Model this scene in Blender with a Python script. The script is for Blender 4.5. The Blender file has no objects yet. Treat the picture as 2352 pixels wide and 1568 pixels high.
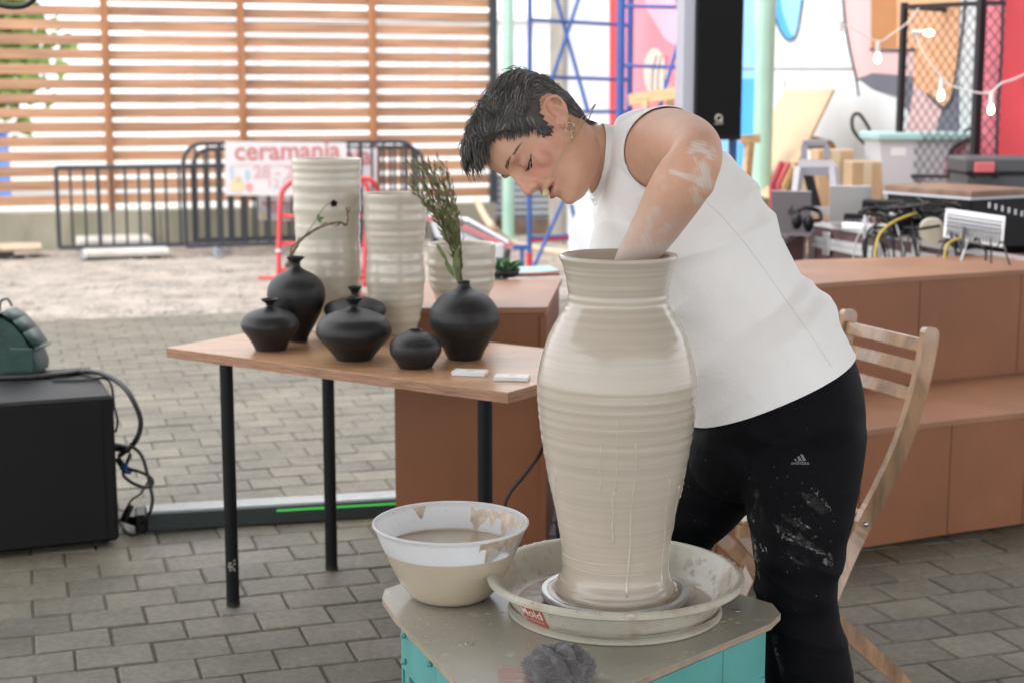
import bpy, bmesh, math, random
import numpy as np
from mathutils import Vector, noise
from mathutils.bvhtree import BVHTree

random.seed(7)
rng = np.random.default_rng(7)
S = bpy.context.scene
COL = S.collection
rad = math.radians

# ------------------------------------------------------------------ camera
CAM_H, PITCH, FPX = 1.5, rad(9.1), 3500.0
cd = bpy.data.cameras.new('camera')
cd.sensor_width = 36.0
cd.lens = FPX / 2352 * 36.0
cd.clip_start, cd.clip_end = 0.05, 400.0
cd.dof.use_dof = True
cd.dof.focus_distance = 2.80
cd.dof.aperture_fstop = 5.0
cam = bpy.data.objects.new('camera', cd)
COL.objects.link(cam)
cam.location = (0, 0, CAM_H)
cam.rotation_euler = (math.pi / 2 - PITCH, 0, 0)
S.camera = cam

# ------------------------------------------------------------------ light
SUN_EL, SUN_AZ = rad(52), rad(238)      # azimuth measured clockwise from +Y
w = bpy.data.worlds.new('World')
S.world = w
w.use_nodes = True
nt = w.node_tree
for n in list(nt.nodes):
    nt.nodes.remove(n)
wo = nt.nodes.new('ShaderNodeOutputWorld')
bg = nt.nodes.new('ShaderNodeBackground')
sky = nt.nodes.new('ShaderNodeTexSky')
sky.sky_type = 'NISHITA'
sky.sun_disc = False
sky.sun_elevation = SUN_EL
sky.sun_rotation = SUN_AZ
sky.air_density, sky.dust_density, sky.ozone_density = 1.0, 4.0, 0.6
bg.inputs['Strength'].default_value = 0.15
hs_ = nt.nodes.new('ShaderNodeHueSaturation')       # thin even cloud: the sky's blue is mostly washed out
hs_.inputs['Saturation'].default_value = 0.30
nt.links.new(sky.outputs[0], hs_.inputs['Color'])
cl_ = nt.nodes.new('ShaderNodeMix'); cl_.data_type = 'RGBA'      # the cloud veil itself, bright all round
cl_.inputs['Factor'].default_value = 0.72
cl_.inputs['B'].default_value = (4.9, 5.0, 5.15, 1)
nt.links.new(hs_.outputs[0], cl_.inputs['A'])
nt.links.new(cl_.outputs['Result'], bg.inputs['Color'])
nt.links.new(bg.outputs[0], wo.inputs['Surface'])
sl = bpy.data.lights.new('sun', 'SUN')
sl.energy = 0.6
sl.angle = rad(40)
sl.color = (1.0, 0.965, 0.91)
sun = bpy.data.objects.new('sun', sl)
COL.objects.link(sun)
_sd = Vector((math.sin(SUN_AZ) * math.cos(SUN_EL), math.cos(SUN_AZ) * math.cos(SUN_EL), math.sin(SUN_EL)))
sun.rotation_euler = _sd.to_track_quat('Z', 'Y').to_euler()
S.view_settings.view_transform = 'Standard'
S.view_settings.look = 'None'
S.view_settings.exposure = 1.82
S.view_settings.gamma = 1.0
S.view_settings.use_curve_mapping = False
S.render.engine = 'CYCLES'
S.cycles.use_denoising = True
S.cycles.max_bounces = 8
S.cycles.transparent_max_bounces = 16
S.cycles.sample_clamp_indirect = 8.0

# ------------------------------------------------------------------ measuring
CP, SP = math.cos(PITCH), math.sin(PITCH)
CR, CU, CF = Vector((1, 0, 0)), Vector((0, SP, CP)), Vector((0, CP, -SP))
C0 = Vector((0, 0, CAM_H))


def at(u, v, t):
    """The place seen at (u, v) of a 2352 x 1568 picture, t metres along the view axis."""
    return C0 + (CF + CR * ((u - 1176) / FPX) + CU * ((784 - v) / FPX)) * t


def gz(u, v, z=0.0):
    """The place seen at (u, v) on the level plane of height z."""
    d = CF + CR * ((u - 1176) / FPX) + CU * ((784 - v) / FPX)
    return C0 + d * ((z - CAM_H) / d.z)


def aty(u, v, y):
    d = CF + CR * ((u - 1176) / FPX) + CU * ((784 - v) / FPX)
    return C0 + d * (y / d.y)


# ------------------------------------------------------------------ materials
MATS = {}


def mat(name, base, rough=0.55, metal=0.0, var=0.0, vs=8.0, bump=0.0, bs=40.0, rnd=0.0, stretch=(1, 1, 1),
        spec=0.5, col2=None, c2s=5.0, c2lo=0.5, c2hi=0.6, coat=0.0, sss=0.0, emit=None, estr=0.0, sheen=0.0, dist=0.0, rot=(0, 0, 0), world=False, stain=0.0):
    if name in MATS:
        return MATS[name]
    m = bpy.data.materials.new(name)
    m.use_nodes = True
    nt = m.node_tree
    L = nt.links.new
    b = nt.nodes['Principled BSDF']
    b.inputs['Roughness'].default_value = rough
    b.inputs['Metallic'].default_value = metal
    b.inputs['Specular IOR Level'].default_value = spec
    b.inputs['Coat Weight'].default_value = coat
    b.inputs['Sheen Weight'].default_value = sheen
    if sss:
        b.inputs['Subsurface Weight'].default_value = sss
        b.inputs['Subsurface Radius'].default_value = (0.012, 0.005, 0.003)
        b.inputs['Subsurface Scale'].default_value = 1.0
    c = (*base, 1.0)
    b.inputs['Base Color'].default_value = c
    tc = nt.nodes.new('ShaderNodeTexCoord')
    mp = nt.nodes.new('ShaderNodeMapping')
    mp.inputs['Scale'].default_value = stretch
    mp.inputs['Rotation'].default_value = rot
    if world:
        ge = nt.nodes.new('ShaderNodeNewGeometry')
        L(ge.outputs['Position'], mp.inputs['Vector'])
    else:
        L(tc.outputs['Object'], mp.inputs['Vector'])
    last = None
    if var or rnd or col2:
        hsv = nt.nodes.new('ShaderNodeHueSaturation')
        hsv.inputs['Color'].default_value = c
        add = nt.nodes.new('ShaderNodeMath'); add.operation = 'ADD'
        add.inputs[0].default_value = 1.0; add.inputs[1].default_value = 0.0
        if var:
            nz = nt.nodes.new('ShaderNodeTexNoise')
            nz.inputs['Scale'].default_value = vs
            nz.inputs['Detail'].default_value = 6.0
            nz.inputs['Distortion'].default_value = dist
            L(mp.outputs[0], nz.inputs['Vector'])
            mr = nt.nodes.new('ShaderNodeMapRange')
            mr.inputs['From Min'].default_value = 0.3; mr.inputs['From Max'].default_value = 0.7
            mr.inputs['To Min'].default_value = 1 - var; mr.inputs['To Max'].default_value = 1 + var
            L(nz.outputs['Fac'], mr.inputs['Value'])
            L(mr.outputs[0], add.inputs[0])
        if rnd:
            oi = nt.nodes.new('ShaderNodeObjectInfo')
            mr2 = nt.nodes.new('ShaderNodeMapRange')
            mr2.inputs['To Min'].default_value = -rnd; mr2.inputs['To Max'].default_value = rnd
            L(oi.outputs['Random'], mr2.inputs['Value'])
            L(mr2.outputs[0], add.inputs[1])
        L(add.outputs[0], hsv.inputs['Value'])
        last = hsv.outputs[0]
        if col2:
            n2 = nt.nodes.new('ShaderNodeTexNoise')
            n2.inputs['Scale'].default_value = c2s; n2.inputs['Detail'].default_value = 8.0
            n2.inputs['Roughness'].default_value = 0.65
            L(mp.outputs[0], n2.inputs['Vector'])
            m2 = nt.nodes.new('ShaderNodeMapRange')
            m2.inputs['From Min'].default_value = c2lo; m2.inputs['From Max'].default_value = c2hi
            L(n2.outputs['Fac'], m2.inputs['Value'])
            mx = nt.nodes.new('ShaderNodeMix'); mx.data_type = 'RGBA'
            L(m2.outputs[0], mx.inputs['Factor'])
            L(last, mx.inputs['A'])
            mx.inputs['B'].default_value = (*col2, 1.0)
            last = mx.outputs['Result']
        if stain:
            n3 = nt.nodes.new('ShaderNodeTexNoise'); n3.inputs['Scale'].default_value = 2.3; n3.inputs['Detail'].default_value = 7.0; n3.inputs['Roughness'].default_value = .7
            L(mp.outputs[0], n3.inputs['Vector'])
            m3 = nt.nodes.new('ShaderNodeMapRange')
            m3.inputs['From Min'].default_value = .36; m3.inputs['From Max'].default_value = .62
            m3.inputs['To Min'].default_value = 1 - stain; m3.inputs['To Max'].default_value = 1 + stain * .45
            L(n3.outputs['Fac'], m3.inputs['Value'])
            h3 = nt.nodes.new('ShaderNodeHueSaturation')
            L(m3.outputs[0], h3.inputs['Value']); L(last, h3.inputs['Color'])
            last = h3.outputs[0]
        L(last, b.inputs['Base Color'])
    if bump:
        nb = nt.nodes.new('ShaderNodeTexNoise')
        nb.inputs['Scale'].default_value = bs; nb.inputs['Detail'].default_value = 5.0
        L(mp.outputs[0], nb.inputs['Vector'])
        bn = nt.nodes.new('ShaderNodeBump')
        bn.inputs['Strength'].default_value = bump
        bn.inputs['Distance'].default_value = 0.01
        L(nb.outputs['Fac'], bn.inputs['Height'])
        L(bn.outputs[0], b.inputs['Normal'])
    if emit:
        b.inputs['Emission Color'].default_value = (*emit, 1)
        b.inputs['Emission Strength'].default_value = estr
    MATS[name] = m
    return m


# ------------------------------------------------------------------ mesh building
class MB:
    """Collects shapes in world coordinates."""
    def __init__(self):
        self.v, self.f = [], []

    def add(self, vs, fs):
        o = len(self.v)
        self.v += [tuple(p) for p in vs]
        self.f += [tuple(i + o for i in f) for f in fs]
        return self

    def box(self, c, s, ex=None, ey=None, ez=None, bevel=0.0):
        c = Vector(c)
        ex = Vector(ex).normalized() if ex is not None else Vector((1, 0, 0))
        ez = Vector(ez).normalized() if ez is not None else Vector((0, 0, 1))
        ey = Vector(ey).normalized() if ey is not None else ez.cross(ex).normalized()
        hx, hy, hz = s[0] / 2, s[1] / 2, s[2] / 2
        if bevel <= 0:
            vs = [c + ex * (hx * a) + ey * (hy * b) + ez * (hz * d) for d in (-1, 1) for b in (-1, 1) for a in (-1, 1)]
            return self.add(vs, [(0, 2, 3, 1), (4, 5, 7, 6), (0, 1, 5, 4), (2, 6, 7, 3), (0, 4, 6, 2), (1, 3, 7, 5)])
        b = min(bevel, hx * .9, hy * .9, hz * .9)
        # chamfered box: per corner three vertices
        vs, idx = [], {}
        for sx in (-1, 1):
            for sy in (-1, 1):
                for sz in (-1, 1):
                    for k in range(3):
                        h = [hx, hy, hz]
                        h = [q - b if i != k else q for i, q in enumerate(h)]
                        idx[(sx, sy, sz, k)] = len(vs)
                        vs.append(c + ex * (sx * h[0]) + ey * (sy * h[1]) + ez * (sz * h[2]))
        fs = []
        R = [(-1, -1), (1, -1), (1, 1), (-1, 1)]
        for s_ in (-1, 1):
            fs.append([idx[(s_, p, q, 0)] for p, q in R][::s_])
            fs.append([idx[(q, s_, p, 1)] for p, q in R][::s_])
            fs.append([idx[(p, q, s_, 2)] for p, q in R][::s_])
        for p in (-1, 1):
            for q in (-1, 1):
                e = [idx[(p, q, -1, 0)], idx[(p, q, 1, 0)], idx[(p, q, 1, 1)], idx[(p, q, -1, 1)]]
                fs.append(e if p * q < 0 else e[::-1])
                e = [idx[(-1, p, q, 1)], idx[(1, p, q, 1)], idx[(1, p, q, 2)], idx[(-1, p, q, 2)]]
                fs.append(e if p * q < 0 else e[::-1])
                e = [idx[(p, -1, q, 2)], idx[(p, 1, q, 2)], idx[(p, 1, q, 0)], idx[(p, -1, q, 0)]]
                fs.append(e if p * q < 0 else e[::-1])
        for sx in (-1, 1):
            for sy in (-1, 1):
                for sz in (-1, 1):
                    e = [idx[(sx, sy, sz, k)] for k in range(3)]
                    fs.append(e if sx * sy * sz > 0 else e[::-1])
        return self.add(vs, fs)

    def bar(self, p, q, wd, ht, up=(0, 0, 1), bevel=0.0):
        p, q = Vector(p), Vector(q)
        d = q - p
        ex = d.normalized()
        upv = Vector(up)
        ey = upv.cross(ex)
        if ey.length < 1e-4:
            ey = Vector((1, 0, 0)).cross(ex)
        ey.normalize()
        ez = ex.cross(ey)
        return self.box((p + q) / 2, (d.length, wd, ht), ex, ey, ez, bevel)

    def tube(self, pts, r, n=8, cap=True, closed=False):
        pts = [Vector(p) for p in pts]
        m = len(pts)
        rs = r if isinstance(r, (list, tuple)) else [r] * m
        vs, fs = [], []
        up = None
        for i, p in enumerate(pts):
            if closed:
                d = pts[(i + 1) % m] - pts[i - 1]
            else:
                d = pts[min(i + 1, m - 1)] - pts[max(i - 1, 0)]
            d.normalize()
            if up is None:
                up = Vector((0, 0, 1)) if abs(d.z) < .9 else Vector((1, 0, 0))
            a = up.cross(d)
            if a.length < 1e-5:
                a = Vector((1, .3, 0)).cross(d)
            a.normalize()
            up = d.cross(a)
            for k in range(n):
                th = 2 * math.pi * k / n
                vs.append(p + (a * math.cos(th) + up * math.sin(th)) * rs[i])
        for i in range(m if closed else m - 1):
            j = (i + 1) % m
            for k in range(n):
                fs.append((i * n + k, i * n + (k + 1) % n, j * n + (k + 1) % n, j * n + k))
        if cap and not closed:
            fs.append(tuple(range(n))[::-1])
            fs.append(tuple(range((m - 1) * n, m * n)))
        return self.add(vs, fs)

    def lathe(self, c, prof, n=32, cap0=True, cap1=False, wob=None):
        """prof: (radius, z) bottom to top, relative to c."""
        c = Vector(c)
        vs, fs = [], []
        for i, (r, z) in enumerate(prof):
            for k in range(n):
                th = 2 * math.pi * k / n
                rr = r * (1 + (wob(th, z) if wob else 0))
                vs.append(c + Vector((rr * math.cos(th), rr * math.sin(th), z)))
        for i in range(len(prof) - 1):
            for k in range(n):
                fs.append((i * n + k, i * n + (k + 1) % n, (i + 1) * n + (k + 1) % n, (i + 1) * n + k))
        if cap0:
            fs.append(tuple(range(n))[::-1])
        if cap1:
            fs.append(tuple(range((len(prof) - 1) * n, len(prof) * n)))
        return self.add(vs, fs)

    def ico(self, c, r, sub=2, sc=(1, 1, 1)):
        bm = bmesh.new()
        bmesh.ops.create_icosphere(bm, subdivisions=sub, radius=1.0)
        c = Vector(c)
        bm.verts.ensure_lookup_table()
        vs = [c + Vector((v.co.x * r * sc[0], v.co.y * r * sc[1], v.co.z * r * sc[2])) for v in bm.verts]
        fs = [tuple(v.index for v in f.verts) for f in bm.faces]
        bm.free()
        return self.add(vs, fs)

    def prism(self, poly, d):
        """poly: 3D points of a flat outline; extruded by the vector d."""
        d = Vector(d)
        poly = [Vector(p) for p in poly]
        n = len(poly)
        vs = poly + [p + d for p in poly]
        fs = [tuple(range(n))[::-1], tuple(range(n, 2 * n))]
        fs += [(i, (i + 1) % n, n + (i + 1) % n, n + i) for i in range(n)]
        return self.add(vs, fs)


def spline(pts, per=6):
    pts = [Vector(p) for p in pts]
    out = []
    n = len(pts)
    for i in range(n - 1):
        p0, p1, p2, p3 = pts[max(i - 1, 0)], pts[i], pts[i + 1], pts[min(i + 2, n - 1)]
        for k in range(per):
            t = k / per
            out.append(0.5 * ((2 * p1) + (p2 - p0) * t + (2 * p0 - 5 * p1 + 4 * p2 - p3) * t * t + (3 * p1 - p0 - 3 * p2 + p3) * t ** 3))
    out.append(pts[-1])
    return out


def fix_normals(me):
    bm = bmesh.new()
    bm.from_mesh(me)
    bmesh.ops.recalc_face_normals(bm, faces=bm.faces)
    bm.to_mesh(me)
    bm.free()


def obj(name, mb, m, parent=None, smooth=False, fix=True, autosm=None):
    me = bpy.data.meshes.new(name)
    o = Vector(parent.matrix_basis.translation) if parent is not None else None
    if parent is not None and parent.parent is not None:
        o = o + parent.parent.matrix_basis.translation
    if o is None:
        # a lone mesh: its origin sits at the bottom centre of its box
        a = np.array([tuple(v) for v in mb.v])
        lo, hi = a.min(0), a.max(0)
        o = Vector(((lo[0] + hi[0]) / 2, (lo[1] + hi[1]) / 2, lo[2]))
        loc = o
    else:
        loc = Vector((0, 0, 0))
    me.from_pydata([tuple(Vector(v) - o) for v in mb.v], [], mb.f)
    if fix:
        fix_normals(me)
    ms = m if isinstance(m, (list, tuple)) else [m]
    for q in ms:
        me.materials.append(q)
    if smooth:
        me.polygons.foreach_set('use_smooth', [True] * len(me.polygons))
        if autosm is not None:
            try:
                me.set_sharp_from_angle(angle=rad(autosm))
            except Exception:
                pass
    ob = bpy.data.objects.new(name, me)
    COL.objects.link(ob)
    ob.location = loc
    if parent is not None:
        ob.parent = parent
    return ob


def tag(o, label=None, cat=None, group=None, kind=None):
    if label: o['label'] = label
    if cat: o['category'] = cat
    if group: o['group'] = group
    if kind: o['kind'] = kind
    return o


def thing(name, loc, label, cat, group=None, kind=None):
    o = bpy.data.objects.new(name, None)
    o.empty_display_size = 0.1
    COL.objects.link(o)
    o.location = Vector(loc)
    return tag(o, label, cat, group, kind)


def text_polys(txt, size=1.0, spacing=1.0, offset=0.0):
    """A flat word as (vertices, faces) in its own plane, left-bottom at the origin."""
    cu = bpy.data.curves.new('word', 'FONT')
    cu.body = txt
    cu.size = size
    cu.space_character = spacing
    cu.offset = offset
    cu.resolution_u = 3
    ob = bpy.data.objects.new('word', cu)
    COL.objects.link(ob)
    dg = bpy.context.evaluated_depsgraph_get()
    ev = ob.evaluated_get(dg)
    me = ev.to_mesh()
    vs = [(v.co.x, v.co.y) for v in me.vertices]
    fs = [tuple(p.vertices) for p in me.polygons]
    ev.to_mesh_clear()
    bpy.data.objects.remove(ob)
    bpy.data.curves.remove(cu)
    return vs, fs


def word(name, txt, org, ex, ey, size, m, parent, spacing=1.0, offset=0.0, width=None, lift=0.002):
    vs, fs = text_polys(txt, size, spacing, offset)
    k = 1.0
    if width:
        k = width / max(max(v[0] for v in vs) - min(v[0] for v in vs), 1e-6)
    ex, ey = Vector(ex).normalized(), Vector(ey).normalized()
    n = ex.cross(ey) * lift
    mb = MB().add([Vector(org) + ex * (x * k) + ey * (y * k) + n for x, y in vs], fs)
    return obj(name, mb, m, parent, fix=False)

# ================================================================== the setting
E1, E2 = Vector((0.952, 0.306, 0)).normalized(), Vector((-0.306, 0.952, 0)).normalized()
UP = Vector((0, 0, 1))


def onplane(u, v, p0, n):
    d = CF + CR * ((u - 1176) / FPX) + CU * ((784 - v) / FPX)
    p0, n = Vector(p0), Vector(n)
    return C0 + d * ((p0 - C0).dot(n) / d.dot(n))


def proj(p):
    q = Vector(p) - C0
    t = q.dot(CF)
    return 1176 + FPX * q.dot(CR) / t, 784 - FPX * q.dot(CU) / t, t


M_joint = mat('joint_sand', (0.105, 0.098, 0.072), 0.95, var=0.35, vs=60, bump=0.6, bs=200)
M_paver = mat('paver_concrete', (0.158, 0.145, 0.108), 0.50, var=0.22, vs=45, bump=0.5, bs=320, rnd=0.16,
              col2=(0.58, 0.57, 0.55), c2s=150, c2lo=0.66, c2hi=0.70, world=True, stain=.30)
M_gravel = mat('gravel_sand', (0.262, 0.226, 0.190), 0.95, var=0.42, vs=3.0, bump=1.0, bs=30,
               col2=(0.34, 0.31, 0.285), c2s=22, c2lo=0.50, c2hi=0.62)
M_stone = mat('gravel_stone', (0.31, 0.27, 0.235), 0.9, var=0.3, vs=9)
M_conc = mat('old_concrete', (0.27, 0.25, 0.19), 0.9, var=0.30, vs=2.2, bump=0.4, bs=25, stretch=(1, 1, .35),
             col2=(0.17, 0.165, 0.10), c2s=1.6, c2lo=0.52, c2hi=0.75)
M_yard = mat('far_ground', (0.42, 0.41, 0.38), 0.9, var=0.12, vs=0.6)
M_roof = mat('roof_boards', (0.42, 0.38, 0.33), 0.8, var=0.2, vs=3)
M_green = mat('mint_paint', (0.36, 0.56, 0.46), 0.35, var=0.08, vs=4)
M_wood = mat('larch_slat', (0.43, 0.235, 0.135), 0.55, var=0.30, vs=5.0, stretch=(.35, .35, 6), rnd=0.14, bump=0.12, bs=14,
             col2=(0.22, 0.09, 0.045), c2s=3.2, c2lo=0.63, c2hi=0.70)
M_post = mat('larch_post', (0.34, 0.15, 0.065), 0.6, var=0.25, vs=5.0, stretch=(4, 4, .4))
M_dsteel = mat('dark_steel', (0.045, 0.05, 0.06), 0.45, metal=0.3)

gmb = MB().add([(-90, -30, -0.10), (90, -30, -0.10), (90, 160, -0.10), (-90, 160, -0.10)], [(0, 1, 2, 3)])
tag(obj('ground', gmb, M_yard, fix=False), kind='structure')

# ---- paving: bricks laid in half-bond rows; row and joint spacing measured on the floor
PL, PW, PT = 0.2075, 0.160, 0.06
P_ORG = gz(80, 1501)
g_edge0 = gz(0, 739)
pav_root = thing('paving', (0, 4.5, -0.03), None, None, kind='structure')
edge_v = (g_edge0 - P_ORG).dot(E2)          # distance of the gravel edge across the rows
a0 = P_ORG + E1 * -9 + E2 * -5
pb = MB()
q = [P_ORG + E1 * a + E2 * b for a, b in ((-12, -7), (14, -7), (14, edge_v), (-12, edge_v))]
pb.prism([(p.x, p.y, -0.06) for p in q], (0, 0, 0.0535))
obj('joint_bed', pb, M_joint, pav_root)


def paver_shape(seed):
    r = random.Random(seed)
    hx, hy, ch = (PL - 0.006) / 2, (PW - 0.006) / 2, 0.0045
    vs, fs = [], []
    for z, ins in ((-0.03, 0), (-ch, 0), (0, ch)):
        for sx, sy in ((-1, -1), (1, -1), (1, 1), (-1, 1)):
            vs.append((sx * (hx - ins + r.uniform(-.0018, .0012)), sy * (hy - ins + r.uniform(-.0018, .0012)), z))
    for i in range(2):
        for k in range(4):
            fs.append((i * 4 + k, i * 4 + (k + 1) % 4, i * 4 + 4 + (k + 1) % 4, i * 4 + 4 + k))
    fs.append((8, 9, 10, 11))
    return vs, fs


p_mesh = []
for k in range(6):
    vs, fs = paver_shape(k)
    me = bpy.data.meshes.new('paver')
    me.from_pydata(vs, [], fs)
    me.materials.append(M_paver)
    p_mesh.append(me)
cands = []
for j in range(-16, int(edge_v / PW)):
    for i in range(-32, 34):
        c = P_ORG + E1 * ((i + 0.5 + (0.5 if j % 2 else 0)) * PL) + E2 * ((j + 0.5) * PW)
        if c.y < 0.6:
            continue
        u, v, t = proj(c)
        inside = -60 < u < 2410 and 650 < v < 1620
        hidden = 905 < u < 1900 and v > 890
        cands.append((0 if inside and not hidden else 1, t, c))
cands.sort(key=lambda q: (q[0], q[1]))
ang = math.atan2(E1.y, E1.x)
pr = random.Random(3)
rest = MB()
for n_, (hid, t, c) in enumerate(cands):
    dz = pr.uniform(-0.0035, 0.0015)
    if n_ < 300:
        o = bpy.data.objects.new('paver', p_mesh[pr.randrange(6)])
        COL.objects.link(o)
        o.parent = pav_root
        o.location = Vector((c.x, c.y, dz)) - pav_root.location
        o.rotation_euler = (pr.uniform(-.008, .008), pr.uniform(-.008, .008), ang + pr.uniform(-.006, .006) + (math.pi if pr.random() < .5 else 0))
    else:
        vs, fs = paver_shape(n_ % 6)
        rest.add([Vector((c.x, c.y, dz)) + E1 * x + E2 * y + UP * z for x, y, z in vs], fs)
tag(obj('pavers_beyond', rest, M_paver, pav_root, fix=False), kind='stuff')

# ---- gravel yard
gv, gf = [], []
NX, NY = 110, 60
for j in range(NY + 1):
    for i in range(NX + 1):
        p = P_ORG + E1 * (-8 + 18 * i / NX) + E2 * (edge_v + 0.0 + 9.0 * j / NY)
        z = 0.02 * noise.noise((p.x * .9, p.y * .9, 0)) + 0.02 * noise.noise((p.x * 4, p.y * 4, 3)) - (0.01 if j else 0.02)
        gv.append((p.x, p.y, z))
for j in range(NY):
    for i in range(NX):
        a = j * (NX + 1) + i
        gf.append((a, a + 1, a + NX + 2, a + NX + 1))
tag(obj('gravel_yard', MB().add(gv, gf), M_gravel, smooth=True), kind='structure')
st = MB()
sr = random.Random(11)
for _ in range(5200):
    p = P_ORG + E1 * sr.uniform(-5, 8) + E2 * (edge_v + 0.06 + 7.0 * sr.random() ** 1.4)
    s = sr.uniform(.008, .026)
    o = Vector((p.x, p.y, s * .2))
    pts = [o + Vector((s * sr.uniform(.7, 1.3), 0, 0)), o + Vector((0, s * sr.uniform(.6, 1.2), 0)), o - Vector((s * sr.uniform(.7, 1.3), 0, 0)),
           o - Vector((0, s * sr.uniform(.6, 1.2), 0)), o + Vector((s * .2, 0, s * sr.uniform(.4, .8)))]
    st.add(pts, [(0, 1, 4), (1, 2, 4), (2, 3, 4), (3, 0, 4)])
tag(obj('gravel', st, M_stone), kind='stuff')

# ---- the roof over the paving (the place stands in its shade)
rf = MB().box((3.6, 1.3, 4.28), (19.5, 9.4, 0.16), E1, E2)
tag(obj('canopy_roof', rf, M_roof), kind='structure')


def green_post(u, vb, t, z0, z1, r, label):
    p = at(u, vb, t)
    root = thing('roof_post', (p.x, p.y, z0), label, 'post', 'green posts of the roof')
    obj('shaft', MB().tube([(p.x, p.y, z0), (p.x, p.y, z1)], r, 20), M_green, root, smooth=True, autosm=40)
    obj('base_plate', MB().box((p.x, p.y, z0 + .006), (r * 3.4, r * 3.4, .012)), M_green, root)
    return root


green_post(1750, 400, 9.6, 0.0, 4.2, 0.061, 'mint green round post beside the black loudspeaker')
green_post(1167, 545, 16.2, 0.0, 4.2, 0.062, 'mint green round post at the end of the wooden slat fence')

# ---- concrete plinth with the slat fence on it
W0 = gz(100, 573)
F_N = E2


def onfence(u, v, off=0.0):
    return onplane(u, v, W0 + E2 * off, E2)


s_end = (onfence(1140, 400) - W0).dot(E1)
cw = MB()
for k in range(6):
    a, b = -6 + k * (s_end + 6) / 6, -6 + (k + 1) * (s_end + 6) / 6 - 0.008
    pts = [W0 + E1 * a, W0 + E1 * b, W0 + E1 * b + E2 * .3, W0 + E1 * a + E2 * .3]
    cw.prism([(p.x, p.y, -.1) for p in pts], (0, 0, .46))
tag(obj('plinth_wall', cw, M_conc), 'low stained concrete wall under the wooden slat fence', 'wall')
fence = thing('slat_fence', W0 + E1 * 1.5 + UP * .36 + E2 * .15, 'tall fence of horizontal brown wooden slats on the concrete wall', 'fence')
post_s = [(onfence(u, 300, .10) - W0).dot(E1) for u in (-700, -385, -68, 250, 559, 858, 1133)]
for k, s in enumerate(post_s):
    c = W0 + E1 * s + E2 * .10
    last = k == len(post_s) - 1
    obj('post', MB().box((c.x, c.y, .36 + 1.5), (.075 if not last else .08, .075, 3.0), E1, E2, bevel=.006), M_dsteel if last else M_post, fence)
for k in range(len(post_s) - 1):
    a, b = post_s[k], post_s[k + 1]
    for j in range(20):
        zc = .36 + .083 + .144 * j + .036
        c = W0 + E1 * ((a + b) / 2) + E2 * .165
        ln = abs(b - a) - .004
        rr = random.Random(k * 50 + j)
        obj('slat', MB().box((c.x, c.y, zc + rr.uniform(-.004, .004)), (ln, .024, .098), E1, E2, (E1 * rr.uniform(-.003, .003) + UP), bevel=.004), M_wood, fence)

# ---- beyond the fence: pale ground, a low pale building, trees, a blue bin
M_wallw = mat('pale_render', (0.80, 0.78, 0.78), 0.8, var=0.1, vs=1)
M_glassd = mat('far_glass', (0.62, 0.66, 0.72), 0.3)
M_pinkw = mat('pink_render', (0.74, 0.60, 0.60), 0.8)
bl = thing('low_building', (-3.0, 40, 0), 'long pale low building seen through the fence gaps', 'building')
obj('wall', MB().box((-2.5, 42, 1.6), (14, 4, 3.6)), M_wallw, bl)
obj('roof', MB().box((-2.5, 41.9, 3.52), (14.4, 4.6, .2)), mat('far_roof', (.72, .70, .70), .7), bl)
for k in range(13):
    x = -8.9 + k * 1.02
    f = obj('window', MB().box((x, 39.97, 2.0), (.72, .08, 1.7)), M_pinkw if k % 3 else M_wallw, bl)
    obj('pane', MB().box((x, 39.94, 2.0), (.52, .05, 1.45)), M_glassd, f)
M_leafA = mat('far_leaves', (0.155, 0.27, 0.05), 0.6, rnd=.0, var=.5, vs=1.2)
M_bark = mat('bark', (.11, .085, .06), .9, var=.3, vs=8)


def far_tree(x, y, h, rr, label, seed):
    r = random.Random(seed)
    root = thing('leafy_tree', (x, y, -.1), label, 'tree', 'trees beyond the slat fence')
    tr = MB().tube([(x, y, -.1), (x + .05, y, h * .3), (x + .1, y + .05, h * .7)], [.14, .1, .04], 8)
    for k in range(5):
        a = r.uniform(0, 6.28)
        tr.tube([(x + .05, y, h * (.3 + .07 * k)), (x + math.cos(a) * rr * .7, y + math.sin(a) * rr * .7, h * (.45 + .09 * k))], [.05, .015], 5)
    obj('trunk', tr, M_bark, root, smooth=True)
    cr = MB()
    for _ in range(3400):
        a, b, d = r.uniform(0, 6.28), r.uniform(-1, 1), r.random() ** .45
        cl = .75 + .35 * noise.noise((math.cos(a) * 2 + seed, math.sin(a) * 2, b * 3))
        p = Vector((x + math.cos(a) * math.sqrt(1 - b * b) * rr * d * cl, y + math.sin(a) * math.sqrt(1 - b * b) * rr * d * cl, h * .56 + b * h * .5 * d * cl))
        s = r.uniform(.09, .20)
        n1 = Vector((r.uniform(-1, 1), r.uniform(-1, 1), r.uniform(-1, 1))).normalized()
        n2 = n1.orthogonal().normalized()
        cr.add([p - n1 * s, p + n2 * s * .55, p + n1 * s, p - n2 * s * .55], [(0, 1, 2, 3)])
    obj('crown', cr, M_leafA, root, fix=False)


far_tree(-8.7, 24.5, 4.6, 1.75, 'broad light green tree behind the fence, left of the first post', 5)
far_tree(-12.2, 26.0, 5.6, 2.2, 'tall green tree behind the fence, cut by the picture edge', 6)
bn = thing('waste_bin', (-7.4, 20.6, -.1), 'bright blue wheeled bin beyond the fence', 'bin')
obj('body', MB().box((-7.4, 20.6, .55), (1.1, .7, .9), bevel=.03), mat('bin_blue', (.05, .20, .62), .4), bn)
obj('lid', MB().box((-7.4, 20.6, 1.05), (1.16, .76, .10), bevel=.03), mat('bin_blue', (.05, .20, .62), .4), bn)

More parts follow.
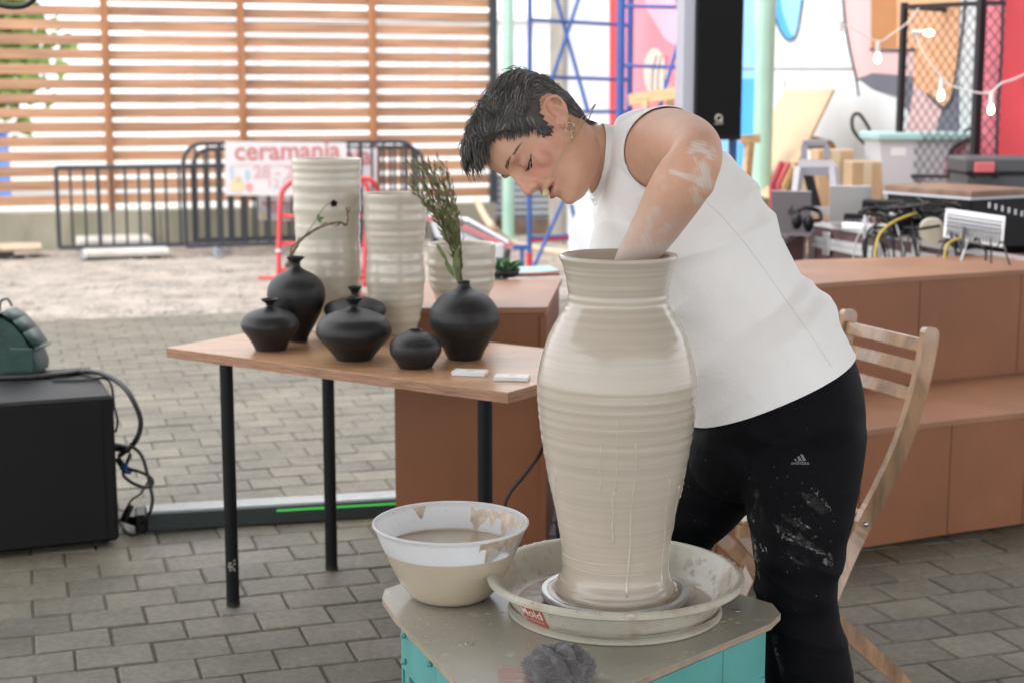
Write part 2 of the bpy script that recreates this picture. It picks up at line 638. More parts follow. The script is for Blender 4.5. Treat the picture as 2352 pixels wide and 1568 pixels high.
# ---- low corrugated sheet closing the gap between fence and painted wall
M_corr = mat('corrugated_metal', (.30, .31, .33), .45, metal=.4, var=.2, vs=3)
cs = MB()
ca, cb = W0 + E1 * (s_end + .05) + E2 * .2, W0 + E1 * (s_end + 1.2) + E2 * .2
prof = []
for k in range(29):
    prof.append((.012 * math.sin(k * 1.57), .16 + .5 * k / 28))
vs = []
for off, z in prof:
    for p in (ca, cb):
        vs.append((p.x + E2.x * off, p.y + E2.y * off, z))
n0 = len(vs)
vs += [(x + E2.x * .006, y + E2.y * .006, z) for x, y, z in vs]
fs = [(2 * k, 2 * k + 1, 2 * k + 3, 2 * k + 2) for k in range(28)] + [(n0 + 2 * k, n0 + 2 * k + 2, n0 + 2 * k + 3, n0 + 2 * k + 1) for k in range(28)]
fs += [(0, n0, n0 + 1, 1), (56, 57, n0 + 57, n0 + 56)]
cr_ = thing('corrugated_sheet', (ca + cb) / 2, 'low grey corrugated sheet between the fence and the painted wall', 'metal sheet')
obj('sheet', MB().add(vs, fs), M_corr, cr_, smooth=True)
obj('kerb_block', MB().box(((ca.x + cb.x) / 2, (ca.y + cb.y) / 2, .03), (1.15, .2, .26), E1, E2), mat('brown_block', (.16, .11, .075), .9, var=.3, vs=6), cr_)

# ---- painted wall running back on the right, square to the fence
WP = onplane(1283, 300, (0.52, 16.0, 0), E1)
MW_N = -E1                                # faces the yard


def onwall(u, v, lift=0.0):
    return onplane(u, v, WP + MW_N * lift, E1)


M_mwhite = mat('mural_white', (0.60, 0.61, 0.64), 0.6, var=.06, vs=2)
wall = thing('painted_wall', WP + E2 * -4 + UP * -.1, 'tall wall with a mural in pink, blue, orange and grey fields', 'wall')
wb = MB()
wlen = 10.2
pts = [WP + E2 * .0, WP - E2 * wlen, WP - E2 * wlen + E1 * .25, WP + E1 * .25]
wb.prism([(p.x, p.y, -.1) for p in pts], (0, 0, 4.4))
obj('wall_body', wb, M_mwhite, wall)
pts = [WP + E2 * .12, WP - E2 * .28, WP - E2 * .28 - E1 * .06, WP + E2 * .12 - E1 * .06]
obj('corner_post', MB().prism([(p.x, p.y, -.1) for p in pts], (0, 0, 4.4)), mat('weathered_grey', (.30, .28, .25), .8, var=.2, vs=4), wall)

MC = {
    'pale': (0.52, 0.55, 0.63), 'red': (0.52, 0.045, 0.05), 'coral': (0.80, 0.235, 0.28), 'rose': (0.80, 0.42, 0.52), 'cream': (0.74, 0.60, 0.52),
    'blue': (0.06, 0.34, 0.76), 'sky': (0.24, 0.50, 0.82), 'dusty': (0.60, 0.40, 0.40), 'brown': (0.40, 0.17, 0.06), 'orange': (0.70, 0.36, 0.20), 'greyd': (0.12, 0.12, 0.15),
    'line': (0.05, 0.055, 0.07), 'off': (0.60, 0.61, 0.62), 'greym': (0.40, 0.42, 0.46), 'crimson': (0.40, 0.028, 0.042), 'pinkr': (0.70, 0.19, 0.25), 'greyl': (.55, .56, .60),
}


def field(poly, col, lift, curved=False, zrow=None):
    pp = [onwall(u, v, lift * .5) for u, v in poly]
    if curved:
        cl = [pp[-1]] + pp + [pp[0], pp[1]]
        pp2 = []
        n = len(pp)
        for i in range(n):
            p0, p1, p2, p3 = pp[i - 1], pp[i], pp[(i + 1) % n], pp[(i + 2) % n]
            for k in range(4):
                t = k / 4
                pp2.append(0.5 * ((2 * p1) + (p2 - p0) * t + (2 * p0 - 5 * p1 + 4 * p2 - p3) * t * t + (3 * p1 - p0 - 3 * p2 + p3) * t ** 3))
        pp = pp2
    mb = MB().prism(pp, MW_N * (lift * .5))
    return obj('colour_field', mb, mat('mural_' + col, MC[col], 0.6, var=.07, vs=3), wall)


def stroke(pts, wd=.018, lift=.016):
    pp = spline([onwall(u, v, lift) for u, v in pts], 4)
    mb = MB()
    for a, b in zip(pp[:-1], pp[1:]):
        mb.bar(a, b, .005, wd, (b - a).cross(MW_N))
    return obj('outline', mb, mat('mural_line', MC['line'], .6), wall)


B = -420
field([(1300, 460), (1300, B), (1401, B), (1401, 460)], 'pale', .004)
field([(1382, B), (1420, B), (1420, 85), (1398, 55), (1385, 10)], 'greyl', .008)
field([(1401, 460), (1401, B), (1428, B), (1428, 460)], 'red', .010)
field([(1428, 480), (1428, B), (1562, B), (1562, 480)], 'coral', .004)
field([(1455, B), (1545, B), (1558, 110), (1528, 90), (1485, 20)], 'rose', .008)
field([(1498, 222), (1483, 190), (1482, 140), (1500, 112), (1520, 125), (1534, 170), (1537, 225), (1520, 235)], 'cream', .012, True)
for du in (0, 14, 28):
    stroke([(1497 + du, 218), (1498 + du, 170), (1508 + du * .8, 128)], .014)
field([(1562, 480), (1562, B), (1590, B), (1590, 480)], 'greym', .006)
field([(1590, 600), (1590, B), (1735, B), (1735, 600)], 'sky', .004)
field([(1695, 600), (1695, 182), (1765, 180), (1775, 390), (1760, 600)], 'blue', .008)
field([(1735, 600), (1735, B), (1935, B), (1965, 180), (1965, 600)], 'off', .003)
field([(1776, -80), (1850, -80), (1838, 40), (1815, 92), (1792, 70), (1780, 30)], 'blue', .008, True)
field([(1800, -80), (1850, -80), (1836, 40), (1822, 84), (1796, 10)], 'sky', .012, True)
stroke([(1776, 0), (1780, 40), (1795, 78), (1815, 93), (1832, 70), (1842, 0)], .014)
field([(1934, B), (2002, B), (2002, 190), (1968, 182), (1948, 90), (1936, 20)], 'dusty', .006)
stroke([(1933, -60), (1938, 30), (1950, 110), (1966, 182), (1972, 220)], .016)
field([(2002, B), (2062, B), (2062, 112), (2002, 112)], 'brown', .010)
field([(2062, B), (2100, B), (2100, 112), (2062, 112)], 'orange', .010)
field([(2002, 112), (2100, 112), (2100, 175), (2002, 168)], 'dusty', .010)
stroke([(1998, 114), (2050, 116), (2102, 114)], .016)
field([(1968, 182), (2002, 170), (2100, 178), (2090, 260), (2060, 222), (2000, 205), (1975, 195)], 'greyd', .010)
field([(1962, 440), (1962, 200), (1975, 185), (2003, 205), (2060, 228), (2068, 440)], 'off', .012)
field([(2100, B), (2222, B), (2200, 130), (2184, 225), (2165, 248), (2128, 215), (2095, 190)], 'orange', .008)
stroke([(2222, -60), (2205, 110), (2186, 220), (2165, 248), (2128, 215)], .016)
field([(2090, 260), (2100, 190), (2130, 218), (2165, 252), (2140, 330), (2075, 330)], 'dusty', .007)
field([(2140, 335), (2165, 250), (2186, 225), (2202, 190), (2202, 335)], 'greyd', .009)
field([(2202, 480), (2222, B), (2248, B), (2246, 480)], 'off', .006)
field([(2246, 520), (2248, B), (2345, B), (2345, 520)], 'pinkr', .004)
stroke([(2302, -60), (2300, 120), (2290, 250), (2288, 400)], .016)
# crimson pilaster standing out of the wall at the near end
s0, s1 = onwall(2342, 200), onwall(2420, 200)
pl = MB().prism([(s0.x, s0.y, -.1), (s1.x, s1.y, -.1), (s1.x - E1.x * .12, s1.y - E1.y * .12, -.1), (s0.x - E1.x * .12, s0.y - E1.y * .12, -.1)], (0, 0, 4.4))
obj('pilaster', pl, mat('mural_crimson', MC['crimson'], .55, var=.08, vs=3), wall)
# seams between the wall boards
sm = MB()
for a, b in (((1640, 158), (1960, 158)), ((1802, 182), (1802, 235))):
    p, q_ = onwall(*a, .007), onwall(*b, .007)
    sm.bar(p, q_, .012, .004, MW_N)
obj('board_seam', sm, mat('seam_grey', (.22, .22, .23), .7), wall)

# ================================================================== tribune and block
M_terra = mat('terracotta_paint', (0.262, 0.100, 0.043), 0.45, var=.13, vs=2.2, bump=.10, bs=45, col2=(.28, .13, .075), c2s=7, c2lo=.60, c2hi=.80)
M_tread = mat('terracotta_tread', (0.31, 0.150, 0.083), 0.42, var=.14, vs=4.0, bump=.08, bs=45, col2=(.35, .205, .14), c2s=5, c2lo=.56, c2hi=.78)
M_seam = mat('dark_seam', (0.07, 0.03, 0.018), .8)
TR_H1, TR_H2 = 0.418, 0.83
lowf = [gz(1480, 1385), gz(1650, 1331), gz(1975, 1269), gz(2180, 1236), gz(2352, 1211), gz(2700, 1168)]
upf = [gz(1480, 700, TR_H2), gz(1650, 673, TR_H2), gz(1885, 651, TR_H2), gz(2120, 634, TR_H2), gz(2352, 620, TR_H2), gz(2700, 602, TR_H2)]
upb = [gz(1480, 640, TR_H2), gz(1650, 618, TR_H2), gz(1850, 597, TR_H2), gz(2100, 590, TR_H2), gz(2352, 585, TR_H2), gz(2700, 575, TR_H2)]
tri = thing('tribune', (1.6, 5.6, 0), 'curved two step seating tribune painted terracotta behind the wooden chair', 'seating')


def zat(p, z):
    return Vector((p.x, p.y, z))


def boards(front, z0, z1, name, ins=0.0):
    for a, b in zip(front[:-1], front[1:]):
        d = (b - a).normalized()
        n = Vector((-d.y, d.x, 0))
        a2, b2 = a + d * .0015, b - d * .0015
        obj(name, MB().prism([zat(a2 + n * ins, z0), zat(b2 + n * ins, z0), zat(b2 + n * (ins + .018), z0), zat(a2 + n * (ins + .018), z0)], (0, 0, z1 - z0)), M_terra, tri)


boards(lowf, 0.012, TR_H1 - .019, 'riser_board', .012)
boards(upf, TR_H1, TR_H2 - .019, 'riser_board', .012)
for f, bk, z in ((lowf, [Vector((p.x, p.y, 0)) + (Vector((-.46, .89, 0)) * .03) for p in upf], TR_H1), (upf, upb, TR_H2)):
    for k in range(len(f) - 1):
        obj('tread_board', MB().prism([zat(f[k], z - .018), zat(f[k + 1], z - .018), zat(bk[k + 1], z - .018), zat(bk[k], z - .018)], (0, 0, .018)), M_tread, tri)
obj('back_panel', MB().prism([zat(p, .012) for p in upb] + [zat(p + Vector((.01, -.02, 0)), .012) for p in upb[::-1]], (0, 0, TR_H2 - .032)), M_terra, tri)
for a, b, z0_, z1_ in [(p, q_, .006, TR_H1 - .024) for p, q_ in zip(lowf[:-1], lowf[1:])] + [(p, q_, TR_H1 + .004, TR_H2 - .024) for p, q_ in zip(upf[:-1], upf[1:])]:
    n_ = Vector((-(b - a).y, (b - a).x, 0)).normalized()
    obj('inner_frame', MB().prism([zat(a + n_ * .034, z0_), zat(b + n_ * .034, z0_), zat(b + n_ * .05, z0_), zat(a + n_ * .05, z0_)], (0, 0, z1_ - z0_)), M_seam, tri)

for p, q_, z_ in ((lowf[0], upf[0], TR_H1 - .020), (upf[0], upb[0], TR_H2 - .020)):
    p2, q2 = p + Vector((.004, .014, 0)), q_ + Vector((.004, -.012 if z_ > .5 else 0, 0))
    n_ = Vector((-(q2 - p2).y, (q2 - p2).x, 0)).normalized()
    obj('end_panel', MB().prism([zat(p2, .013), zat(q2, .013), zat(q2 - n_ * .016, .013), zat(p2 - n_ * .016, .013)], (0, 0, z_ - .014)), M_terra, tri)

blk = thing('tribune_block', (-.1, 5.2, 0), 'terracotta painted box platform behind the pottery table', 'platform')
bl0, bl1 = gz(897, 708, TR_H2), gz(1257, 706, TR_H2)
bk1 = gz(1290, 640, TR_H2)
bk0 = gz(935, 648, TR_H2)
ft = [bl0, bl1, bk1, bk0]
ci = sum(ft, Vector()) / 4
ins = [p + (ci - p) * .03 for p in ft]
obj('top_board', MB().prism([zat(p, TR_H2 - .018) for p in ft], (0, 0, .018)), M_tread, blk)
obj('box_sides', MB().prism([zat(p, .004) for p in ins], (0, 0, TR_H2 - .024)), M_terra, blk)
d = (bl1 - bl0).normalized()
obj('corner_trim', MB().box(zat(ins[1] + d * -.005 + Vector((0, -.004, 0)), .40), (.02, .012, .80), d), M_terra, blk)
# things on the block: teal mat, red strip, planter of green leaves
mt_ = [gz(1150, 640, TR_H2), gz(1285, 625, TR_H2), gz(1262, 614, TR_H2), gz(1165, 618, TR_H2)]
M_teal_mat = mat('pale_teal_mat', (.36, .52, .48), .7)
tag(obj('mat', MB().prism([zat(p, TR_H2 + .001) for p in mt_], (0, 0, .006)), M_teal_mat), 'pale teal mat lying on the terracotta block', 'mat')
obj('red_strip', MB().box(gz(1195, 634, TR_H2) + UP * .004, (.30, .05, .008), E1), mat('dark_red', (.30, .035, .03), .6), blk)
pc = gz(1158, 636, TR_H2)
pt = thing('planter_tray', pc, 'small black tray of green leaves on the terracotta block', 'planter')
obj('tray', MB().lathe(pc + UP * .001, [(.05, 0), (.062, .03), (.056, .03), (.045, .008)], 16), mat('black_plastic', (.012, .012, .014), .4), pt, smooth=True)
lf = MB()
for k in range(26):
    a = k * 2.4
    r0 = .015 + .03 * (k % 5) / 5
    p = pc + Vector((math.cos(a) * r0, math.sin(a) * r0, .025))
    q_ = p + Vector((math.cos(a) * .05, math.sin(a) * .05, .02 + .012 * (k % 3)))
    sd = Vector((-math.sin(a), math.cos(a), 0)) * .012
    m_ = (p + q_) / 2 + UP * .012
    lf.add([p, m_ + sd, q_, m_ - sd], [(0, 1, 2, 3)])
obj('leaves', lf, mat('tray_leaf', (.05, .16, .05), .5), pt, fix=False)

# ================================================================== table with the pots
TZ = 0.77
M_ply = mat('oak_ply', (0.50, 0.285, 0.155), 0.30, var=.22, vs=5.0, stretch=(1.2, 9, 1), rot=(0, 0, rad(34.6)), dist=.6, bump=.05, bs=30)
M_plyedge = mat('ply_edge', (0.36, 0.20, 0.125), 0.75, var=.35, vs=26, stretch=(.5, .5, 9))
M_blackmetal = mat('black_metal', (0.0032, 0.0036, 0.005), 0.42, spec=.28, var=.2, vs=30)
F1, F2 = gz(381, 798, TZ), gz(1166.5, 900.4, TZ)
te = (F2 - F1).normalized()
tn = Vector((-te.y, te.x, 0))
TL = (F2 - F1).length
TDp = 0.62
tab = thing('display_table', F1 + te * TL / 2 + tn * TDp / 2 - UP * TZ, 'plywood topped table on black round legs holding the pots', 'table')


def tpt(a, b, z=TZ):
    return zat(F1 + te * a + tn * b, z)


top = obj('table_top', MB().box(tpt(TL / 2, TDp / 2, TZ - .0015), (TL, TDp, .003), te, tn), M_ply, tab)
for k in range(3):
    obj('ply_layer', MB().box(tpt(TL / 2, TDp / 2, TZ - .0031 - .0042 - .0086 * k), (TL - .001 - .002 * (k % 2), TDp - .001 - .002 * (k % 2), .0082), te, tn), M_plyedge, top)
legs = [(.19, .055), (.20, .49), (1.115, .055), (1.06, .52)]
for a, b in legs:
    lg = obj('leg', MB().tube([tpt(a, b, .012), tpt(a, b, TZ - .034)], .0195, 20), M_blackmetal, tab, smooth=True, autosm=40)
    obj('foot', MB().tube([tpt(a, b, 0.001), tpt(a, b, .012)], .0205, 20), mat('black_rubber', (.012, .012, .012), .7), lg, smooth=True, autosm=40)
    obj('mounting_plate', MB().tube([tpt(a, b, TZ - .0335), tpt(a, b, TZ - .0295)], .04, 20), M_blackmetal, lg, smooth=True, autosm=40)
# scuffed sticker remains low on the near leg
sc = MB()
scr = random.Random(4)
for k in range(14):
    th = scr.uniform(-1.9, -.9)
    p = tpt(*legs[0], .13 + scr.uniform(-.02, .02)) + Vector((math.cos(th), math.sin(th), 0)) * .0199
    tdir = Vector((-math.sin(th), math.cos(th), 0))
    s1, s2 = scr.uniform(.001, .004), scr.uniform(.002, .005)
    sc.add([p - tdir * s1 - UP * s2, p + tdir * s1 - UP * s2 * .4, p + tdir * s1 * .7 + UP * s2, p - tdir * s1 + UP * s2 * .6], [(0, 1, 2, 3)])
obj('scuff_mark', sc, mat('scuff', (.30, .27, .22), .8), tab, fix=False)

M_black = mat('black_stoneware', (0.014, 0.013, 0.0145), 0.47, var=.25, vs=26, stretch=(1, 1, 5), bump=.10, bs=70, spec=.45)


def ceramic(name, base_c, v_base, prof_px, m, label, cat, group, ripple=0.0, rip_n=60, thick=.006, lean=None, seed=0, zt=TZ, inner=True, parts=None):
    """prof_px: (v, half width) down from the rim; measured at the depth of the pot's axis."""
    c = gz(base_c, v_base, zt)
    u, v, t = proj(c)
    k = t / FPX
    pr_ = []
    for vv, hw in prof_px:
        z = (v - vv) * k * 1.01
        pr_.append((hw * k, max(z, 0.0)))
    pr_ = pr_[::-1]
    pr_[0] = (pr_[0][0], 0.0)
    # smooth the profile
    zs = np.array([p[1] for p in pr_]); rs = np.array([p[0] for p in pr_])
    dist = np.concatenate([[0], np.cumsum(np.hypot(np.diff(zs), np.diff(rs)))])
    nn = 110
    pts = spline([Vector((r, z, 0)) for r, z in pr_], 8)
    rr = random.Random(seed)
    ph = [rr.uniform(0, 6.28) for _ in range(6)]
    out = []
    for i, p in enumerate(pts):
        rip = 0
        if ripple:
            z = p.y
            rip = ripple * (math.sin(z * rip_n * 6.28 + 2.2 * math.sin(z * 31 + ph[0])) * .6 + .6 * math.sin(z * rip_n * 2.7 + ph[1]))
        out.append((max(p.x + rip, .002), p.y))
    top_r, top_z = out[-1]
    full = [(0.001, 0.0)] + out + [(top_r - thick * .25, top_z + thick * .25), (top_r - thick * .75, top_z + thick * .2), (top_r - thick, top_z - thick * .3)]
    ii = [q for q in out[::-1] if q[1] < top_z - thick and q[1] > thick][::3]
    full += [(max(r - thick, .003), z) for r, z in ii] + [(.002, thick)]
    wob = None
    if lean:
        wob = lambda th, z: lean * (math.sin(2 * th + z * 9 + ph[2]) * .6 + math.sin(3 * th - z * 13 + ph[3]) * .5)
    o = obj(name, MB().lathe((c.x, c.y, zt + .0008), full, 56, cap0=False, wob=wob), m, smooth=True, fix=True)
    tag(o, label, cat, group)
    return o, c, t


BG = 'black stoneware vases on the plywood table'
ceramic('tall_vase', 683, 783, [(592, 21), (596, 19), (602, 12), (612, 11), (620, 18), (634, 44), (655, 62), (682, 66), (712, 58), (745, 42), (772, 27), (786, 24)], M_black,
        'tall black egg shaped vase holding the twisted twig', 'vase', BG, .0003, 90, seed=1, thick=.004)
ceramic('squat_vase', 622, 803, [(688, 20), (692, 17), (699, 9), (706, 10), (712, 30), (724, 55), (742, 66), (757, 63), (778, 48), (798, 37), (807, 36)], M_black,
        'small black squat vase at the left end, in front of the tall egg shaped one', 'vase', BG, .0003, 100, seed=2, thick=.004)
ceramic('squat_vase', 817, 785, [(660, 17), (664, 14), (672, 9), (680, 11), (686, 34), (697, 62), (710, 71), (725, 66), (752, 48), (775, 34), (789, 33)], M_black,
        'black squat vase half hidden behind the wide squat one', 'vase', BG, .0003, 100, seed=3, thick=.004)
ceramic('wide_vase', 814, 825, [(685, 22), (690, 18), (699, 11), (708, 14), (716, 42), (732, 74), (754, 86), (773, 83), (800, 60), (822, 42), (831, 40)], M_black,
        'wide black squat vase with a flared neck, front and middle of the table', 'vase', BG, .0003, 100, seed=4, thick=.004)
ceramic('bowl_vase', 955, 843, [(758, 17), (761, 20), (770, 40), (783, 55), (800, 60), (815, 56), (834, 43), (847, 38)], M_black,
        'small low black vase with a narrow open mouth, beside the white cards', 'vase', BG, .0003, 100, seed=5, thick=.004)
o_round, c_round, t_round = ceramic('round_vase', 1067, 823, [(647, 14), (652, 13), (660, 16), (667, 24), (680, 52), (705, 74), (735, 81), (762, 73), (795, 52), (820, 40), (829, 38)], M_black,
        'big round black vase holding the green foliage stems', 'vase', BG, .0005, 90, seed=6, thick=.004)

M_cream = mat('cream_glaze', (0.60, 0.56, 0.475), 0.16, var=.08, vs=12, stretch=(1, 1, 4), spec=.55, coat=.3)
CG = 'cream ribbed ceramic cylinders at the back of the table'
def cyl_prof(vt, vb, pts):
    return pts
ceramic('ribbed_cylinder', 757, 756, [(372, 78), (400, 78), (440, 77), (480, 76), (530, 73), (580, 73), (630, 73), (670, 68), (705, 60), (738, 52), (758, 50)], M_cream,
        'tallest cream ribbed cylinder, behind the tall black egg shaped vase', 'ceramic cylinder', CG, .0017, 34, .007, .010, 11)
ceramic('ribbed_cylinder', 910, 764, [(449, 71), (480, 71), (515, 70), (552, 66), (590, 64), (625, 68), (660, 66), (700, 62), (735, 54), (755, 48), (766, 45)], M_cream,
        'middle cream ribbed cylinder with a dented waist', 'ceramic cylinder', CG, .0017, 36, .007, .014, 12)
ceramic('ribbed_cylinder', 1061, 742, [(562, 78), (590, 78), (620, 77), (645, 75), (668, 68), (690, 60), (715, 54), (744, 50)], M_cream,
        'shortest and widest cream ribbed cylinder, behind the round black vase', 'ceramic cylinder', CG, .0019, 30, .007, .008, 13)

# cards
M_card = mat('white_card', (.80, .80, .80), .5)
for (a, b, lab, th) in ((gz(1080, 860, TZ), 0, 'stack of white cards nearer the small low black vase', -12), (gz(1176, 871, TZ), 0, 'stack of white cards at the corner of the plywood table', -9)):
    cr = thing('card_stack', zat(a, TZ), lab, 'card stack', 'stacks of white business cards')
    ex = Vector((math.cos(rad(th)), math.sin(rad(th)), 0))
    for k in range(5):
        j = random.Random(k + int(a.x * 100))
        obj('card', MB().box(zat(a, TZ + .0008 + .0011 + .0021 * k) + Vector((j.uniform(-.0006, .0006), j.uniform(-.0006, .0006), 0)), (.089, .05, .002), ex), M_card, cr)
    vs_, fs_ = [], []
    t0 = zat(a, TZ + .0008 + .0011 + .0021 * 4 + .0011)
    ey = Vector((-ex.y, ex.x, 0))
    pm = MB()
    for q_ in range(2):
        pm.box(t0 + ex * .0 + ey * (.006 - .008 * q_) + UP * .0001, (.02 - .006 * q_, .0022, .0002), ex)
    obj('print_line', pm, mat('print_grey', (.35, .35, .38), .6), cr)

# twig and small flower in the tall black vase
M_twig = mat('twig_bark', (.19, .125, .085), .85, var=.45, vs=40, bump=.4, bs=90)
tv = proj(gz(683, 783, TZ))[2]
tw = [(668, 625, 0), (665, 592, 0), (676, 575, .003), (690, 552, .0), (712, 535, -.01), (735, 522, -.015), (760, 514, -.012), (784, 511, -.006), (794, 518, 0), (799, 505, .004), (798, 490, .006), (796, 476, .008)]
pts = spline([at(u, v, tv + d) for u, v, d in tw], 5)
twg = thing('twig', pts[0], 'twisted bare brown twig in the tall black vase', 'twig')
mbt = MB().tube(pts, [.0055 - .0030 * i / len(pts) + .0009 * math.sin(i * 1.7) for i in range(len(pts))], 7)
obj('stem', mbt, M_twig, twg, smooth=True)
sb = MB()
for pl_ in ([(672, 590), (668, 572), (682, 556), (688, 545)], [(784, 511), (775, 518), (768, 519)], [(798, 490), (803, 484), (802, 474)], [(735, 522), (742, 515), (752, 511)]):
    pp = spline([at(u, v, tv + .004) for u, v in pl_], 4)
    sb.tube(pp, [.003 - .0017 * i / len(pp) for i in range(len(pp))], 6)
obj('side_shoot', sb, M_twig, twg, smooth=True)
fl = thing('flower', at(664, 600, tv - .01), 'small dark red flower on a thin bent stem', 'flower')
fs_ = spline([at(u, v, tv - .012) for u, v in [(668, 612), (668, 588), (690, 555), (716, 520), (727, 503), (740, 482), (752, 470), (764, 468)]], 5)
obj('stem', MB().tube(fs_, .0013, 6), mat('flower_stem', (.13, .17, .06), .6), fl, smooth=True)
lm = MB()
b0 = at(728, 504, tv - .012)
for (du, dv, w_) in ((18, -4, .006), (12, 8, .005), (6, -14, .004)):
    tp = at(728 + du, 504 + dv, tv - .016)
    dd = (tp - b0); sd = dd.cross(CF).normalized() * w_
    lm.add([b0, (b0 + tp) / 2 + sd, tp, (b0 + tp) / 2 - sd], [(0, 1, 2, 3)])
obj('leaf', lm, mat('leaf_green', (.07, .15, .03), .55), fl, fix=False)
hd = MB()
hc = at(767, 468, tv - .012)
for k in range(22):
    a, b = k * 2.4, rad(12 + 3.6 * k)
    dd = (CR * math.cos(a) * math.sin(b) + CU * math.sin(a) * math.sin(b) - CF * math.cos(b))
    sd = dd.orthogonal().normalized() * .0045
    hd.add([hc, hc + dd * .008 + sd, hc + dd * .0135, hc + dd * .008 - sd], [(0, 1, 2, 3)])
hd.ico(hc, .007, 1)
obj('petals', hd, mat('petal_maroon', (.045, .008, .016), .7), fl, fix=False)

# foliage in the round vase: many thin stems with narrow leaves and reddish bud tips
br = thing('foliage_bunch', at(1060, 655, t_round), 'bunch of tall green foliage with reddish tips in the round black vase', 'foliage')
stem_mb, leaf_mb, bud_mb = MB(), MB(), MB()
fr = random.Random(21)
heads = [(938, 405), (955, 385), (968, 372), (985, 378), (1003, 372), (1020, 382), (948, 430), (975, 425), (998, 412), (1014, 418), (1022, 440), (962, 452), (985, 470), (1010, 470), (940, 378), (1028, 410), (995, 392), (978, 398), (1030, 500)]
base = at(1062, 668, t_round)
for hi, (hu, hv) in enumerate(heads):
    dpt = fr.uniform(-.06, .06)
    kx = 1046 + (hu - 985) * .20 + fr.uniform(-5, 5)
    P_ = spline([base + Vector((fr.uniform(-.004, .004), fr.uniform(-.004, .004), -.02)), at(1058 + fr.uniform(-4, 4), 640, t_round + dpt * .1), at(kx, 575 + fr.uniform(-10, 10), t_round + dpt * .3),
                 at(kx + (hu - kx) * .48 + 7, 575 + (hv - 575) * .52, t_round + dpt * .7), at(hu, hv, t_round + dpt)], 8)
    stem_mb.tube(P_, [.0021 - .0012 * i / len(P_) for i in range(len(P_))], 5)
    for i in range(9, len(P_)):
        n_l = 1 if i < 18 else 2
        if i < 16 and fr.random() < .5:
            continue
        for _ in range(n_l):
            p = P_[i]
            dr = (P_[min(i + 1, len(P_) - 1)] - P_[i - 1]).normalized()
            rv = Vector((fr.uniform(-1, 1), fr.uniform(-1, 1), fr.uniform(-1, 1)))
            out = (rv - dr * rv.dot(dr)).normalized()
            ln = fr.uniform(.022, .044)
            tip = p + (dr * .86 + out * .42).normalized() * ln
            sd = dr.cross(out).normalized() * fr.uniform(.0022, .0036)
            m_ = p * .45 + tip * .55 + out * .003
            (bud_mb if (i > 25 and fr.random() < .32) else leaf_mb).add([p, m_ + sd, tip, m_ - sd], [(0, 1, 2, 3)])
for (u0, v0, u1, v1, w_) in ((1030, 605, 1002, 560, .006), (1045, 640, 1022, 598, .007), (1052, 652, 1050, 585, .008), (1040, 620, 1052, 568, .007), (1062, 670, 1060, 640, .006), (1056, 662, 1045, 610, .006)):
    p, tip = at(u0, v0, t_round - .02), at(u1, v1, t_round - .03)
    sd = (tip - p).cross(CF).normalized() * w_
    m_ = (p + tip) / 2 - CF * .004
    leaf_mb.add([p, p * .6 + tip * .4 + sd, m_ * .3 + tip * .7 + sd * .8, tip, m_ * .3 + tip * .7 - sd * .8, p * .6 + tip * .4 - sd], [(0, 1, 2, 3, 4, 5)])
obj('stems', stem_mb, mat('foliage_stem', (.15, .10, .05), .7), br, smooth=True)
obj('leaves', leaf_mb, mat('foliage_leaf', (.15, .185, .065), .5, var=.35, vs=30), br, fix=False)
obj('buds', bud_mb, mat('foliage_bud', (.22, .10, .075), .55, var=.3, vs=40), br, fix=False)

# ================================================================== the wheel
DZ = 0.56
M_deck = mat('deck_coated', (0.36, 0.345, 0.29), 0.28, var=.10, vs=6, col2=(.50, .475, .41), c2s=13, c2lo=.60, c2hi=.66, bump=.04, bs=60)
M_deckedge = mat('deck_edge', (.34, .26, .19), .7, var=.2, vs=20)
M_teal = mat('teal_paint', (0.095, 0.335, 0.315), 0.42, var=.10, vs=10, bump=.04, bs=80, col2=(.30, .42, .38), c2s=14, c2lo=.64, c2hi=.74)
wh = thing('pottery_wheel', (.08, 2.5, 0), 'teal pottery wheel with a cream deck and splash pan', 'pottery wheel')
dp = [gz(878, 1372, DZ), gz(906.5, 1414, DZ), gz(1047, 1564, DZ), gz(1130, 1652, DZ), gz(1300, 1640, DZ), gz(1441, 1570, DZ), gz(1770, 1431, DZ), gz(1793, 1408, DZ), gz(1774, 1385, DZ), gz(1690, 1360, DZ), gz(1340, 1240, DZ), gz(1010, 1318, DZ), gz(915, 1341, DZ), gz(884, 1352, DZ)]
deck = obj('deck', MB().prism([zat(p, DZ - .002) for p in dp], (0, 0, .002)), M_deck, wh)
obj('deck_edge', MB().prism([zat(p, DZ - .012) for p in dp], (0, 0, .0095)), M_deckedge, deck)
# body panels below
cA, cB, cB2, cC = gz(906, 1404, DZ), gz(1085, 1618, DZ), gz(1330, 1640, DZ), gz(1775, 1436, DZ)
cD = gz(1380, 1250, DZ)
cen = (cA + cB + cC + cD) / 4
inn = lambda p, k=.035: p + (zat(cen, p.z) - p).normalized() * k
A_, B_, B2_, C_ = inn(cA, .012), inn(cB, .02), inn(cB2, .03), inn(cC, .012)
zb0, zb1 = .20, DZ - .0125


def panel(name, p, q, z0, z1, th=.004):
    d = (q - p).normalized()
    n = Vector((d.y, -d.x, 0))
    return obj(name, MB().prism([zat(p, z0), zat(q, z0), zat(q - n * th, z0), zat(p - n * th, z0)], (0, 0, z1 - z0)), M_teal, wh)


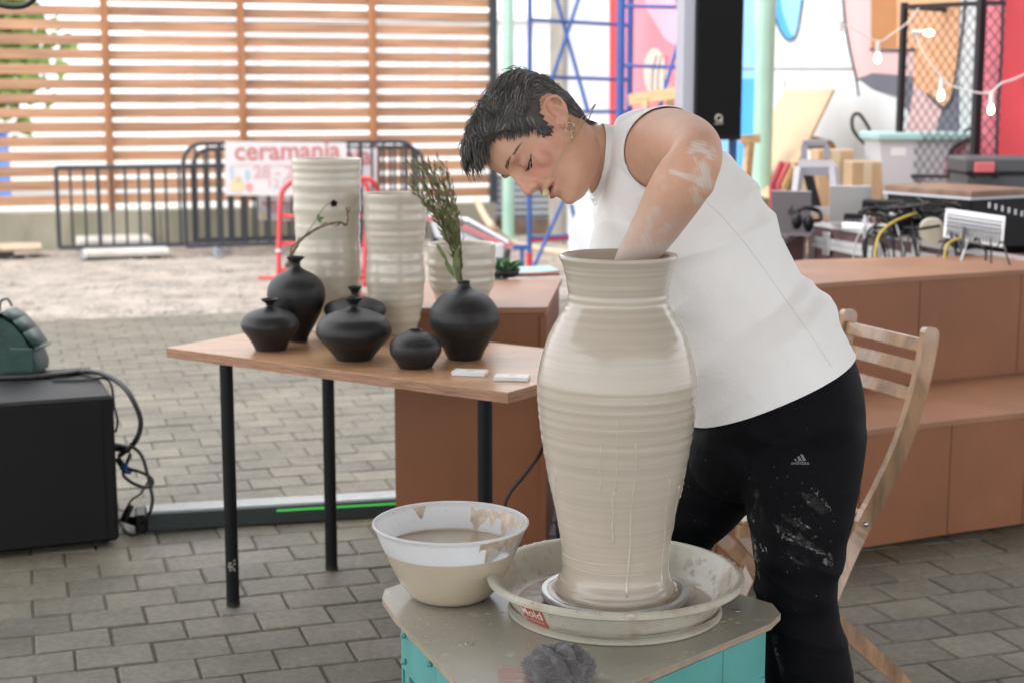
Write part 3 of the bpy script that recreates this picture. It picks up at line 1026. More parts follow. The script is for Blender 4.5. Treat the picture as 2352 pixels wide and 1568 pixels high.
dAB = (B_ - A_).normalized()
brk = A_ + dAB * .22
side1 = panel('side_panel', A_, brk - dAB * .001, .455, zb1)
panel('side_panel', brk + dAB * .001, B_, .16, zb1)
panel('front_panel', B_, B2_, .16, zb1)
dBC = (C_ - B2_).normalized()
sp = C_ - dBC * .13
panel('access_panel', B2_, sp - dBC * .001, .16, zb1)
panel('access_panel', sp + dBC * .001, C_, .16, zb1)
Dk = inn(cD, .05)
panel('back_panel', C_, Dk, .16, zb1)
panel('back_panel', Dk, A_, .16, zb1)
# legs
for p in (A_, B_, C_, Dk):
    q_ = p + (zat(cen, p.z) - p).normalized() * .03
    obj('leg', MB().box(zat(q_, .2375), (.045, .045, .455), dAB), M_teal, wh)
nAB = Vector((dAB.y, -dAB.x, 0))
for (a, z) in ((.03, .525), (.03, .475), (.185, .470), (.195, .530)):
    c = zat(A_ + dAB * a, z)
    obj('bolt', MB().tube([c + nAB * .0005, c + nAB * .006], .0055, 10).ico(c + nAB * .006, .005, 1), M_teal, side1, smooth=True)
# splash pan
WC = at(1412, 1350, 2.83)
WX, WY = WC.x, WC.y
M_pan = mat('pan_plastic', (0.50, 0.475, 0.40), 0.34, var=.10, vs=7, bump=.08, bs=40, col2=(.40, .335, .255), c2s=9, c2lo=.53, c2hi=.66)
M_clay = mat('clay_slip', (0.38, 0.31, 0.235), 0.22, var=.18, vs=18, bump=.25, bs=40)
pan = thing('splash_pan', (WX, WY, DZ), 'round cream splash pan around the wheel head, splashed with clay', 'splash pan')
RP = .2375
prof = [(.001, .010), (.18, .010), (.188, .012), (.200, .030), (.212, .052), (.217, .0585), (.231, .0585), (RP, .062), (RP + .001, .068), (RP - .004, .0735), (.229, .0735), (.221, .068), (.214, .056), (.202, .034), (.192, .018), (.18, .0145), (.001, .0145)]
pz = 1.0
po = obj('pan_body', MB().lathe((WX, WY, DZ), prof, 96, cap0=False), M_pan, pan, smooth=True, autosm=50)
obj('base_ring', MB().lathe((WX, WY, DZ + .0005), [(.150, 0), (.196, 0), (.199, .003), (.196, .0065), (.150, .0065)], 72, cap0=False), M_pan, pan, smooth=True, autosm=50)
sl_mb = MB().lathe((WX, WY, DZ), [(.001, .0150), (.10, .0150), (.185, .0152), (.1945, .019)], 64, cap0=False, wob=lambda th, z: .0 if z < .0151 else .03 * math.sin(5 * th + 1) * math.sin(3 * th))
obj('slip_puddle', sl_mb, M_clay, pan, smooth=True)
spl = MB()
spr = random.Random(9)
for k in range(150):
    th = spr.uniform(0, 6.28)
    inner = spr.random() < .7
    z0 = spr.uniform(.022, .060)
    r0 = np.interp(z0, [.018, .034, .056, .068], [.192, .202, .214, .221]) - .0006 if inner else np.interp(z0, [.012, .03, .052], [.1885, .2003, .2123]) + .0005
    p = Vector((WX + r0 * math.cos(th), WY + r0 * math.sin(th), DZ + z0))
    td = Vector((-math.sin(th), math.cos(th), 0)); ud = Vector((math.cos(th) * .5, math.sin(th) * .5, 1)).normalized()
    s = spr.uniform(.0018, .009 if inner else .004)
    n = 7
    spl.add([p] + [p + td * (s * math.cos(6.28 * q / n) * spr.uniform(.6, 1.2)) + ud * (s * 1.1 * math.sin(6.28 * q / n) * spr.uniform(.6, 1.3)) for q in range(n)], [(0, 1 + q, 1 + (q + 1) % n) for q in range(n)])
for k in range(46):
    th = spr.uniform(0, 6.28)
    s = spr.uniform(.0015, .006)
    spl.ico((WX + (RP - .004) * math.cos(th), WY + (RP - .004) * math.sin(th), DZ + .0728), s, 1, (1, 1, .3))
spl.ico((WX + .012, WY - RP + .001, DZ + .069), .011, 2, (1, .35, .55))
tag(obj('clay_splash', spl, mat('clay_dried', (.47, .41, .33), .5), pan, fix=False), kind='stuff')
# red maker label on the pan's outer wall
lb, lt = [], []
nl = 14
th0, th1 = rad(211), rad(229)
lab_mb = MB()
vs_, fs_ = [], []


def panwall(th, z, lift=.0006):
    r = np.interp(z, [.012, .03, .052], [.188, .200, .212]) + lift
    return Vector((WX + r * math.cos(th), WY + r * math.sin(th), DZ + z))


def decal_on_pan(name, vs, fs, thA, thB, zA, zB, w_, h_, m_, lift):
    return obj(name, MB().add([panwall(thA + (thB - thA) * x / w_, zA + (zB - zA) * y / h_, lift) for x, y in vs], fs), m_, pan, fix=False)


g = [(i / nl, j / 6) for j in range(7) for i in range(nl + 1)]
decal_on_pan('maker_label', g, [(j * (nl + 1) + i, j * (nl + 1) + i + 1, (j + 1) * (nl + 1) + i + 1, (j + 1) * (nl + 1) + i) for j in range(6) for i in range(nl)], th0, th1, .013, .0515, 1, 1, mat('label_red', (.36, .085, .055), .45, var=.15, vs=60), .0007)
M_print = mat('label_print', (.70, .60, .55), .5)
v1, f1 = text_polys('Mold', 1, offset=.012)
decal_on_pan('lettering', v1, f1, th0 + rad(.6), th1 - rad(1.4), .0305, .0475, max(p[0] for p in v1), max(p[1] for p in v1), M_print, .0011)
vs_, fs_ = [], []
lr = random.Random(2)
for k in range(13):
    x = k * .075
    h_ = .5 + .5 * lr.random()
    vs_ += [(x, 0), (x + .028, 0), (x + .028, h_), (x, h_)]
    fs_.append(tuple(range(4 * k, 4 * k + 4)))
decal_on_pan('small_print', vs_, fs_, th0 + rad(2), th1 - rad(1.4), .0205, .0262, 1, 1, M_print, .0011)
# wheel head + bat
M_alu = mat('wet_aluminium', (.58, .60, .62), .30, metal=.25, var=.12, vs=40)
hdz = WC.z
whd = obj('wheel_head', MB().lathe((WX, WY, hdz - .012), [(.001, 0), (.132, 0), (.137, .002), (.1375, .010), (.135, .012), (.118, .0122), (.117, .0116), (.114, .0116), (.113, .0124), (.001, .0124)], 96, cap0=False), M_alu, wh, smooth=True, autosm=30)
obj('spindle', MB().tube([(WX, WY, DZ + .001), (WX, WY, hdz - .012)], .028, 20), M_alu, wh, smooth=True)
obj('smeared_slip', MB().lathe((WX, WY, hdz + .0008), [(.112, 0), (.116, .0012), (.122, .0006), (.126, .0)], 80, cap0=False, wob=lambda th, z: .02 * math.sin(2 * th) + .012 * math.sin(7 * th)), M_clay, whd, smooth=True, fix=False)

# drips, screws and scraps on the deck
dm = MB()
dr_ = random.Random(31)
for k in range(70):
    if k < 45:
        u, v = dr_.uniform(930, 1200), dr_.uniform(1400, 1560)
        if v > 1400 + (u - 880) * .95: u += 60; v -= 60
    elif k < 58:
        u, v = dr_.gauss(1560, 22), dr_.gauss(1505, 7)
    else:
        u, v = dr_.gauss(1690, 30), dr_.gauss(1432, 9)
    p = gz(u, v, DZ)
    s = dr_.uniform(.0010, .0048)
    dm.ico((p.x, p.y, DZ + .0003), s, 1, (dr_.uniform(.7, 1.8), dr_.uniform(.7, 1.3), .16))
tag(obj('clay_drips', dm, mat('clay_dried', (.47, .41, .33), .5), deck, fix=False), kind='stuff')
for u, v in ((1078, 1477), (1692, 1401)):
    p = gz(u, v, DZ)
    obj('screw_head', MB().lathe((p.x, p.y, DZ + .0003), [(.008, 0), (.0078, .0012), (.006, .0016), (.004, .0008), (.001, .0008)], 18), mat('screw_steel', (.45, .43, .40), .35, metal=.7), deck, smooth=True)

# rag and wooden rib
rg = MB()
rc = gz(1284, 1562, DZ)
nu, nv = 150, 64
for j in range(nv + 1):
    ph = math.pi * j / nv
    for i in range(nu):
        th = 2 * math.pi * i / nu
        d3 = Vector((math.sin(ph) * math.cos(th), math.sin(ph) * math.sin(th), math.cos(ph)))
        crease = .085 * math.sin(4 * d3.x * 3 + 6 * d3.y + 2 * noise.noise(d3 * 2)) * max(0, d3.z + .4) + .07 * noise.noise(d3 * 2.3 + Vector((4, 1, 2)))
        rib_ = .050 * math.sin(60 * (d3.z * .6 + d3.x * .35 + .25 * noise.noise(d3 * 1.5)))
        r = 1 + crease + rib_
        q_ = Vector((d3.x * .058 * r, d3.y * .046 * r, max(d3.z, -.55) * .036 * r))
        rg.v.append((rc.x + q_.x, rc.y + q_.y, DZ + .0215 + q_.z))
for j in range(nv):
    for i in range(nu):
        rg.f.append((j * nu + i, j * nu + (i + 1) % nu, (j + 1) * nu + (i + 1) % nu, (j + 1) * nu + i))
tag(obj('wash_cloth', rg, mat('grey_towel', (.10, .094, .098), .95, var=.35, vs=40, bump=.6, bs=420, sheen=.4), smooth=True), 'crumpled grey ribbed cloth lying on the wheel deck', 'cloth')
rb = [gz(1143, 1534, DZ), gz(1196, 1535, DZ), gz(1230, 1545, DZ), gz(1225, 1600, DZ), gz(1147, 1600, DZ)]
tag(obj('clay_scraper', MB().prism([zat(p, DZ + .0006) for p in rb], (0, 0, .005)), mat('scraper_wood', (.36, .235, .19), .5, var=.3, vs=14, stretch=(1, 5, 1), col2=(.6, .55, .5), c2s=25, c2lo=.6, c2hi=.66)), 'flat brown scraper smeared with clay under the grey cloth', 'scraper')

# ================================================================== the big vase
M_vase = mat('wet_clay', (0.49, 0.425, 0.352), 0.20, var=.06, vs=6, bump=.06, bs=5, stretch=(.3, .3, 22), spec=.5, coat=.2)
kv = 2.83 / FPX
cu_ = 1407
VC = Vector((WX, WY, hdz + .0008))


def vz(v):
    return (1352 - v) * kv * 1.012


vp = [(1352, 139), (1345, 137), (1330, 131), (1306, 121.5), (1280, 122), (1240, 125), (1200, 132), (1171, 137), (1130, 146), (1100, 153), (1061, 160), (1020, 167), (991, 171.5), (955, 176), (920, 179), (890, 180), (868, 179), (840, 174), (804, 165), (780, 157), (762, 149), (740, 137), (718, 123), (704, 115), (692, 112), (670, 112.5), (643, 117), (625, 121), (612, 126), (603, 131)]
pp = spline([Vector((hw * kv, vz(v), 0)) for v, hw in vp], 8)
vr = random.Random(5)
vout = []
for p in pp:
    z = p.y
    amp = .00045 if z > .12 else .0002
    if .25 < z < .46: amp = .00055
    rip = amp * (.6 + .5 * math.sin(z * 23 + 1)) * (math.sin(z * 300 + 2.4 * math.sin(z * 37)) + .5 * math.sin(z * 620 + 2 + 2 * math.sin(z * 51)))
    vout.append((p.x + rip, z))
tr_, tz_ = vout[-1]
vin = [(r - .011, z) for r, z in vout[::-1] if z > .02][2::3]
vfull = [(.001, 0)] + vout + [(tr_ + .0012, tz_ + .004), (tr_ - .001, tz_ + .0075), (tr_ - .005, tz_ + .0078), (tr_ - .009, tz_ + .004)] + vin + [(.002, .02)]
vase = thing('big_vase', VC, 'large wet clay vase being thrown on the wheel', 'vase')
rimw = lambda th, z: (.0025 * math.sin(th * 2 + .6) + .002 * math.sin(th * 3 + 2)) * max(0, (z - .5) / .1)
obj('vase_body', MB().lathe(VC, vfull, 128, cap0=False, wob=rimw), M_vase, vase, smooth=True)
vzs = np.array([z for r, z in vout]); vrs = np.array([r for r, z in vout])
M_drip = mat('slip_drip', (.56, .495, .415), .12, spec=.6, coat=.4)
for (u, va, vb_, wd) in ((1362, 985, 1094, .0016), (1391, 1090, 1210, .0020), (1438, 975, 1332, .0022), (1515, 1070, 1325, .0015), (1558, 1060, 1135, .0013), (1541, 1095, 1330, .0013), (1268, 1050, 1150, .0012), (1395, 930, 1085, .0010)):
    lst = []
    for i in range(26):
        v = va + (vb_ - va) * i / 25
        z = vz(v)
        r = float(np.interp(z, vzs, vrs)) - .0004
        s_ = (u - (v - va) * .035 * (1 if u > 1420 else -.2) - cu_) * kv + .0012 * math.sin(i * .5 + u)
        s_ = max(-r * .985, min(r * .985, s_))
        lst.append(VC + Vector((s_, -math.sqrt(max(r * r - s_ * s_, 0)), z)))
    n = len(lst)
    obj('slip_drip', MB().tube(lst, [wd * 1.45 * (.55 + .6 * (i / n) ** 3 + .22 * math.sin(i * 1.1 + u)) for i in range(n - 1)] + [wd * 1.35], 6), M_drip, vase, smooth=True)
rg_ = MB()
for (v, w_) in ((1262, .0008), (1283, .0009), (1322, .0007)):
    z = vz(v); r = float(np.interp(z, vzs, vrs)) - .0002
    arc = [VC + Vector((r * math.cos(a), r * math.sin(a), z + .0015 * math.sin(a * 2 + v))) for a in np.linspace(rad(185), rad(300), 30)]
    rg_.tube(arc, w_, 5)
obj('slip_ring', rg_, M_drip, vase, smooth=True)

# ================================================================== bowl of slip water
bwc = gz(1036, 1369, DZ)
kb = proj(bwc)[2] / FPX
BH, BR, BB = 170 * kb * 1.02, 174 * kb, 77 * kb


def bprof(r_scale=1.0, inset=0.0, z0=0.0, z1=1.0, n=16):
    o = []
    for i in range(n + 1):
        f = z0 + (z1 - z0) * i / n
        r = BB + (BR - BB) * (f ** .62)
        o.append((r - inset, f * BH))
    return o


m = bpy.data.materials.new('milky_plastic')
m.use_nodes = True
nt = m.node_tree
for n in list(nt.nodes): nt.nodes.remove(n)
L = nt.links.new
out = nt.nodes.new('ShaderNodeOutputMaterial')
pb_ = nt.nodes.new('ShaderNodeBsdfPrincipled'); pb_.inputs['Base Color'].default_value = (.80, .80, .80, 1); pb_.inputs['Roughness'].default_value = .22
tl = nt.nodes.new('ShaderNodeBsdfTranslucent'); tl.inputs['Color'].default_value = (.82, .84, .86, 1)
tp = nt.nodes.new('ShaderNodeBsdfTransparent'); tp.inputs['Color'].default_value = (.93, .94, .96, 1)
m1 = nt.nodes.new('ShaderNodeMixShader'); m1.inputs[0].default_value = .45
m2 = nt.nodes.new('ShaderNodeMixShader'); m2.inputs[0].default_value = .22
L(pb_.outputs[0], m1.inputs[1]); L(tl.outputs[0], m1.inputs[2]); L(m1.outputs[0], m2.inputs[1]); L(tp.outputs[0], m2.inputs[2]); L(m2.outputs[0], out.inputs[0])
M_milk = m
bw = thing('water_bowl', (bwc.x, bwc.y, DZ), 'translucent white plastic bowl half full of slip water, on the wheel deck', 'bowl')
outer = bprof()
inner = bprof(inset=.0022)[::-1]
full = [(.001, .0065), (BB - .012, .0065), (BB - .008, .001), (BB - .001, .001)] + outer[0:] + [(BR + .0035, BH + .0005), (BR + .004, BH + .003), (BR + .001, BH + .005), (BR - .003, BH + .003)] + [q for q in inner if q[1] > .009] + [(BB - .006, .0085), (.001, .0085)]
sho = obj('bowl_shell', MB().lathe((bwc.x, bwc.y, DZ), full, 96, cap0=False), [M_milk, mat('plastic_over_slip', (.50, .425, .325), .22, var=.05, vs=9, coat=.2)], bw, smooth=True)
for pol in sho.data.polygons:                       # below the water line the thin wall takes the colour of the slip it touches
    if pol.center.z < BH * .675: pol.material_index = 1
fl_ = .67
liq = [(.001, .0092), (BB - .005, .0092)] + [(r - .0035, z) for r, z in bprof(z0=.08, z1=fl_)] + [(BB + (BR - BB) * fl_ ** .62 - .006, fl_ * BH + .0004), (.001, fl_ * BH)]
obj('slip_water', MB().lathe((bwc.x, bwc.y, DZ), liq, 80, cap0=False), mat('slip_water', (.42, .345, .255), .08, var=.06, vs=12, spec=.5), bw, smooth=True, autosm=40)
# smears of clay on the inner wall and rim
smr = MB()
br_ = random.Random(17)


def bowl_pt(th, f, ins):
    r = BB + (BR - BB) * (max(f, .01) ** .62) - ins
    return Vector((bwc.x + r * math.cos(th), bwc.y + r * math.sin(th), DZ + f * BH))


def smear(th0, th1, fa, fb, ins, n=30, seed=0):
    """A patch on the wall between two uneven edges."""
    vs, fs = [], []
    K = 5
    for i in range(n + 1):
        th = th0 + (th1 - th0) * i / n
        a = fa(i / n); b = fb(i / n)
        for k in range(K):
            vs.append(bowl_pt(th, a + (b - a) * k / (K - 1), ins))
    for i in range(n):
        for k in range(K - 1):
            fs.append((i * K + k, i * K + k + 1, (i + 1) * K + k + 1, (i + 1) * K + k))
    smr.add(vs, fs)


nz1 = lambda x, s: noise.noise((x * 5, s, 0)) * .6 + noise.noise((x * 11, s, 4)) * .3
smear(rad(-58), rad(12), lambda x: max(.68, .93 - .30 * x ** .5 - .55 * max(0, nz1(x, 1)) - (.42 if x < .10 else 0)), lambda x: .99, .0027, 70)
smear(rad(22), rad(75), lambda x: max(.68, .78 - .5 * nz1(x, 2)), lambda x: .97 - .12 * abs(nz1(x, 5)), .0027, 50)
smear(rad(-66), rad(-8), lambda x: max(.70, .90 - .42 * max(0, nz1(x, 8) + .1) - (.20 if .1 < x < .16 else 0)), lambda x: .985, -.0005, 60)
smear(rad(112), rad(124), lambda x: .99 - .16 * math.sin(math.pi * x) ** 1.5, lambda x: .992, .0027, 16)
for k in range(34):
    th, f = br_.uniform(0, 6.28), br_.uniform(.68, .98)
    p = bowl_pt(th, f, .0027 if br_.random() < .75 else -.0003)
    s = br_.uniform(.0005, .0019)
    td = Vector((-math.sin(th), math.cos(th), 0))
    smr.add([p - td * s, p + UP * s * 1.3, p + td * s, p - UP * s * 1.2], [(0, 1, 2, 3)])
tag(obj('clay_smear', smr, mat('clay_smear', (.46, .375, .285), .30, var=.25, vs=60), bw, fix=False), kind='stuff')

# ================================================================== floor things at the left
M_spk = mat('speaker_black', (0.006, 0.006, 0.0065), 0.6, spec=.25, var=.15, vs=60, bump=.25, bs=400)
M_cable = mat('cable_black', (0.010, 0.010, 0.011), 0.45)
s0 = gz(275, 1252)
SH = .512
sfr = s0
dirx = (gz(0, 1281) - s0).normalized()
diry = Vector((dirx.y, -dirx.x, 0))
if diry.y < 0: diry = -diry
sw, sd_ = .78, .60
spk = thing('subwoofer', s0 + dirx * sw / 2 + diry * sd_ / 2, 'low black subwoofer box standing on the pavers with a green bag on it', 'speaker')
cc = s0 + dirx * sw / 2 + diry * sd_ / 2
obj('cabinet', MB().box(zat(cc, SH / 2 + .012), (sw, sd_, SH - .012), dirx, diry, bevel=.010), mat('textured_black', (.0032, .0032, .0036), .48, bump=.3, bs=300, spec=.28), spk)
for a, b in ((.06, .06), (.72, .06), (.06, .54), (.72, .54)):
    p = s0 + dirx * a + diry * b
    obj('foot', MB().tube([zat(p, .001), zat(p, .012)], .03, 16), mat('black_rubber', (.012, .012, .012), .7), spk)
    obj('stacking_dimple', MB().lathe(zat(p, SH - .0035 + .0042), [(.024, 0), (.022, .0006), (.0, .0006)], 20), mat('dimple_black', (.004, .004, .004), .7), spk)
gp = s0 + dirx * .41 - diry * .003
obj('grille', MB().box(zat(gp, .262), (.74, .004, .47), dirx, diry, bevel=.001), mat('textured_black', (.005, .005, .0055), .48), spk)
hp = s0 + dirx * .68 - diry * .006
obj('handle_recess', MB().box(zat(hp, .30), (.13, .003, .16), dirx, diry), mat('dimple_black', (.004, .004, .004), .7), spk)

# green bag
def at_y(u, v, t): return at(u, v, t)
bt = 5.45
M_bag = mat('green_leather', (0.012, 0.050, 0.042), 0.38, var=.25, vs=20, bump=.15, bs=120)
bag = thing('backpack', zat(gz(55, 862, SH + .012), SH + .012), 'small dark green leather backpack on the subwoofer', 'bag')
bc = gz(45, 850, SH + .012)
# side outline in metres: x along the picture, z up; extruded in depth with rounding
ol = [(-.095, 0), (.088, 0), (.092, .03), (.074, .085), (.042, .145), (.008, .185), (-.030, .210), (-.05, .208), (-.060, .18), (-.078, .10)]
rings = []
ND = 7
mbb = MB()
for k in range(ND):
    d_ = -.075 + .15 * k / (ND - 1)
    s_ = math.sqrt(max(0.0, 1 - (d_ / .082) ** 4))
    s_ = .88 + .12 * s_
    cx = -.01
    for x, z in ol:
        mbb.v.append((bc.x + cx + (x - cx) * s_, bc.y + d_, SH + .0125 + max(.0, z * (s_ if z > .05 else 1))))
n = len(ol)
for k in range(ND - 1):
    for i in range(n):
        mbb.f.append((k * n + i, k * n + (i + 1) % n, (k + 1) * n + (i + 1) % n, (k + 1) * n + i))
mbb.f.append(tuple(range(n))); mbb.f.append(tuple(range((ND - 1) * n, ND * n))[::-1])
obj('bag_body', mbb, M_bag, bag, smooth=True, autosm=60)
fp = [(-.063, .18), (-.054, .213), (-.026, .220), (.014, .192), (.049, .150), (.084, .094), (.096, .088)]
fm = MB()
for i in range(len(fp) - 1):
    for k in range(1):
        a, b = fp[i], fp[i + 1]
        fm.add([(bc.x + a[0], bc.y - .078, SH + .0125 + a[1]), (bc.x + b[0], bc.y - .078, SH + .0125 + b[1]), (bc.x + b[0], bc.y + .078, SH + .0125 + b[1]), (bc.x + a[0], bc.y + .078, SH + .0125 + a[1])], [(0, 1, 2, 3)])
fl_o = obj('flap', fm, M_bag, bag, smooth=True, fix=False)
md = fl_o.modifiers.new('thickness', 'SOLIDIFY'); md.thickness = .005
pp = spline([Vector((bc.x + x, bc.y - .02, SH + .0125 + z)) for x, z in ((-.10, .01), (-.13, .04), (-.115, .10), (-.085, .17), (-.06, .205))], 5)
obj('strap', MB().tube(pp, .006, 8), M_bag, bag, smooth=True)
pp = spline([Vector((bc.x + x, bc.y, SH + .0125 + z)) for x, z in ((-.06, .215), (-.055, .25), (-.03, .258), (-.015, .232))], 5)
obj('carry_handle', MB().tube(pp, .0045, 8), M_bag, bag, smooth=True)
obj('side_pocket', MB().box((bc.x + .035, bc.y - .0765, SH + .062), (.085, .006, .085), (1, 0, 0), bevel=.002), M_bag, bag)
obj('buckle', MB().box((bc.x - .048, bc.y - .0795, SH + .165), (.018, .003, .020)), mat('steel_bright', (.6, .6, .6), .25, metal=1), bag)


def cable(name, pts, r, label, m=None, group=None, per=7, cat='cable'):
    return tag(obj(name, MB().tube(spline(pts, per), r, 8), m or M_cable, smooth=True), label, cat, group)


CGp = 'black cables hanging off the subwoofer'
tb = 5.18
cable('cable', [gz(-40, 868, SH + .014), gz(60, 866, SH + .014), gz(135, 860, SH + .016), gz(190, 853, SH + .016), at(235, 858, 5.36), at(285, 888, 5.25), at(318, 945, 5.2), at(322, 985, 5.2), at(305, 1020, 5.22), at(275, 1045, 5.35)], .0092,
      'thick black cable lying across the subwoofer top and drooping off its edge')
cable('cable', [gz(120, 873, SH + .012), gz(190, 872, SH + .012), gz(238, 868, SH + .012), at(256, 885, 5.35), at(262, 930, 5.33), at(270, 965, 5.3), at(266, 990, 5.35)], .0045, 'thin black cable hanging close against the subwoofer side')
cable('cable', [at(275, 1030, 5.3), at(302, 1025, 5.2), at(325, 1045, 5.18), at(338, 1085, 5.18), at(346, 1120, 5.18), at(350, 1150, 5.18), at(340, 1185, 5.2), gz(318, 1206, .012)], .006, 'black cable curling down to the light bar plug')
cable('cable', [at(290, 1075, 5.22), at(320, 1082, 5.18), at(345, 1095, 5.18), at(350, 1110, 5.18), at(335, 1118, 5.18), at(305, 1108, 5.2), at(284, 1090, 5.24), at(288, 1072, 5.24), at(300, 1040, 5.24)], .006, 'coiled loop of black cable with a blue connector')
cable('cable', [at(345, 1095, 5.2), at(325, 1130, 5.2), at(300, 1150, 5.2), gz(275, 1196, .004)], .0035, 'thinnest black wire looping back to the subwoofer foot')
cable('cable', [gz(272, 1185, .004), gz(285, 1213, .004), gz(305, 1228, .004), gz(322, 1222, .006)], .0035, 'thin black wire on the pavers at the light bar end')
cn = thing('cable_connector', at(285, 1078, 5.22), 'blue cable connector on the coiled cable', 'connector')
obj('sleeve', MB().tube([at(281, 1068, 5.22), at(294, 1080, 5.22), at(302, 1083, 5.22)], [.015, .013, .008], 12), mat('connector_blue', (.02, .06, .25), .4), cn, smooth=True)
obj('grip', MB().tube([at(272, 1055, 5.26), at(281, 1068, 5.22)], .011, 10), M_cable, cn, smooth=True)
cn = thing('cable_connector', at(285, 1030, 5.25), 'black cable connector plugged in the subwoofer side', 'connector')
obj('sleeve', MB().tube([at(268, 1026, 5.3), at(290, 1030, 5.2), at(300, 1032, 5.2)], [.016, .014, .008], 12), M_cable, cn, smooth=True)

# led bar on the floor
l0, l1 = gz(338, 1222), gz(960, 1184)
ld = (l1 - l0).normalized(); ln_ = Vector((-ld.y, ld.x, 0))
LL = (l1 - l0).length
led = thing('light_bar', (l0 + l1) / 2, 'long low stage light bar lying on the pavers behind the table legs', 'light bar')
obj('housing', MB().box(zat((l0 + l1) / 2 + ln_ * .065, .034), (LL, .13, .064), ld, bevel=.004), mat('bar_dark', (.022, .032, .032), .4, bump=.2, bs=200), led)
M_lens = mat('lens_clear', (.45, .52, .54), .16, spec=.8, coat=.5, bump=.25, bs=220)
lenses = MB()
nl = 110
for k in range(nl):
    c = l0 + ld * (LL * (k + .5) / nl) + ln_ * .070
    lenses.box(zat(c, .0672), (LL / nl - .0012, .098, .0045), ld, bevel=.0015)
obj('lens_strip', lenses, M_lens, led)
c = l0 + ld * (LL * .735) - ln_ * .0004
obj('green_light_line', MB().box(zat(c, .052), (LL * .53, .003, .0075), ld), mat('green_lit', (.05, .5, .06), .4, emit=(.06, .42, .10), estr=.18), led)
obj('end_cap', MB().box(zat(l0 - ld * .02 + ln_ * .05, .034), (.04, .125, .066), ld, bevel=.006), M_blackmetal, led)
obj('plug', MB().tube([zat(l0 - ld * .03 + ln_ * .04, .03), zat(l0 - ld * .075 + ln_ * .02, .05), zat(l0 - ld * .05 + ln_ * .03, .095)], [.02, .018, .010], 10), M_blackmetal, led, smooth=True)
# black cable behind the wheel
cable('cable', [at(1250, 1020, 4.7), at(1235, 1050, 4.75), at(1200, 1095, 4.78), at(1172, 1130, 4.8), at(1160, 1160, 4.8), at(1163, 1215, 4.75), gz(1185, 1262, .006), gz(1230, 1282, .006), gz(1262, 1262, .006), gz(1250, 1235, .006), gz(1215, 1226, .006), gz(1180, 1245, .006), gz(1190, 1275, .006)], .0055,
      'black cable running down the terracotta block and coiling on the floor', per=8)
# black wire entering the picture at the top
cable('cable', [zat(at(-70, -180, 5.2), 4.19), zat(at(-70, -180, 5.2), 2.9), at(-70, -180, 5.2), at(-68, -110, 5.2), at(-60, -50, 5.2), at(-30, 0, 5.2), at(10, 14, 5.2), at(45, 16, 5.2), at(70, 6, 5.2), at(95, -25, 5.2), at(106, -60, 5.2), at(110, -110, 5.2), at(111, -180, 5.2), zat(at(112, -180, 5.2), 2.9), zat(at(112, -180, 5.2), 4.19)], .0095, 'black cable loop hanging from above at the corner')

# ================================================================== crowd barriers, posters
BY = 14.0


def barrier(u0, u1, vtop, vbot, off, nb, label, rounded, seed):
    """A crowd barrier parallel to the fence: tubes for the frame, round bars, two feet."""
    r = random.Random(seed)
    p0 = onfence(u0, vbot, -off); p1 = onfence(u1, vbot, -off)
    z0 = .10
    zt = onfence((u0 + u1) / 2, vtop, -off).z
    root = thing('crowd_barrier', zat((p0 + p1) / 2, 0), label, 'barrier', 'black crowd barriers in front of the fence')
    a, b = zat(p0, 0), zat(p1, 0)
    if rounded:
        d_ = (b - a).normalized(); R_ = .18
        fr_ = [zat(a, z0), zat(a, zt - R_)] + [zat(a + d_ * R_ * (1 - math.cos(x)), zt - R_ + R_ * math.sin(x)) for x in (.4, .8, 1.2)] + [zat(a + d_ * R_, zt), zat(b - d_ * R_, zt)] + [zat(b - d_ * R_ * (1 - math.cos(x)), zt - R_ + R_ * math.sin(x)) for x in (1.2, .8, .4)] + [zat(b, zt - R_), zat(b, z0)]
    else:
        fr_ = [zat(a, z0), zat(a, zt), zat(b, zt), zat(b, z0)]
    fm_ = MB()
    for p, q_ in zip(fr_, fr_[1:] + fr_[:1]):
        fm_.tube([p, q_], .021, 8)
    obj('frame', fm_, M_dsteel, root, smooth=True, autosm=50)
    for k in range(nb):
        p = a + (b - a) * ((k + 1) / (nb + 1))
        obj('bar', MB().tube([zat(p, z0), zat(p, zt - .004)], .0125 if k % 4 != 2 else .019, 8), M_dsteel, root, smooth=True, autosm=50)
    for f in (.12, .85):
        p = a + (b - a) * f
        obj('foot', MB().bar(zat(p - E2 * .28, .015), zat(p + E2 * .28, .015), .05, .012).bar(zat(p, .015), zat(p, z0), .03, .03), mat('galvanised', (.38, .40, .44), .4, metal=.6), root)
    return root


barrier(137, 566, 383, 577, .95, 13, 'lowest black crowd barrier, square cornered, in front of the concrete wall', False, 1)
barrier(428, 960, 328, 586, 1.15, 19, 'tall black crowd barrier with rounded corners holding the front poster', True, 2)
barrier(448, 975, 340, 560, .55, 19, 'tall black crowd barrier with rounded corners standing behind the other two', True, 3)

M_poster = mat('poster_board', (.66, .63, .64), .55)
M_pred = mat('poster_red', (.52, .20, .19), .6)
M_prink = mat('poster_pink', (.62, .40, .42), .6)


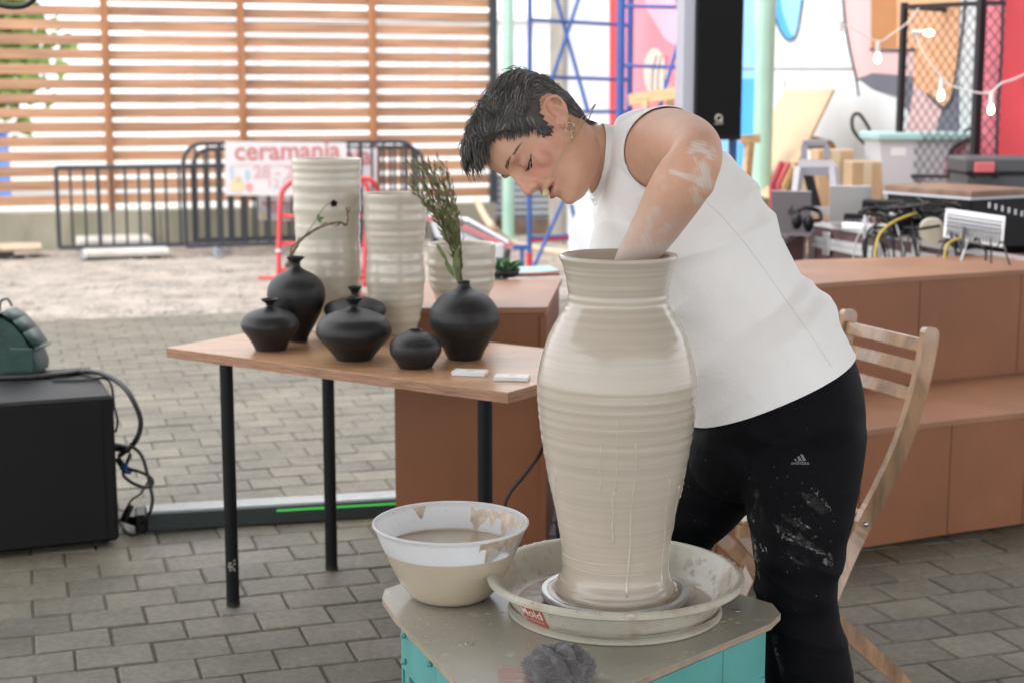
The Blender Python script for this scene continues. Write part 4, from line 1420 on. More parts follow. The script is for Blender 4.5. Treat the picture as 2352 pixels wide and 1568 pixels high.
def poster(u0, v0, u1, v1, off, label, full=True):
    def pf(u, v, lift=0.0): return onfence(u, v, -off - lift)
    c = pf((u0 + u1) / 2, v1)
    root = thing('poster', c, label, 'poster', None)
    q = [pf(u0, v0), pf(u1, v0 + 3), pf(u1, v1 + 3), pf(u0, v1)]
    obj('board', MB().prism(q, E2 * .006), M_poster, root)
    w_ = (pf(u1, v0) - pf(u0, v0)).length
    h_ = (pf(u0, v0) - pf(u0, v1)).length
    P = lambda fx, fy: pf(u0 + (u1 - u0) * fx, v1 + (v0 - v1) * fy, .004)
    word('title', 'ceramania', P(.075, .655), E1, UP, h_ * .36, M_pred, root, offset=.003, width=w_ * .875)
    word('date', '28 - 29', P(.235, .325), E1, UP, h_ * .23, M_prink, root, offset=.003, width=w_ * .40)
    word('hours', '12.00', P(.34, .135), E1, UP, h_ * .17, M_prink, root, width=w_ * .22)
    ln2 = MB()
    for k in range(16):
        ln2.box(P(.09 + .036 * k, .555), (w_ * (.026 if k % 3 else .018), .002, h_ * .02), E1)
    obj('small_print', ln2, M_prink, root)
    for fx, fy, sx, sy, col in ((.055, .42, .035, .30, (.45, .52, .62)), (.185, .37, .04, .22, (.38, .52, .58)), (.10, .16, .12, .24, (.64, .58, .36)), (.20, .14, .055, .17, (.70, .30, .28)), (.11, .30, .05, .12, (.66, .50, .34))):
        pts_ = [P(fx, fy) + E1 * (w_ * sx * .5 * math.cos(a) * (1 + .2 * math.sin(3 * a))) + UP * (h_ * sy * .5 * math.sin(a)) for a in np.linspace(0, 6.28, 14)[:-1]]
        obj('drawn_shape', MB().prism(pts_, E2 * .002), mat('poster_ink_%d' % int(fx * 1000), col, .6), root)
    return root


poster(517, 325, 795, 449, 1.28, 'white poster reading ceramania 28 - 29, hung on the tall barrier')
poster(588, 338, 866, 462, .80, 'second white ceramania poster, mostly covered by the front one')
poster(590, 452, 726, 505, .70, 'small ceramania poster low behind the barrier bars')

# pale slabs and stone behind the barriers
M_slab = mat('pale_slab', (.46, .44, .40), .85, var=.15, vs=6)
for k, (u0, v0, u1, v1, h_, lab) in enumerate(((180, 573, 345, 560, .11, 'pale concrete slab lying behind the lowest barrier'), (195, 590, 385, 574, .07, 'second pale slab in front of the other, behind the barrier bars'))):
    a, b = gz(u0, v0), gz(u1, v0)
    c = (a + b) / 2
    tag(obj('stone_slab', MB().box(zat(c, h_ / 2 + .015 + .002), ((b - a).length, .5, h_), E1, E2, E2 * .03 + UP, bevel=.02), M_slab), lab, 'slab')
a, b = gz(-60, 592), gz(98, 586)
fsd = thing('flat_stone', (a + b) / 2, 'flat tan stone slab propped on a block by the concrete wall', 'slab')
obj('slab', MB().box(zat((a + b) / 2, .085), ((b - a).length, .42, .05), E1, E2, E1 * .02 + UP, bevel=.015), mat('tan_stone', (.42, .33, .24), .85, var=.2, vs=6), fsd)
obj('prop_block', MB().box(zat((a + b) / 2 - E1 * .1, .03), (.3, .2, .06), E1, bevel=.01), mat('dark_block', (.12, .12, .13), .8), fsd)

# ================================================================== red hand truck
M_redp = mat('red_paint', (0.50, 0.035, 0.045), 0.3, coat=.3)
ht_t = 11.6
ht = thing('hand_truck', zat(at(740, 640, ht_t), 0), 'red tubular hand truck standing behind the cream cylinders', 'hand truck')
def hp_(u, v, dt=0.0): return at(u, v, ht_t + dt)
gL, gR = zat(hp_(640, 640), .07), zat(hp_(838, 640), .07)
fm_ = MB()
fm_.tube(spline([gL, hp_(640, 600), hp_(642, 500), hp_(646, 450), hp_(658, 428), hp_(680, 415), hp_(740, 408), hp_(810, 408), hp_(838, 420), hp_(846, 450), hp_(842, 520), hp_(838, 600), gR], 5), .020, 10)
obj('frame', fm_, M_redp, ht, smooth=True)
fm_ = MB().tube(spline([hp_(815, 410, -.12), hp_(848, 412, -.12), hp_(862, 425, -.1), hp_(868, 440, -.06)], 4), .020, 10)
obj('handle', fm_, M_redp, ht, smooth=True)
for v in (497, 560, 620):
    obj('cross_bar', MB().tube([hp_(640, v), hp_(839, v + 2)], .015, 8), M_redp, ht, smooth=True)
gm = (gL + gR) / 2
obj('toe_plate', MB().box(Vector((gm.x, gm.y - .12, .012)), ((gR - gL).length, .26, .012)), M_redp, ht)
obj('collar', MB().tube([hp_(640, 574), hp_(640, 579)], .023, 10), mat('white_plastic', (.7, .7, .7), .4), ht)
obj('axle', MB().tube([Vector((gL.x - .17, gL.y + .1, .13)), Vector((gR.x + .17, gR.y + .1, .13))], .014, 8).tube([Vector((gL.x, gL.y + .1, .13)), Vector((gL.x, gL.y, .16))], .014, 6).tube([Vector((gR.x, gR.y + .1, .13)), Vector((gR.x, gR.y, .16))], .014, 6), M_redp, ht, smooth=True)
for x_ in (gL.x + .07, gR.x - .07):
    c = Vector((x_, gL.y + .1, .13))
    wl = obj('wheel', MB().tube([c + CR * -.025, c + CR * .025], .125, 20), mat('black_rubber', (.012, .012, .012), .7), ht, smooth=True, autosm=40)
    obj('hub', MB().tube([c + CR * -.03, c + CR * .03], .06, 16), M_redp, wl, smooth=True, autosm=40)

# ================================================================== tilted flight case lid thing, rope, far small things
M_case = mat('case_panel', (.105, .050, .055), .5, var=.15, vs=20)
M_aluE = mat('case_aluminium', (.62, .63, .66), .28, metal=.55)
ft = 10.4
fc = thing('folding_ramp', zat(at(1060, 560, ft), 0), 'tilted silver and red folding ramp behind the short cream cylinder', 'ramp')
pA, pB, pC, pD = at(985, 500, ft), at(1062, 512, ft - .1), at(1150, 575, ft), at(1020, 572, ft + .1)
obj('deck_plate', MB().prism([at(985, 498, ft), at(1075, 508, ft - .1), at(1168, 560, ft - .1), at(1160, 580, ft), at(1000, 545, ft)], Vector((0, .03, .02))), M_aluE, fc)
for (u0, v0, u1, v1) in ((978, 502, 1060, 508), (1060, 520, 1150, 560), (1150, 565, 1178, 562)):
    obj('red_edge', MB().bar(at(u0, v0, ft - .16), at(u1, v1, ft - .16), .03, .03), mat('faded_red', (.50, .16, .18), .5), fc)
for (u0, v0, u1, v1) in ((995, 520, 1010, 640), (1165, 572, 1150, 640), (1040, 560, 1060, 660)):
    obj('strut', MB().bar(at(u0, v0, ft + .05), zat(at(u1, v1, ft + .05), .0), .035, .035), mat('strut_dark', (.06, .06, .07), .5), fc)
g0 = at(1152, 575, 9.6)
cl = thing('clamp_stand', zat(g0, 0), 'grey and black clamp stand beside the short cream cylinder', 'stand')
obj('upper_post', MB().box(at(1147, 578, 9.6), (.055, .05, .10), bevel=.006), mat('light_grey', (.5, .5, .53), .4), cl)
obj('lower_post', MB().tube([at(1147, 592, 9.6), zat(at(1140, 640, 9.6), 0)], [.038, .022], 10), mat('dark_green', (.02, .05, .035), .4), cl)

M_rope = mat('beige_hose', (.50, .40, .28), .7)
cable('hose', [at(1096, 462, 15.6), at(1112, 495, 15.0), at(1134, 525, 14.3), gz(1165, 552, .02), gz(1190, 562, .02), gz(1225, 570, .02), gz(1290, 582, .02), gz(1380, 590, .02)], .035, 'beige hose hanging off the concrete wall onto the gravel', M_rope, cat='hose')
tb_ = thing('blue_stake', gz(1199, 620), 'small blue T shaped stake in the gravel', 'stake')
p = gz(1199, 620)
k_ = proj(p)[2] / FPX
obj('shaft', MB().tube([p, p + UP * (48 * k_)], .018, 8), mat('scaffold_blue', (.030, .085, .28), .4, var=.1, vs=5), tb_)
obj('head', MB().box(p + UP * (52 * k_), (42 * k_, .05, 12 * k_), bevel=.008), mat('scaffold_blue', (.030, .085, .28), .4), tb_)

# ================================================================== blue scaffold tower
M_sb = mat('scaffold_blue', (.030, .085, .28), .4, var=.1, vs=5)
sct = 13.1
scf = thing('scaffold_tower', zat(at(1330, 610, sct), 0), 'blue tubular scaffold tower against the painted wall', 'scaffold')


def tube_part(name, a, b, r, root, m=M_sb, n=10):
    return obj(name, MB().tube([a, b], r, n), m, root, smooth=True, autosm=50)


def SC(u, v, dt=0.0): return at(u, v, sct + dt)


pA = SC(1216, 560); pB = SC(1425, 200, -.4); pC = SC(1446, 200, .3); pD = SC(1640, 200, -.6)
for nm, p, r in (('post', pA, .022), ('post', pB, .037), ('post', pC, .031)):
    tube_part(nm, zat(p, .18), zat(p, 4.0), r, scf)
    tube_part('red_foot', zat(p, -.02), zat(p, .18), r + .006, scf, mat('red_paint', (0.50, 0.035, 0.045), 0.3))
for z0_, z1_ in ((SC(1216, 50).z, SC(1420, 56).z), (SC(1216, 177).z, SC(1420, 183).z), (SC(1290, 257).z, SC(1430, 258).z), (SC(1216, 547).z, SC(1300, 546).z), (.28, .28)):
    tube_part('rung', zat(pA, z0_), zat(pC, z1_), .016, scf)
for z_ in (SC(1500, 22).z, SC(1500, 153).z, SC(1500, 300).z):
    tube_part('rung', zat(pB, z_), zat(pD, z_ - .03), .017, scf)
for (u0, v0, u1, v1) in ((1262, -60, 1352, 262), (1345, -50, 1262, 200), (1214, 640, 1330, 380), (1312, 470, 1355, 640)):
    tube_part('brace', SC(u0, v0, -.12), SC(u1, v1, -.12), .017, scf)
for (u0, v0, u1, v1) in ((1545, -60, 1568, 60), (1568, 60, 1512, 258)):
    tube_part('brace', SC(u0, v0, -.7), SC(u1, v1, -.7), .018, scf)
tube_part('post', zat(pD, .0), zat(pD, 4.0), .03, scf)
tube_part('rung', zat(pA, .28), zat(pC, .30), .02, scf, mat('red_paint', (0.50, 0.035, 0.045), 0.3))

# tan wooden easel bars behind the tower
M_pine = mat('pine', (.52, .34, .18), .6, var=.2, vs=8, stretch=(1, 1, 4))
ez = thing('wooden_trestle', zat(at(1510, 300, 12.3), 0), 'pine trestle in front of the pink painted wall', 'trestle')
obj('top_rail', MB().bar(at(1448, 230, 12.4), at(1566, 212, 12.0), .05, .09), M_pine, ez)
for (u0, v0, u1, v1) in ((1483, 225, 1470, 420), (1540, 216, 1528, 420), (1560, 215, 1590, 420)):
    q0 = at(u0, v0, 12.25)
    obj('leg', MB().bar(q0, zat(at(u1, v1, 12.25), .0), .05, .05), M_pine, ez)
ez2 = thing('wooden_trestle', zat(at(1715, 300, 9.0), 0), 'pine trestle leg between the black loudspeaker and the mint post', 'trestle')
obj('top_rail', MB().bar(at(1700, 322, 9.2), at(1745, 318, 9.2), .05, .05), M_pine, ez2)
obj('leg', MB().bar(at(1722, 325, 9.2), zat(at(1690, 430, 9.2), 0), .045, .045), M_pine, ez2)

# ================================================================== black column loudspeaker
st_ = 8.2
ls = thing('column_speaker', zat(at(1650, 323, st_), 0), 'tall black column loudspeaker above the shoulder of the potter', 'speaker')
a, b = at(1595, 322, st_), at(1702, 322, st_)
w_ = (b - a).length
zb_ = at(1650, 322, st_).z
obj('cabinet', MB().box(((a.x + b.x) / 2, a.y + .20, (zb_ + 3.7) / 2), (w_, .40, 3.7 - zb_), bevel=.006), M_spk, ls)
ga, gb = at(1567, 322, st_ - .05), at(1594, 322, st_ - .05)
obj('side_cheek', MB().box((a.x - .034, a.y + .21, (zb_ + .02 + 3.7) / 2), (.064, .36, 3.7 - zb_ - .02), bevel=.004), mat('cheek_grey', (.33, .34, .40), .4), ls)
obj('grille', MB().box(((a.x + b.x) / 2, a.y - .004, (zb_ + .03 + 3.66) / 2), (w_ - .02, .006, 3.66 - zb_ - .03)), mat('grille_black', (.003, .003, .003), .7, bump=.5, bs=500, spec=.15), ls)
M_gold = mat('badge_metal', (.42, .39, .34), .35, metal=.5)
bc_ = aty(1651, 272, a.y - .0105)
ring_ = [bc_ + CR * (.0165 * math.cos(t)) + UP * (.0165 * math.sin(t)) for t in np.linspace(0, 6.283, 21)[:-1]]
obj('emblem', MB().tube(ring_, .0042, 6, closed=True).bar(bc_ + CR * .006 - UP * .008, bc_ + CR * .02 - UP * .022, .004, .006).bar(bc_ - CR * .022 - UP * .029, bc_ + CR * .022 - UP * .029, .004, .004), M_gold, ls, smooth=False)
pB_ = at(1683, 330, st_ + .3)
tube_part('pole', zat(pB_, .02), zat(pB_, zb_), .024, ls)
for k in range(3):
    a_ = k * 2.09 + .4
    tube_part('leg', zat(pB_, .5), zat(pB_, .012) + Vector((math.cos(a_) * .45, math.sin(a_) * .45, 0)), .014, ls)

# white draped board seen between chin and vase
wd_ = thing('white_board', zat(at(1335, 580, 9.5), 0), 'white board leaning behind the potter, seen between chin and vase rim', 'board')
obj('panel', MB().prism([at(1308, 532, 9.5), at(1330, 470, 9.8), at(1420, 470, 9.8), zat(at(1420, 640, 9.4), .065), zat(at(1308, 640, 9.4), .065)], Vector((0, .03, 0))), mat('bright_white', (.82, .83, .86), .6), wd_)
obj('dark_print', MB().box(at(1340, 578, 9.44), (.12, .004, .02)), mat('print_grey', (.35, .35, .38), .6), wd_)
obj('foot_rail', MB().bar(zat(at(1308, 640, 9.4), .03), zat(at(1420, 640, 9.4), .03), .3, .06), mat('bright_white', (.82, .83, .86), .6), wd_)

# ================================================================== equipment behind the tribune
CZ = .855
ca0, ca1 = gz(1866, 506, CZ), gz(2110, 545, CZ)
cdir = (ca1 - ca0).normalized(); cn_ = Vector((-cdir.y, cdir.x, 0))
if cn_.x < 0: cn_ = -cn_


def flight_case(a, b, depth, z0, z1, label, lidz, ncatch, seed):
    d_ = (b - a).normalized()
    n_ = Vector((-d_.y, d_.x, 0))
    if n_.y < 0: n_ = -n_
    if abs(n_.y) < .3 and n_.x < 0: n_ = -n_
    ln2 = (b - a).length
    c = (a + b) / 2 + n_ * depth / 2
    root = thing('flight_case', zat(c, z0), label, 'flight case', 'maroon flight cases behind the tribune')
    obj('panels', MB().box(zat(c, (z0 + z1) / 2), (ln2 - .02, depth - .02, z1 - z0 - .01), d_, n_), M_case, root)
    e = MB()
    rail = .028
    for z in (z0 + rail / 2, lidz - rail * .55, lidz + rail * .55, z1 - rail / 2):
        for s_, L2, dd, off in ((0, ln2, d_, n_ * (-depth / 2)), (0, ln2, d_, n_ * (depth / 2)), (1, depth, n_, d_ * (-ln2 / 2)), (1, depth, n_, d_ * (ln2 / 2))):
            e.box(zat(c + off, z), (L2 + .004, .012, rail), dd)
    for sx in (-1, 1):
        for sy in (-1, 1):
            e.box(zat(c + d_ * (sx * ln2 / 2) + n_ * (sy * depth / 2), (z0 + z1) / 2), (rail, rail, z1 - z0 - .004), d_)
    obj('aluminium_edges', e, M_aluE, root)
    for k in range(ncatch):
        p = a + d_ * (ln2 * (k + .35) / ncatch) - n_ * .010
        obj('catch', MB().box(zat(p, lidz), (.07, .014, .12), d_, bevel=.004).box(zat(p - n_ * .01, lidz), (.028, .010, .06), d_), mat('catch_steel', (.55, .55, .57), .3, metal=.8), root)
    for sx in (-1, 1):
        for sy in (-1, 1):
            p = c + d_ * (sx * ln2 / 2) + n_ * (sy * depth / 2)
            obj('corner_ball', MB().ico(zat(p, z1 - .012), .024, 1).ico(zat(p, z0 + .02), .024, 1), mat('catch_steel', (.55, .55, .57), .3, metal=.8), root)
    return root


ca2 = ca0 + cdir * 1.02
ca3 = ca2 + cdir * .03
ca4 = gz(2290, 580, CZ - .02)
flight_case(ca0, ca2, .62, 0.0, CZ, 'maroon flight case with silver edges carrying the silver laptop', .745, 2, 1)
case2 = flight_case(ca3, ca3 + cdir * .85, .62, 0.0, CZ - .01, 'flight case with broad silver edges under the mixing desk', .76, 1, 2)
cl0 = gz(1800, 534, .80); cl1 = cl0 + (ca0 - cl0).normalized() * 0
flight_case(gz(1795, 548, .76) , ca0 - cn_ * -.0 + (gz(1795, 548, .76) - ca0).normalized() * .05, .55, 0.0, .76, 'lower maroon flight case at the end of the equipment row', .66, 1, 3)
pT = gz(2300, 585, .82)
tag(obj('wooden_plank', MB().box(zat(pT + Vector((.06, .1, 0)), .83), (.34, .10, .05), (1, .2, 0), bevel=.006).box(zat(pT + Vector((.06, .16, 0)), .415), (.3, .08, .82), (1, .2, 0)), mat('plank_tan', (.40, .29, .19), .7, var=.2, vs=10)), 'tan wooden stand at the end of the flight case row', 'stand')

# laptops
M_lap = mat('laptop_silver', (.60, .60, .63), .35, metal=.25)
M_lapg = mat('laptop_grey', (.28, .265, .30), .35, metal=.5)


def laptop(u0, v0, u1, v1, tl_, zc, label, m, logo, yaw, wdt, hgt, lean, foot=None):
    a = at(u0, v0, tl_)
    base = zat(a, zc)
    ex = Vector((math.cos(yaw), math.sin(yaw), 0))
    back = Vector((-math.sin(yaw), math.cos(yaw), 0))
    root = thing('laptop', base, label, 'laptop')
    upv = (UP * math.cos(lean) - back * math.sin(lean))
    nrm = ex.cross(upv)
    c = base + ex * wdt / 2 + upv * hgt / 2 + UP * .018
    obj('lid', MB().box(c, (wdt, .006, hgt), ex, nrm, upv, bevel=.002), m, root)
    obj('base', MB().box(base + ex * wdt / 2 + back * (hgt * .5) + UP * .009, (wdt, hgt, .016), ex, back, bevel=.004), m, root)
    obj('screen', MB().box(c + back * .0045, (wdt - .02, .002, hgt - .02), ex, nrm, upv), mat('screen_dark', (.02, .02, .03), .1), root)
    if logo:
        cl_ = c - nrm * -.0 
        sgn = 1 if (C0 - c).dot(nrm) > 0 else -1
        pl_ = [c + nrm * (sgn * .0036) + ex * (.019 * math.cos(t) * (1 - .12 * math.sin(t) ** 2)) + upv * (.021 * math.sin(t) - .003 * math.cos(2 * t)) for t in np.linspace(0, 6.283, 18)[:-1]]
        lf_ = [c + nrm * (sgn * .0036) + ex * (.004 + .006 * math.cos(t)) + upv * (.030 + .009 * math.sin(t)) for t in np.linspace(0, 6.283, 9)[:-1]]
        obj('emblem', MB().prism(pl_, nrm * (sgn * .0006)).prism(lf_, nrm * (sgn * .0006)), mat('logo_dark', (.07, .07, .09), .3), root)
    return root


laptop(1905, 500, 0, 0, 7.75, CZ + .002, 'open silver laptop, lid tilted towards the camera side, on the flight case', M_lap, False, rad(-14), .205, .205, rad(24))
laptop(1772, 545, 0, 0, 8.0, .78, 'open grey laptop with a dark emblem, beside the mint post', M_lapg, True, rad(-16), .205, .235, rad(17))

# headphones
hpz = at(1845, 510, 7.7)
hd_ = thing('headphones', hpz - UP * .05, 'black headphones lying on the lower flight case', 'headphones')
for du in (0, 27):
    p = at(1830 + du, 508 + du * .2, 7.6)
    obj('ear_cup', MB().ico(p, .046, 2, (.62, .8, 1.0)), M_blackmetal, hd_, smooth=True)
pp = spline([at(1830, 488, 7.65), at(1850, 478, 7.75), at(1880, 486, 7.8), at(1884, 505, 7.75), at(1858, 508, 7.65)], 5)
obj('head_band', MB().tube(pp, .012, 8), M_blackmetal, hd_, smooth=True)

# flat black case and mixing desk
fbp = at(2180, 488, 7.6)
pr_ = thing('flat_case', zat(at(2200, 490, 7.5), .90), 'flat black equipment case with a worn brown top', 'case')
qa = [gz(2046, 437, 1.0), gz(2275, 437, 1.0), gz(2330, 448, 1.0), gz(2212, 468, 1.0), gz(2195, 452, 1.0)]
p0, p1 = at(2050, 440, 8.1), at(2325, 452, 7.4)
ccx = at(2195, 470, 7.75)
exx = (Vector((p1.x, p1.y, 0)) - Vector((p0.x, p0.y, 0))).normalized()
obj('lid', MB().box(zat(ccx, 1.035) , (.60, .42, .035), exx, bevel=.006), mat('worn_brown', (.22, .13, .09), .5, var=.3, vs=9), pr_)
obj('body', MB().box(zat(ccx, .94), (.58, .40, .15), exx, bevel=.01), M_blackmetal, pr_)
obj('grey_edge', MB().box(zat(ccx, 1.013), (.605, .425, .012), exx), mat('light_grey', (.5, .5, .53), .4), pr_)
# mixer
mA, mB_ = at(2172, 478, 6.75), at(2312, 498, 6.55)
mC, mD_ = at(2306, 568, 6.5), at(2166, 545, 6.7)
mx_ = (mB_ - mA).normalized(); my_ = (mA - mD_).normalized(); mn = mx_.cross(my_).normalized()
if mn.dot(C0 - mA) < 0: mn = -mn
mw_, mh_ = (mB_ - mA).length, (mA - mD_).length
mix = thing('mixing_desk', (mD_ + mC) / 2, 'white faced mixing desk with rows of knobs and faders at the equipment table', 'mixing desk')
obj('face_plate', MB().prism([mA, mB_, mC, mD_], -mn * .02), mat('mixer_white', (.58, .58, .60), .4), mix)
obj('side_cheek', MB().prism([mB_ + mn * .012, mB_ + mn * .012 + Vector((.14, .02, -.02)), mC + mn * .012 + Vector((.16, .03, -.0)), mC + mn * .012], -mn * .14), M_spk, mix)
obj('body', MB().prism([mA - mn * .021, mB_ - mn * .021, mC - mn * .021, mD_ - mn * .021], -mn * .09), M_spk, mix)
kn, fd, pr2 = MB(), MB(), MB()
for r_ in range(6):
    for c_ in range(18):
        p = mD_ + mx_ * (mw_ * (c_ + 1.3) / 20) + my_ * (mh_ * (.14 + .13 * r_))
        if r_ < 2:
            fd.box(p + mn * .006, (.004, .016, .012), mx_, my_)
        elif r_ < 5:
            kn.tube([p, p + mn * .012], .0046, 6)
        else:
            kn.tube([p, p + mn * .004], .005, 6)
obj('knobs', kn, mat('knob_grey', (.16, .16, .18), .5), mix)
obj('faders', fd, mat('knob_black', (.02, .02, .02), .5), mix)
for f in (.47, .80):
    pr2.box(mD_ + mx_ * mw_ * .5 + my_ * (mh_ * f) + mn * .0006, (mw_ * .9, .004, .001), mx_, my_)
obj('print_line', pr2, mat('print_grey', (.35, .35, .38), .6), mix)
for k in range(6):
    p = at(2272 + k * 15, 478 + k * 4, 6.75)
    obj('jack_plug', MB().tube([p, p + UP * .025], .005, 6), M_aluE, mix)

# tool box
M_tb = mat('toolbox_grey', (.062, .062, .068), .5, bump=.1, bs=90)
tt = 8.0
tA, tB = at(2203, 470, tt), at(2310, 470, tt)
tbx = thing('tool_box', zat(at(2280, 480, tt), .8), 'dark grey plastic tool box with a red latch', 'tool box')
zt1, zt0 = at(2250, 400, tt).z, at(2250, 478, tt).z
x0, x1 = at(2210, 440, tt).x, at(2420, 440, tt).x
obj('body', MB().box(((x0 + x1) / 2, tA.y + .15, (zt0 + zt1) / 2), (x1 - x0 - .02, .30, zt1 - zt0), bevel=.012), M_tb, tbx)
zl1 = at(2250, 362, tt).z
obj('lid', MB().box(((x0 + x1) / 2, tA.y + .15, (zl1 + zt1) / 2 + .003), (x1 - x0 + .01, .33, zl1 - zt1), bevel=.014), M_tb, tbx)
pL = at(2261, 385, tt - .06)
obj('latch', MB().box(pL, (.105, .02, .055), bevel=.005), mat('latch_red', (.50, .10, .12), .4), tbx)
for du in (-26, 26):
    obj('hinge_tab', MB().box(at(2262 + du, 405, tt - .05), (.02, .02, .025)), M_blackmetal, tbx)
obj('support_case', MB().box(((x0 + x1) / 2, tA.y + .15, zt0 / 2), (x1 - x0 + .1, .4, zt0 - .006), bevel=.01), M_case, tbx)

# backpack behind the tool box
bkp = thing('backpack', at(2230, 400, 9.1) - UP * .2, 'black and pink backpack slumped behind the tool box', 'bag')
obj('bag_body', MB().ico(at(2245, 345, 9.1), .17, 3, (1.15, .7, .36)).ico(at(2210, 385, 9.1), .14, 3, (.45, .6, 1.25)), mat('bag_black', (.014, .014, .016), .6, bump=.3, bs=40), bkp, smooth=True)
obj('pink_lining', MB().tube(spline([at(2188, 430, 8.95), at(2178, 390, 8.95), at(2186, 352, 8.95), at(2215, 332, 8.95)], 5), .022, 10), mat('lining_pink', (.48, .24, .33), .6), bkp, smooth=True)
obj('strap', MB().tube(spline([at(2196, 440, 8.9), at(2180, 395, 8.9), at(2186, 345, 8.9), at(2225, 320, 8.9)], 6), .014, 8), mat('bag_black', (.014, .014, .016), .6), bkp, smooth=True)
obj('carry_handle', MB().tube(spline([at(2222, 318, 9.0), at(2216, 302, 9.0), at(2232, 297, 9.0), at(2246, 312, 9.0)], 5), .009, 8), mat('bag_black', (.014, .014, .016), .6), bkp, smooth=True)
obj('side_pouch', MB().ico(at(2182, 462, 8.9), .055, 2, (1, .7, .8)), mat('pouch_grey', (.3, .3, .32), .5), bkp, smooth=True)

# step stool
M_stool = mat('stool_grey', (.26, .25, .28), .5)
sst = 8.4
stl = thing('step_stool', zat(at(1870, 500, sst), .62), 'grey folding step stool with a hand hole, behind the silver laptop', 'stool')
def Sq(u, v, dt=0.0): return at(u, v, sst + dt)
hl = MB()
for (u0, v0, u1, v1) in ((1846, 330, 1852, 352), (1894, 330, 1900, 352)):
    pass
obj('handle', MB().bar(Sq(1844, 330), Sq(1902, 330), .03, .042, bevel=.008).bar(Sq(1847, 335), Sq(1847, 366), .03, .03).bar(Sq(1899, 335), Sq(1899, 366), .03, .03), M_stool, stl)
obj('step', MB().prism([Sq(1838, 368, -.1), Sq(1912, 368, -.1), Sq(1922, 384, -.25), Sq(1830, 384, -.25)], -UP * .045), M_stool, stl)
for (u0, v0, u1, v1, dt) in ((1836, 385, 1822, 492, -.25), (1914, 385, 1926, 492, -.25), (1848, 372, 1880, 492, .2), (1902, 372, 1936, 480, .2)):
    obj('leg', MB().bar(Sq(u0, v0, dt), Sq(u1, v1, dt), .035, .045), mat('stool_leg', (.42, .41, .44), .5) if dt < 0 else M_blackmetal, stl)
obj('lower_rail', MB().bar(Sq(1828, 484, -.25), Sq(1922, 484, -.25), .03, .04), mat('stool_leg', (.42, .41, .44), .5), stl)
# table those things stand on
bt_ = thing('back_table', zat(at(1950, 520, 8.7), 0), 'low board table behind the flight cases carrying boxes and the stool', 'table')
tc = at(1975, 500, 8.9)
obj('board', MB().box((tc.x, 8.95, .62), (1.35, 1.0, .03)), M_pine, bt_)
for sx in (-.6, .6):
    for sy in (-.42, .42):
        obj('leg', MB().box((tc.x + sx, 8.95 + sy, .303), (.05, .05, .60)), M_pine, bt_)

# cardboard boxes
M_cardb = mat('cardboard', (.50, .355, .22), .8, var=.12, vs=6)
for (u0, v0, u1, v1, t_, lab) in ((1880, 345, 1962, 500, 9.3, 'tall tan cardboard box behind the grey stool'), (1958, 372, 2030, 500, 9.0, 'tan cardboard box with pale tape beside the plastic tub'), (1825, 372, 1880, 500, 9.35, 'narrow cardboard box half hidden by the grey stool')):
    a, b = at(u0, v0, t_), at(u1, v1, t_)
    zlo = .6355
    r_ = thing('cardboard_box', ((a.x + b.x) / 2, a.y + .12, zlo), lab, 'box', 'cardboard boxes behind the equipment')
    obj('carton', MB().box(((a.x + b.x) / 2, a.y + .12, (a.z + zlo) / 2), (b.x - a.x, .24, a.z - zlo), bevel=.004), M_cardb, r_)
    obj('tape', MB().box(((a.x + b.x) / 2, a.y - .0006, (a.z + zlo) / 2 + .03), (.05, .0008, a.z - zlo - .07)), mat('tape_pale', (.62, .52, .38), .35), r_)

# plywood sheet leaning on the wall
M_birch = mat('birch_ply', (.47, .33, .195), .5, var=.08, vs=3, stretch=(1, 1, 5))
pq = [at(1802, 206, 10.7), at(1914, 204, 10.0), at(1852, 372, 9.55), at(1838, 520, 9.3), at(1766, 520, 10.0), at(1768, 268, 10.5)]
pcn = (pq[1] - pq[0]).cross(pq[5] - pq[0]).normalized()
if pcn.y < 0: pcn = -pcn
ply = thing('plywood_sheet', zat(at(1830, 500, 9.9), 0), 'pale birch plywood sheet with a cut corner leaning on the painted wall', 'board')
n0 = pcn
flat = [p - n0 * (p - pq[0]).dot(n0) for p in pq]
obj('sheet', MB().prism(flat, n0 * .02), M_birch, ply)
obj('prop_leg', MB().bar(at(1806, 470, 10.0), zat(at(1806, 560, 10.0), .0), .05, .05), M_pine, ply)
lg_ = MB()
a = at(1868, 330, 10.3); b = at(1902, 340, 9.9)
tag(obj('wood_roll', MB().tube([a, b], .05, 14), mat('bark_tan', (.36, .20, .08), .7, var=.3, vs=20)), 'tan rolled bundle behind the plywood sheet', 'roll')

# red and yellow rolls
for k, (u0, v0, u1, v1, col, lab) in enumerate(((1774, 428, 1795, 376, (.42, .03, .04), 'first dark red roll beside the mint post'), (1786, 428, 1809, 378, (.60, .10, .11), 'bright red roll between the dark red and the yellow ones'), (1799, 430, 1816, 388, (.55, .36, .14), 'yellow roll leaning beside the red ones'))):
    tag(obj('paper_roll', MB().tube([at(u0, v0 + 60, 8.8), at(u0, v0, 8.8), at(u1, v1, 8.9)], .020, 12), mat('roll_%d' % k, col, .45), smooth=True, autosm=40), lab, 'roll')

